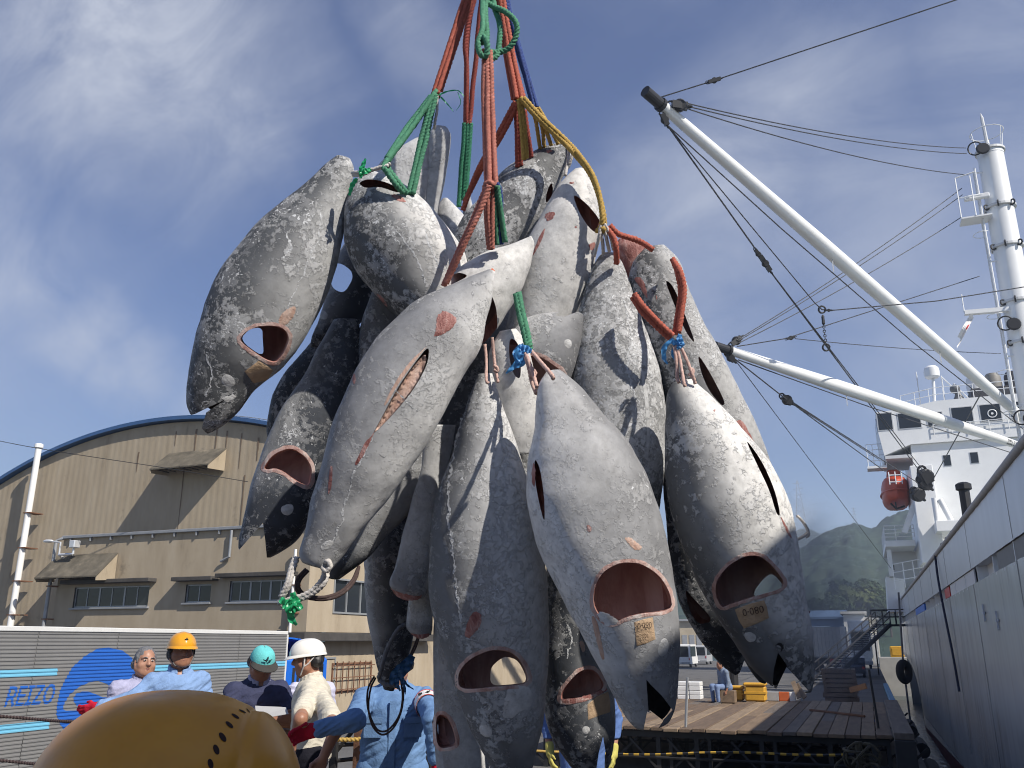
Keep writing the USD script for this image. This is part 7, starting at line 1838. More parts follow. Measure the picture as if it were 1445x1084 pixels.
class SDF:
    """blended round cones and ellipsoids, evaluated only round each piece"""

    def __init__(self):
        self.p = []

    def cone(self, a, b, r0, r1=None, k=.02, flat=None):
        self.p.append(('c', np.array(a, float), np.array(b, float), r0, r0 if r1 is None else r1, k, flat)); return self

    def ell(self, c, r, k=.015, rot=None, sub=False):
        self.p.append(('s' if sub else 'e', np.array(c, float), np.array(r, float), rot, None, k, None)); return self

    def build(self, h=.008, grow=0.0, noise=None, clip=None):
        los, his = [], []
        for q in self.p:
            if q[0] == 'c':
                r = max(q[3], q[4]) * (max(1, *q[6]) if q[6] is not None else 1); los.append(np.minimum(q[1], q[2]) - r); his.append(np.maximum(q[1], q[2]) + r)
            elif q[0] == 'e':
                r = q[2].max(); los.append(q[1] - r); his.append(q[1] + r)
        lo = np.min(los, 0) - .03 - grow; hi = np.max(his, 0) + .03 + grow
        n = np.ceil((hi - lo) / h).astype(int) + 1
        V = np.full(n, .08, np.float32)
        for q in self.p:
            k = q[5]
            if q[0] == 'c':
                r = max(q[3], q[4]) * (max(1, *q[6]) if q[6] is not None else 1); a, b = np.minimum(q[1], q[2]) - r, np.maximum(q[1], q[2]) + r
            else:
                a, b = q[1] - q[2].max(), q[1] + q[2].max()
            m = .07 + grow
            i0 = np.clip(((a - m - lo) / h).astype(int), 0, n - 1); i1 = np.clip(((b + m - lo) / h).astype(int) + 2, 1, n)
            ax = [lo[d] + h * np.arange(i0[d], i1[d]) for d in range(3)]
            X, Y, Z = np.meshgrid(*ax, indexing='ij', sparse=True)
            sl = tuple(slice(i0[d], i1[d]) for d in range(3))
            if q[0] == 'c':
                ab = q[2] - q[1]; L2 = ab @ ab + 1e-12
                t = np.clip(((X - q[1][0]) * ab[0] + (Y - q[1][1]) * ab[1] + (Z - q[1][2]) * ab[2]) / L2, 0, 1)
                fx, fy, fz = q[6] if q[6] is not None else (1, 1, 1)
                d = np.sqrt(((X - q[1][0] - t * ab[0]) / fx) ** 2 + ((Y - q[1][1] - t * ab[1]) / fy) ** 2 + ((Z - q[1][2] - t * ab[2]) / fz) ** 2) - (q[3] + t * (q[4] - q[3]))
            else:
                x, y, z = X - q[1][0], Y - q[1][1], Z - q[1][2]
                if q[3] is not None:
                    Rm = q[3]
                    x, y, z = Rm[0, 0] * x + Rm[1, 0] * y + Rm[2, 0] * z, Rm[0, 1] * x + Rm[1, 1] * y + Rm[2, 1] * z, Rm[0, 2] * x + Rm[1, 2] * y + Rm[2, 2] * z
                k0 = np.sqrt((x / q[2][0]) ** 2 + (y / q[2][1]) ** 2 + (z / q[2][2]) ** 2)
                k1 = np.sqrt((x / q[2][0] ** 2) ** 2 + (y / q[2][1] ** 2) ** 2 + (z / q[2][2] ** 2) ** 2)
                d = k0 * (k0 - 1) / np.maximum(k1, 1e-6)
            c = V[sl]
            if q[0] == 's':
                hh = np.clip(.5 - .5 * (c + d) / k, 0, 1)
                V[sl] = c + (-d - c) * hh + k * hh * (1 - hh)
            else:
                hh = np.clip(.5 + .5 * (c - d) / k, 0, 1)
                V[sl] = c + (d - c) * hh - k * hh * (1 - hh)
        V -= grow
        if noise is not None:
            g = np.stack(np.meshgrid(*[lo[d] + h * np.arange(n[d]) for d in range(3)], indexing='ij'), -1)
            near = np.abs(V) < .03
            V[near] += noise(g[near]).astype(np.float32)
        if clip is not None:
            g = np.meshgrid(*[lo[d] + h * np.arange(n[d]) for d in range(3)], indexing='ij', sparse=True)
            V = np.maximum(V, clip(*g).astype(np.float32))
        V[0], V[-1], V[:, 0], V[:, -1], V[:, :, 0], V[:, :, -1] = .05, .05, .05, .05, .05, .05
        return surface_nets(V, lo, h)


def skin_of(name, c):
    return plain(name, c, .45, .12, 30.0, spec=.4)
SKIN_A = skin_of('skin_tan', (.36, .19, .125))
SKIN_B = skin_of('skin_sunburnt', (.3, .145, .09))
def cloth(name, c, var=.14):
    return plain(name, c, .85, var, 14.0, .28, 80, spec=.15)
HAIRB = plain('black_hair', (.012, .011, .011), .5, .3, 60)
HAIRG = plain('grey_hair', (.13, .13, .135), .6, .5, 70)
EYEW = plain('eye_white', (.6, .57, .53), .3)
EYED = plain('eye_dark', (.012, .009, .008), .2)
LIPM = plain('lips', (.26, .1, .08), .45)

def rotz(a):
    c, s = math.cos(a), math.sin(a); return np.array([[c, -s, 0], [s, c, 0], [0, 0, 1.0]])
def rotx(a):
    c, s = math.cos(a), math.sin(a); return np.array([[1, 0, 0], [0, c, -s], [0, s, c]])
def roty(a):
    c, s = math.cos(a), math.sin(a); return np.array([[c, 0, s], [0, 1, 0], [-s, 0, c]])

def hand(S, wrist, fwd_, palm_n, thumb, curl=.5, r=.0095, s=1.0):
    """palm and five bent fingers; fwd_ along the palm, palm_n out of the palm, thumb the side of the thumb"""
    f, n_, t = unit(fwd_), unit(palm_n), unit(thumb)
    w = np.asarray(wrist)
    for i in range(4):
        o = (i - 1.5) * .021 * s
        base = w + f * (.09 - .006 * abs(i - 1)) * s - t * o
        S.cone(w + f * .02 * s - t * o * .7, base, .015 * s, .0125 * s, .012)
        ln = (.036, .042, .039, .03)[i] * s
        ang = 0; p = base
        for j, m in enumerate((1, .75, .6)):
            ang += curl * (.7 if j == 0 else .8)
            q = p + (f * math.cos(ang) + n_ * math.sin(ang)) * ln * m
            S.cone(p, q, r * s * (1 - .06 * j), r * s * (.94 - .06 * j), .006); p = q
    b = w + f * .03 * s + t * .026 * s
    q = b + (f * .55 + t * .6 + n_ * .35) * .04 * s
    S.cone(w + f * .025 * s, b, .016 * s, .014 * s, .012).cone(b, q, .0125 * s, .011 * s, .01).cone(q, q + (f * .85 + n_ * .5) * .028 * s, .011 * s, .009 * s, .008)

def person(label, base, yaw, H=1.7, lean=0.0, head=(0, 0, 0), arms=None, skin=SKIN_A, top=None, trousers=None, hair=HAIRB, hat=None, gloves=None, sleeve='long', collar=True, hood=None, seat=None, age=0, fine=.0078, build=1.0, openmouth=False, parts=True, shift=(0, 0), group=None, extra=None):
    """base: point under the feet; yaw: facing, 0 = towards +y. arms: {'L': (elbow, wrist), 'R': ...} in the person's own frame (x right, y ahead, z up)."""
    o = thing('person', label, 'person', group)
    k = H / 1.70
    Rz = rotz(yaw); base = np.asarray(base, float)
    to = lambda v: np.asarray(v) @ Rz.T + base
    hipz, b = .90 * k, build
    Rl = rotx(-lean)
    def up(x, y, z):          # torso point, leaning about the hip
        return np.array([0, 0, hipz]) + Rl @ np.array([x + shift[0] * (z - hipz), y + shift[1] * (z - hipz), z - hipz])
    hip = {s: np.array([s * .092 * b, 0, hipz]) for s in (-1, 1)}
    if seat:
        knee = {s: hip[s] + np.array([s * .05, .42 * k, .03]) for s in (-1, 1)}
        ank = {s: knee[s] + np.array([0, -.02, -.42 * k]) for s in (-1, 1)}
    else:
        knee = {s: np.array([s * .105, .02, .48 * k]) for s in (-1, 1)}
        ank = {s: np.array([s * .115, -.01, .085]) for s in (-1, 1)}
    sh = {s: up(s * .178 * b, -.01, 1.365 * k) for s in (-1, 1)}
    neck, hc = up(0, .0, 1.44 * k), up(0, .03, 1.575 * k)
    A = {}
    for s, key in ((-1, 'L'), (1, 'R')):
        if arms and key in arms:
            A[s] = tuple(np.array(q, float) for q in arms[key])
        else:
            A[s] = (sh[s] + np.array([s * .06, -.02, -.29 * k]), sh[s] + np.array([s * .06, .06, -.54 * k]))
    Rh = rotz(head[0]) @ rotx(head[1]) @ roty(head[2])
    hp = lambda x, y, z: hc + Rh @ (np.array([x, y, z]) * k)
    def trunk(S, g=0.0):
        S.cone(up(0, .0, .93 * k), up(0, .0, 1.10 * k), .145 * b + g, .14 * b + g, .05, (1.12, .82, 1)).cone(up(0, .01, 1.10 * k), up(0, .0, 1.28 * k), .14 * b + g, .155 * b + g, .05, (1.12, .82, 1))
        for s in (-1, 1):
            S.cone(up(s * .06, .0, 1.32 * k), sh[s] - [0, 0, .012], .085 * b + g, .055 + g, .05)
        S.cone(up(0, -.01, 1.36 * k), neck, .09 + g, .06 + g * .5, .05)
    def legs(S, g=0.0):
        for s in (-1, 1):
            S.cone(hip[s], knee[s], .093 * b + g, .06 + g, .03).cone(knee[s], ank[s], .058 + g, .04 + g, .02)
        S.cone(hip[-1] + [0, 0, .02], hip[1] + [0, 0, .02], .108 * b + g, .108 * b + g, .04)
    # the body, one continuous figure
    S = SDF()
    trunk(S); legs(S)
    for s in (-1, 1):
        S.cone(sh[s], A[s][0], .052 * b, .042 * b, .03).cone(A[s][0], A[s][1], .042 * b, .028, .02)
        S.cone(ank[s] - [0, .03, .035], ank[s] + [0, .13, -.05], .042, .033, .02)
    hand_dir = {}
    for s in (-1, 1):
        f = unit(A[s][1] - A[s][0])
        th = unit(np.cross(f, (0, 0, 1.0)) * s if abs(f[2]) < .9 else (-s * .4, 1, 0))
        th = unit(np.array([0, .3, 1.0]) - f * (f @ np.array([0, .3, 1.0]))) if abs(f[2]) < .8 else unit(np.array([-s * .2, 1, 0]) - f * (f @ np.array([-s * .2, 1, 0])))
        n_ = np.cross(f, th) * s
        if n_[0] * s > 0:
            n_ = -n_
        hand_dir[s] = (f, n_, th)
        hand(S, A[s][1], f, n_, th, .55, s=k)
    S.cone(neck - [0, 0, .03], hp(0, -.015, -.06), .062 * b, .056 * b, .03)
    S.ell(hp(0, -.012, .03), np.array([.078, .098, .098]) * k, .03, Rh).ell(hp(0, .018, -.035), np.array([.066, .078, .075]) * k, .03, Rh)
    S.cone(hp(0, .055, -.085), hp(0, .06, -.09), .03 * k, .028 * k, .03)
    for s in (-1, 1):
        S.ell(hp(s * .05, .05, -.03), np.array([.026, .028, .026]) * k, .02, Rh)
        S.ell(hp(s * .031, .096, .014), np.array([.018, .012, .011]) * k, .012, Rh, sub=True)
        S.cone(hp(s * .015, .083, .034), hp(s * .05, .073, .03), .011 * k, .009 * k, .012)
        S.ell(hp(s * .078, -.005, -.008), np.array([.012, .02, .032]) * k, .008, Rh @ rotz(-s * .4))
        S.cone(hp(s * .065, .015, -.06), hp(s * .03, .05, -.085), .022 * k, .022 * k, .03)
    S.cone(hp(0, .088, .02), hp(0, .107, -.02), .009 * k, .015 * k, .012)
    for s in (-1, 1):
        S.ell(hp(s * .012, .098, -.024), np.array([.01, .011, .009]) * k, .008, Rh)
    S.cone(hp(-.017, .085, -.053), hp(.017, .085, -.053), .0085 * k, .0085 * k, .008).cone(hp(-.014, .083, -.066), hp(.014, .083, -.066), .009 * k, .009 * k, .008)
    if openmouth:
        S.ell(hp(0, .094, -.059), np.array([.018, .014, .006]) * k, .004, Rh, sub=True)
    v, f = S.build(fine)
    obj('body', (to(v), f), skin, o, smooth=True)
    if parts:
        for s in (-1, 1):
            e = hp(s * .031, .0865, .013)
            sp = trimesh.creation.icosphere(2, .0105 * k)
            obj('eye', (to(e + (sp.vertices * [1.2, .8, .62]) @ Rh.T), sp.faces), EYEW, o, smooth=True)
            sp = trimesh.creation.icosphere(1, .0055 * k)
            obj('iris', (to(hp(s * .031, .0925, .013) + (sp.vertices * [1, .6, 1]) @ Rh.T), sp.faces), EYED, o, smooth=True)
            obj('eyebrow', MB().tube([to(hp(s * .014, .0945, .031)), to(hp(s * .032, .0945, .037)), to(hp(s * .05, .082, .031))], [.004 * k, .0048 * k, .003 * k], 6), hair, o, smooth=True)
        obj('lips', MB().tube([to(hp(x, .0925 - abs(x) * .25, -.0545 + y)) for x, y in ((-.02, -.003), (-.008, .001), (0, 0), (.008, .001), (.02, -.003))], .0042 * k, 6).tube([to(hp(x, .0915 - abs(x) * .25, -.0655)) for x in (-.018, 0, .018)], .005 * k, 6), LIPM, o, smooth=True)
    # hair
    if hair is not None:
        S = SDF()
        S.ell(hp(0, -.022, .037), np.array([.084, .1, .1]) * k, .02, Rh).cone(hp(-.05, -.06, -.02), hp(.05, -.06, -.02), .045 * k, .045 * k, .03)
        for s in (-1, 1):
            S.cone(hp(s * .074, .012, .05), hp(s * .075, .018, .0), .015 * k, .008 * k, .02)
        S.ell(hp(0, .1, -.01), np.array([.1, .085, .062]) * k, .02, Rh, sub=True)
        if hat is not None:
            S.ell(hp(0, -.02, .15), np.array([.15, .16, .115]) * k, .01, Rh, sub=True)
        S.ell(hp(0, .02, -.13), np.array([.1, .1, .07]) * k, .02, Rh, sub=True)
        v, f = S.build(.006 if fine < .012 else fine, noise=lambda g: (meshkit.noise(g * [170, 60, 60]) - .5) * .007)
        obj('hair', (to(v), f), hair, o, smooth=True)
    folds = lambda sc, am: (lambda g: (meshkit.fbm(g * sc, 3, int(H * 1000) % 97) - .5) * am * .5 + (np.abs(meshkit.noise((g @ np.array([[.8, .3, .5], [-.4, .9, .1], [-.5, -.2, .8]])) * [13, 13, 42], 5) - .5) - .22) * am * .95)
    # clothes
    if trousers is not None:
        S = SDF(); legs(S, .012); S.cone(up(0, 0, .93 * k), up(0, 0, 1.02 * k), .145 * b + .006, .14 * b + .006, .05, (1.12, .82, 1))
        zc_ = ank[1][2] - .02
        v, f = S.build(max(fine, .009), noise=folds(np.array([11, 11, 6.0]), .014), clip=lambda X, Y, Z: np.maximum(zc_ - Z, Z - (1.0 * k if not seat else 9)) + 0 * X + 0 * Y)
        obj('trousers', (to(v), f), trousers, o, smooth=True)
        for s in (-1, 1):
            S = SDF().cone(ank[s] - [0, .045, .045], ank[s] + [0, .14, -.05], .05, .042, .02).cone(ank[s] + [0, -.01, -.03], ank[s] + [0, -.01, .06], .05, .048, .02)
            v, f = S.build(.01, clip=lambda X, Y, Z: (ank[1][2] - .088) - Z + 0 * X + 0 * Y)
            obj('boot', (to(v), f), BLK, o, smooth=True)
    if top is not None:
        S = SDF(); trunk(S, .016)
        S.cone(up(0, 0, .92 * k), up(0, 0, 1.05 * k), .155 * b, .15 * b, .05, (1.14, .86, 1))
        for s in (-1, 1):
            if sleeve == 'long':
                w_ = A[s][0] + (A[s][1] - A[s][0]) * .93
                S.cone(sh[s], A[s][0], .062 * b, .053 * b, .03).cone(A[s][0], w_, .056 * b, .044, .02).cone(w_ - unit(A[s][1] - A[s][0]) * .03, w_, .046, .046, .006)
            else:
                S.cone(sh[s], sh[s] + (A[s][0] - sh[s]) * .8, .062 * b, .066 * b, .03)
        nz_ = neck + Rl @ np.array([0, .03, 0])
        v, f = S.build(fine, noise=folds(np.array([13, 13, 8.0]), .028), clip=lambda X, Y, Z: np.maximum((.9 * k) - Z, -(np.sqrt((X - nz_[0]) ** 2 + (Y - nz_[1] - .01) ** 2 + ((Z - nz_[2] - .02) * .8) ** 2) - .066)))
        tp_ = obj('shirt', (to(v), f), top, o, smooth=True)
        if collar:
            S = SDF()
            for a0 in np.linspace(.35, 2 * PI - .35, 15):
                a1 = a0 + .4
                p = lambda a_, z_: neck + Rl @ np.array([.074 * math.sin(a_), .072 * math.cos(a_) + .006, z_ - .035 * (1 - abs(math.cos(a_ / 2))) * 0 + .012 - .035 * max(0, math.cos(a_))])
                S.cone(p(a0, .0), p(min(a1, 2 * PI - .35), .0), .011, .011, .008).cone(p(a0, .02), p(min(a1, 2 * PI - .35), .02), .009, .009, .008)
            v, f = S.build(.006)
            obj('collar', (to(v), f), extra.get('collar', top) if extra else top, tp_, smooth=True)
    if gloves is not None:
        for s in (-1, 1):
            f_, n_, th = hand_dir[s]
            S = SDF(); hand(S, A[s][1], f_, n_, th, .55, .0125, k * 1.03)
            S.cone(A[s][1] - f_ * .05, A[s][1] + f_ * .02, .038, .036, .02)
            v, f = S.build(.0065)
            obj('glove', (to(v), f), gloves, o, smooth=True)
    if hat is not None:
        kind, hm = hat[:2]
        if kind == 'helmet':
            helmet(o, lambda P: to(hc + (np.asarray(P) * k) @ Rh.T), hm, hat[2] if len(hat) > 2 else None)
        else:
            cap(o, lambda P: to(hc + (np.asarray(P) * k) @ Rh.T), hm, hat[2])
    return dict(o=o, to=to, up=up, A=A, sh=sh, neck=neck, hp=hp, Rh=Rh, hand=hand_dir, k=k)

def dome_grid(rx, ry, rz, zc, n=40, m=16, cut=0.0, f=None):
    v = []
    for j in range(m + 1):
        t = j / m * (PI / 2 - cut)
        for i in range(n):
            a = i / n * 2 * PI
            r = math.cos(t) ** .82
            x, y, z = rx * r * math.cos(a), ry * r * math.sin(a), rz * math.sin(t)
            if f is not None:
                e = f(a, t); x, y, z = x * e, y * e, z * e
            v.append((x, y, zc + z))
    i, j = np.meshgrid(np.arange(m), np.arange(n), indexing='ij'); j2 = (j + 1) % n
    q = np.stack([i * n + j, i * n + j2, (i + 1) * n + j2, (i + 1) * n + j], -1).reshape(-1, 4)
    v.append((0, 0, zc + rz * 1.0))
    fc = np.vstack([q[:, [0, 1, 2]], q[:, [0, 2, 3]], [[m * n + a, m * n + (a + 1) % n, (m + 1) * n] for a in range(n)]])
    return np.array(v), fc

def helmet(o, T, mat, emblem=None):
    ridge = lambda a, t: 1 + .035 * math.exp(-((abs(math.cos(a)) * math.cos(t)) / .13) ** 2) + .012 * math.exp(-((abs(math.cos(a)) * math.cos(t) - .42) / .06) ** 2)
    v, f = dome_grid(.104, .128, .108, .035, 48, 18, f=ridge)
    h = obj('helmet', (T(v), f), mat, o, smooth=50)
    b = []
    n = 48
    for ring, (k_, z) in enumerate(((1.0, .037), (1.0, .026), (1.06, .02), (1.07, .026), (1.02, .038))):
        for i in range(n):
            a = i / n * 2 * PI
            front = max(0, math.sin(a)) ** 2
            ext = 1 + (k_ - 1) * (1 + 4.2 * front)
            b.append((.105 * ext * math.cos(a), .129 * ext * math.sin(a), z - front * (k_ - 1) * .22))
    i, j = np.meshgrid(np.arange(4), np.arange(n), indexing='ij'); j2 = (j + 1) % n
    obj('brim', (T(np.array(b)), np.stack([i * n + j, (i + 1) * n + j, (i + 1) * n + j2, i * n + j2], -1).reshape(-1, 4)), mat, h, smooth=40)
    st = MB()
    for s in (-1, 1):
        st.tube(T([(s * .094, .02, .03), (s * .088, .03, -.04), (s * .055, .055, -.1), (0, .066, -.118)]), .006, 6)
        st.tube(T([(s * .09, -.06, .03), (s * .088, .0, -.03), (s * .086, .028, -.045)]), .005, 6)
    obj('chin_strap', st, BLK if emblem is None or emblem[0] != 'W' else CORD, h)
    if emblem:
        if emblem[0] == 'cross':
            m_ = MB()
            for a_ in (0, PI / 2):
                pts = [(.014 * math.cos(a_ + d) * w_, .014 * math.sin(a_ + d) * w_) for d, w_ in ((0, 1), (.5, .45), (PI / 2, .45), (PI - .5, .45), (PI, 1), (PI + .5, .45), (-PI / 2, .45), (-.5, .45))]
                m_.poly([T([(x, .118, .085 + z)])[0] for x, z in pts], (T([(0, .012, 0)])[0] - T([(0, 0, 0)])[0]))
            obj('emblem', m_, plain('dark_green_emblem', (.02, .03, .02), .5), h)
        if emblem[0] == 'W':
            tm_ = meshkit.text_mesh('T', .02, .002)
            m_ = MB()
            for i_, w_ in enumerate((.012, .01, .012, .008, .011)):
                x = .095; y = .055 - i_ * .014
                m_.hexa(T([(x - .012, y - w_ / 2, .068), (x + .008, y - w_ / 2, .068), (x + .008, y + w_ / 2, .068), (x - .012, y + w_ / 2, .068), (x - .022, y - w_ / 2, .082), (x + .003, y - w_ / 2, .082), (x + .003, y + w_ / 2, .082), (x - .022, y + w_ / 2, .082)]))
            obj('lettering', m_, plain('navy_print', (.04, .04, .16), .5), h)

def cap(o, T, mat, visor):
    v, f = dome_grid(.092, .112, .098, .03, 40, 14)
    h = obj('cap', (T(v), f), mat, o, smooth=60)
    m_ = MB()
    n = 16
    top_, bot_ = [], []
    for i in range(n + 1):
        a = PI * (.12 + .76 * i / n)
        for r in (0, 1):
            ex = 1 + .62 * r * math.sin(a) ** .6
            top_.append((.093 * ex * math.cos(a) * (1 - .1 * r), .113 * ex * math.sin(a), .034 - r * .022))
    top_ = np.array(top_)
    vv = np.vstack([top_, top_ - [0, 0, .006]])
    q = []
    for i in range(n):
        a, b_, c, d = 2 * i, 2 * i + 1, 2 * i + 3, 2 * i + 2
        q += [[a, b_, c, d], [a + 2 * n + 2, d + 2 * n + 2, c + 2 * n + 2, b_ + 2 * n + 2], [b_, b_ + 2 * n + 2, c + 2 * n + 2, c]]
    obj('visor', (T(vv), np.array(q)), visor, h, smooth=40)
    obj('button', MB().ball(T([(0, 0, .129)])[0], .008, 1), mat, h)
    e = MB()
    for s in (-1, 1):
        e.poly(T([(s * .006, .1155, .072), (s * .036, .108, .08), (s * .03, .11, .071), (s * .008, .1165, .062)]), T([(0, .006, .003)])[0] - T([(0, 0, 0)])[0])
    e.poly(T([(-.006, .107, .09), (0, .105, .1), (.006, .107, .09), (0, .115, .066)]), T([(0, .008, .003)])[0] - T([(0, 0, 0)])[0])
    obj('emblem', e, BLK, h)

ZP = .9
def stand(px, py, d, H, dz=0):
    """where the feet go when the crown of someone H tall appears at that pixel"""
    p = at(px, py, d); return np.array([p[0], p[1], p[2] - H + dz])
def face_to(base, tgt):
    d = np.asarray(tgt) - base; return math.atan2(-d[0], d[1])
BLUEW = cloth('blue_workwear', (.13, .23, .41)); BLUEW2 = cloth('blue_workwear_pale', (.2, .31, .52))
REDG = cloth('red_glove', (.42, .012, .03)); YELG = cloth('yellow_glove', (.52, .47, .13))
YH = plain('yellow_helmet', (.66, .3, .012), .25, .05, 6, coat=.5)
WH = plain('white_helmet', (.74, .72, .66), .3, .06, 8, coat=.3)

# man in the yellow helmet, an arm out to the left
d = 6.9
hp_ = at(258, 893, d)
H1 = (hp_[2] - ZP) / 1.008
b1 = np.array([hp_[0], hp_[1], ZP])
yw = face_to(b1, [CAM[0] + 1.5, CAM[1], 0])
inv = lambda b_, y_, p: (np.asarray(p) - b_) @ rotz(y_)
wr = inv(b1, yw, at(140, 998, 6.55)); el = inv(b1, yw, at(192, 984, 6.6))
p1 = person('man in yellow helmet and pale blue jacket, red-gloved arm held out', b1, yw, H1, 0, (.12, .05, 0), {'R': (el, wr), 'L': ([-.27, .02, 1.1 * H1 / 1.7], [-.24, .18, .9])}, SKIN_B, BLUEW2, BLUEW, HAIRB, ('helmet', YH, ('cross',)), REDG, openmouth=False, build=1.0)
S_ = SDF()
for s in (-1, 1):
    S_.cone(p1['hp'](s * .082, -.01, .03), p1['hp'](s * .08, -.0, -.05), .014, .012, .01)
    S_.cone(p1['hp'](s * .08, .0, -.05), p1['hp'](0, .045, -.105), .011, .01, .01)
v, f = S_.build(.006)
obj('helmet_liner', (p1['to'](v), f), BLK, p1['o'], smooth=True)
tm_ = meshkit.text_mesh('MARINE', .012, .002)

# grey-haired man behind him
hp_ = at(206, 912, 7.35); H0 = (hp_[2] - ZP) / 1.0
b0 = np.array([hp_[0], hp_[1], ZP])
person('grey-haired older man in pale lavender shirt behind the yellow helmet', b0, face_to(b0, [CAM[0] + 3.5, CAM[1], 0]), H0 / 1.005, 0, (.1, .05, -.08), None, SKIN_A, cloth('lavender_shirt', (.36, .36, .5)), cloth('dark_trousers', (.02, .022, .03)), HAIRG, openmouth=True)

# man in the teal cap, looking down at a paper
hp_ = at(366, 913, 6.7); H2 = 1.66
b2 = np.array([hp_[0], hp_[1], ZP])
y2 = face_to(b2, [at(460, 960, 5.3)[0], at(460, 960, 5.3)[1], 0])
TEAL = cloth('teal_cap', (.13, .5, .5)); VIS = cloth('grey_visor', (.05, .048, .045))
H2 = (hp_[2] - ZP) / 1.0
wr = inv(b2, y2, at(396, 1016, 6.3)); wl = inv(b2, y2, at(356, 1022, 6.35))
p2 = person('man in teal cap and dark navy shirt looking down at a paper', b2, y2, H2 / .99, .12, (.05, -.42, 0), {'L': ([-.25, .16, 1.12], wl), 'R': ([.26, .14, 1.1], wr)}, SKIN_B, cloth('navy_shirt', (.045, .05, .095)), cloth('dark_trousers', (.02, .022, .03)), HAIRB, ('cap', TEAL, VIS), sleeve='short', collar=True, extra={'collar': cloth('lavender_shirt', (.36, .36, .5))})
pa = [at(360, 996, 6.27), at(404, 998, 6.22), at(407, 1007, 6.14), at(362, 1015, 6.14)]
obj('paper_sheet', MB().poly(pa, (0, 0, -.003)), plain('grey_paper', (.4, .4, .4), .8, .05), label='grey sheet of paper held by the man in the teal cap', cat='paper')

# man in the white helmet seen from behind and the side
hp_ = at(449, 902, 6.4); H3 = (hp_[2] - ZP) / 1.008
b3 = np.array([hp_[0], hp_[1], ZP])
y3 = face_to(b3, [at(250, 930, 6.25)[0], at(250, 930, 6.25)[1], 0])
wr = inv(b3, y3, at(456, 1070, 5.05)); er = inv(b3, y3, at(474, 1030, 5.1))
wl = inv(b3, y3, at(412, 1052, 5.5)); el = inv(b3, y3, at(424, 1015, 5.5))
p3 = person('man in white helmet and cream polo shirt, seen from behind', b3, y3, H3, .05, (.1, -.1, 0), {'R': (er, wr), 'L': (el, wl)}, SKIN_B, cloth('cream_shirt', (.56, .52, .43)), cloth('black_trousers', (.012, .012, .018)), HAIRB, ('helmet', WH, ('W',)), sleeve='short', build=.98)
obj('wrist_watch', MB().torus(at(457, 1070, 6.15), .034, .008, p3['to']([p3['A'][1][1] - p3['A'][1][0]])[0] - p3['to']([[0, 0, 0]])[0], 16, 6), plain('bright_metal', (.7, .71, .72)), p3['o'])
# the one hidden behind him
hp_ = at(441, 916, 7.1)
b4 = np.array([hp_[0], hp_[1], ZP])
p4 = person('person in lavender white shirt, head hidden behind the white helmet', b4, face_to(b4, [at(330, 940, 7.5)[0], at(330, 940, 7.5)[1], 0]), (hp_[2] - ZP), 0, (0, 0, 0), None, SKIN_A, cloth('pale_lavender', (.5, .5, .64)), cloth('dark_trousers', (.02, .022, .03)), HAIRB, sleeve='short')

# blue jacket, head behind the black tuna, red glove out to the left
hp_ = at(560, 910, 5.7)
b5 = np.array([hp_[0], hp_[1], ZP])
H5 = hp_[2] - ZP
y5 = face_to(b5, [CAM[0] - .3, CAM[1], 0])
wr = inv(b5, y5, at(447, 1030, 4.85)); er = inv(b5, y5, at(500, 1017, 4.9))
wl = inv(b5, y5, at(617, 1075, 4.95)); el = inv(b5, y5, at(612, 1018, 5.0))
p5 = person('worker in blue work jacket, head hidden by the black tuna, red glove out', b5, y5, H5, 0, (-.5, -.3, 0), {'R': (er, wr), 'L': (el, wl)}, SKIN_A, BLUEW, BLUEW, HAIRB, None, REDG, build=1.08)
def on_chest(P, x0, x1, z0, z1, name, mat, lift=.012, parent=None):
    pts = [P['up'](x, 0, z) for x, z in ((x0, z0), (x1, z0), (x1, z1), (x0, z1))]
    yy_ = .152
    q = [p + np.array([0, yy_ - (abs(p[0]) * .9) ** 2 * 1.1, 0]) for p in pts]
    obj(name, MB().poly([P['to'](p) for p in q], rotz(y5) @ np.array([0, lift, 0])), mat, parent or P['o'])
kk = H5 / 1.7
for s in (-1, 1):
    on_chest(p5, s * .125 - .055, s * .125 + .055, 1.14 * kk, 1.25 * kk, 'pocket', BLUEW)
    on_chest(p5, s * .125 - .06, s * .125 + .06, 1.225 * kk, 1.262 * kk, 'pocket_flap', BLUEW, .018)
on_chest(p5, -.018, .022, .95 * kk, 1.36 * kk, 'button_placket', BLUEW, .016)
u5 = unit(p5['A'][-1][0] - p5['sh'][-1])
c5 = p5['sh'][-1] + u5 * .2
ab = MB().lathe([(.078, -.07), (.079, -.07), (.075, .07), (.074, .07)], p5['to'](c5), 22, rotz(y5) @ u5)
arm = obj('armband', ab, WHITEC, p5['o'])
obj('armband_edge', MB().lathe([(.0795, -.072), (.081, -.068), (.08, -.058), (.079, -.058)], p5['to'](c5), 22, rotz(y5) @ u5).lathe([(.076, .058), (.0775, .062), (.0765, .072), (.0755, .072)], p5['to'](c5), 22, rotz(y5) @ u5), plain('armband_red', (.5, .05, .03), .7), arm)
fr5 = unit(CAM - p5['to'](c5)); ax5 = rotz(y5) @ u5; sd5 = unit(np.cross(ax5, fr5)); fr5 = np.cross(sd5, ax5)
mk = MB(); c0 = p5['to'](c5) + fr5 * .079 * (1 if fr5 @ (CAM - p5['to'](c5)) > 0 else -1)
fr5 = unit(c0 - p5['to'](c5))
def bar(cx, cy, hx, hy, m_=mk):
    m_.obox(c0 + sd5 * cx + ax5 * cy - fr5 * (cx * cx / .16), sd5, ax5, fr5, hx, hy, .0035)
bar(-.03, .012, .004, .018); bar(-.03, .012, .018, .004)
obj('cross_mark', mk, plain('dark_green_emblem', (.02, .03, .02)), arm)
mk2 = MB()
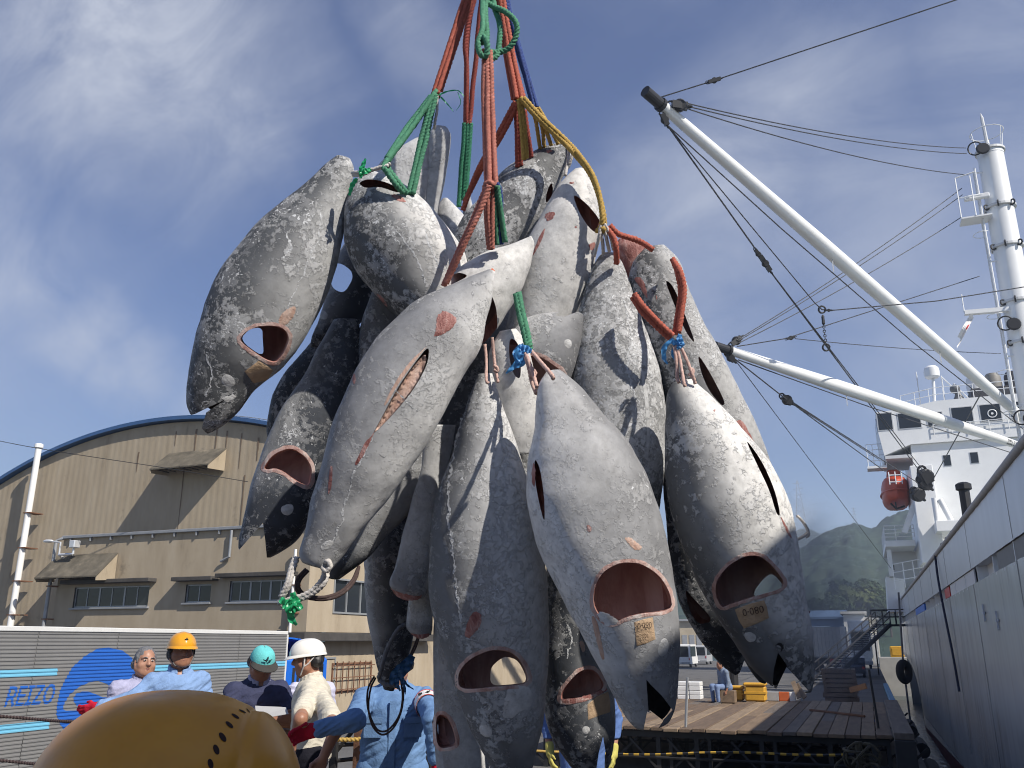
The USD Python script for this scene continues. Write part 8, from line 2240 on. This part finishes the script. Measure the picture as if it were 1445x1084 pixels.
for cy in (-.012, 0, .014):
    mk2.obox(c0 + sd5 * .018 + ax5 * cy, sd5, ax5, fr5, .013, .0025, .0035)
mk2.obox(c0 + sd5 * .018 + ax5 * .001, sd5, ax5, fr5, .0025, .014, .004)
obj('lettering', mk2, BLK, arm)

# yellow gloves behind the bottom tuna
hp_ = at(818, 905, 7.6)
b6 = np.array([hp_[0], hp_[1], ZP])
y6 = face_to(b6, [CAM[0], CAM[1], 0])
gl, gr = inv(b6, y6, at(866, 1062, 7.4)), inv(b6, y6, at(776, 1060, 7.4))
p6 = person('worker in blue with yellow gloves behind the bottom tuna', b6, y6, hp_[2] - ZP, 0, (0, 0, 0), {'L': ((gl + [-.03, -.1, .27]), gl), 'R': ((gr + [.03, -.1, .27]), gr)}, SKIN_A, cloth('deep_blue_workwear', (.1, .17, .38)), cloth('deep_blue_workwear', (.1, .17, .38)), HAIRB, None, YELG, fine=.01)

# far figures
c = on(1028, 985, 1, 27.6)
p7 = person('small far worker in blue sitting by the yellow tubs', (c[0], 27.4, .44), PI * .72, 1.66, .25, (0, -.2, 0), None, SKIN_B, cloth('grey_blue_shirt', (.16, .2, .27)), cloth('jeans', (.16, .22, .36)), HAIRB, seat=True, fine=.016, parts=False)
obj('wooden_crate', MB().box(c[0] - .25, c[0] + .25, 27.1, 27.55, .912, 1.24, .01), WOODS[0], label='low wooden crate under the seated worker', cat='crate')
c = on(1283, 795, 0, SX + .75)
person('crew member in white shirt leaning on the ship bulwark', (c[0], c[1], 4.8), PI * .6, 1.75, .3, (0, 0, 0), None, SKIN_A, WHITEC, cloth('dark_trousers', (.02, .022, .03)), HAIRB, fine=.016, parts=False)
c = on(1276, 806, 0, SX + .75)
person('crew member in dark red top behind the bulwark beside the white shirt', (c[0], c[1], 4.8), PI * .6, 1.6, .3, (0, 0, 0), None, SKIN_A, cloth('wine_red_top', (.12, .015, .03)), cloth('dark_trousers', (.02, .022, .03)), HAIRB, fine=.016, parts=False)

# the near helmet: someone right in front of the lens
OCH = usdkit.material(stage, '/World/Looks/ochre_helmet', {
    'geo': ('geometry', {}), 'n': ('noise_texture', {'scale': 7.0, 'detail': 6.0, 'roughness': .6}), 'n2': ('noise_texture', {'scale': 30.0, 'detail': 7.0, 'roughness': .7}),
    'r': ('rgb_ramp', {'ramp': [(.3, (.52, .21, .002)), (.6, (.66, .28, .003)), (.8, (.68, .32, .01))]}), 'm': ('map_range', {'from_min': .3, 'from_max': .7, 'to_min': .25, 'to_max': .45}),
    'p': ('principled_bsdf', {'coat_weight': .15, 'coat_roughness': .25, 'specular_ior_level': .5})},
    [('geo.position', 'n.vector'), ('geo.position', 'n2.vector'), ('n.fac', 'r.fac'), ('r.color', 'p.base_color'), ('n2.fac', 'm.value'), ('m.result', 'p.roughness')], surface='p.BSDF')
dn_ = .86
c = at(227, 1151, dn_)
b8 = np.array([c[0], c[1], ZP])
ex, ey, ez = unit(rgt), unit(np.cross([0, 0, 1.0], rgt)), np.array([0, 0, 1.0])
toW = lambda v: c + np.asarray(v)[:, :1] * ex + np.asarray(v)[:, 1:2] * ey + np.asarray(v)[:, 2:] * ez
o8 = person('person close to the camera, only the top of an ochre hard hat in view', (c[0], c[1], ZP), math.atan2(-ex[0], ex[1]), (c[2] + .08 - ZP), 0, (0, 0, 0), None, SKIN_A, BLUEW, BLUEW, HAIRB, fine=.012, parts=False)
def ridge8(a, t):
    x, y = math.cos(a) * math.cos(t), math.sin(a) * math.cos(t)
    e = 1.0
    g = (x - .56 - .22 * max(0, -y))               # the peak side: a groove, then a swelling
    e += .05 / (1 + math.exp(-g / .035)) - .028 * math.exp(-(g / .035) ** 2)
    return e
v, f = dome_grid(.1325, .118, .1176, 0.0, 120, 50, f=ridge8)
shell = obj('hard_hat', (toW(v), f), OCH, o8['o'], smooth=60)
tmh = trimesh.Trimesh(toW(v), f if f.shape[1] == 3 else np.vstack([f[:, [0, 1, 2]], f[:, [0, 2, 3]]]), process=False)
for px_, py_, rr_ in ((350, 1003, .8), (342, 1004, 1.1), (332, 1011, 1.25), (323.5, 1023, 1.35), (314, 1040.5, 1.5), (305, 1058, 1.4), (297, 1078, 1.3)):
    dv = unit(ray(px_, py_))
    loc, ir, it = tmh.ray.intersects_location([CAM], [dv], multiple_hits=True)
    if len(loc):
        q = np.argmin(np.linalg.norm(loc - CAM, axis=1)); nn_ = tmh.face_normals[it[q]]
        if nn_ @ dv > 0:
            nn_ = -nn_
        a_ = unit(upv - nn_ * (upv @ nn_)); b__ = np.cross(nn_, a_)
        t_ = np.arange(18) / 18 * 2 * PI
        ring = loc[q] + nn_ * .0004 + .0036 * rr_ * np.sin(t_)[:, None] * a_ + .0019 * rr_ * np.cos(t_)[:, None] * b__
        V_ = np.vstack([ring + nn_ * .0004, ring * .45 + (loc[q] - nn_ * .003) * .55, [loc[q] - nn_ * .004]])
        hm_ = MB()
        hm_.add(np.vstack([ring, [loc[q] + nn_ * .0005]]), [[i_, (i_ + 1) % 18, 18] for i_ in range(18)])
        obj('vent_hole', hm_, plain('vent_dark', (.03, .012, .008), .9), shell)
v, f = dome_grid(.135, .12, .02, -.02, 60, 4)
obj('hat_rim', (toW(v * [1.04, 1.05, -1]), f[:, ::-1]), OCH, shell, smooth=60)

# ================================================================ THE AIR
HAZE = usdkit.material(stage, '/World/Looks/haze', {'v': ('principled_volume', {'color': (.74, .84, 1.0), 'density': .0006, 'anisotropy': .2})}, volume='v.volume')
hz = trimesh.creation.box(bounds=[(-1760, -320, -8), (1760, 1660, 205)])
obj('haze', (hz.vertices, hz.faces), HAZE, kind='stuff')
# cold vapour falling off the right-hand tuna
mc = at(1135, 850, 3.45)
ms = trimesh.creation.icosphere(3, 1.0)
mrad = np.array([.3, .26, .46])
MIST = usdkit.material(stage, '/World/Looks/cold_mist', {
    'g': ('geometry', {}), 'm': ('mapping', {'mapping_type': 'texture', 'location': tuple(mc), 'scale': tuple(mrad)}), 'gr': ('gradient_texture', {'gradient_type': 'spherical'}),
    'mp': ('mapping', {'scale': (5, 5, 2.2)}), 'n': ('noise_texture', {'scale': 1.6, 'detail': 3.0}), 'r': ('map_range', {'from_min': .35, 'from_max': .7, 'to_min': .1, 'to_max': 1.0, 'clamp': True}),
    'a': ('math', {'math_type': 'multiply'}), 'b': ('math', {'math_type': 'multiply', 'value2': 8.0}), 'v': ('principled_volume', {'color': (.95, .96, .98), 'anisotropy': .3})},
    [('g.position', 'm.vector'), ('m.vector', 'gr.vector'), ('g.position', 'mp.vector'), ('mp.vector', 'n.vector'), ('n.fac', 'r.value'), ('r.result', 'a.value1'), ('gr.fac', 'a.value2'), ('a.value', 'b.value1'), ('b.value', 'v.density')], volume='v.volume')
obj('cold_mist', (ms.vertices * mrad + mc, ms.faces), MIST, kind='stuff')
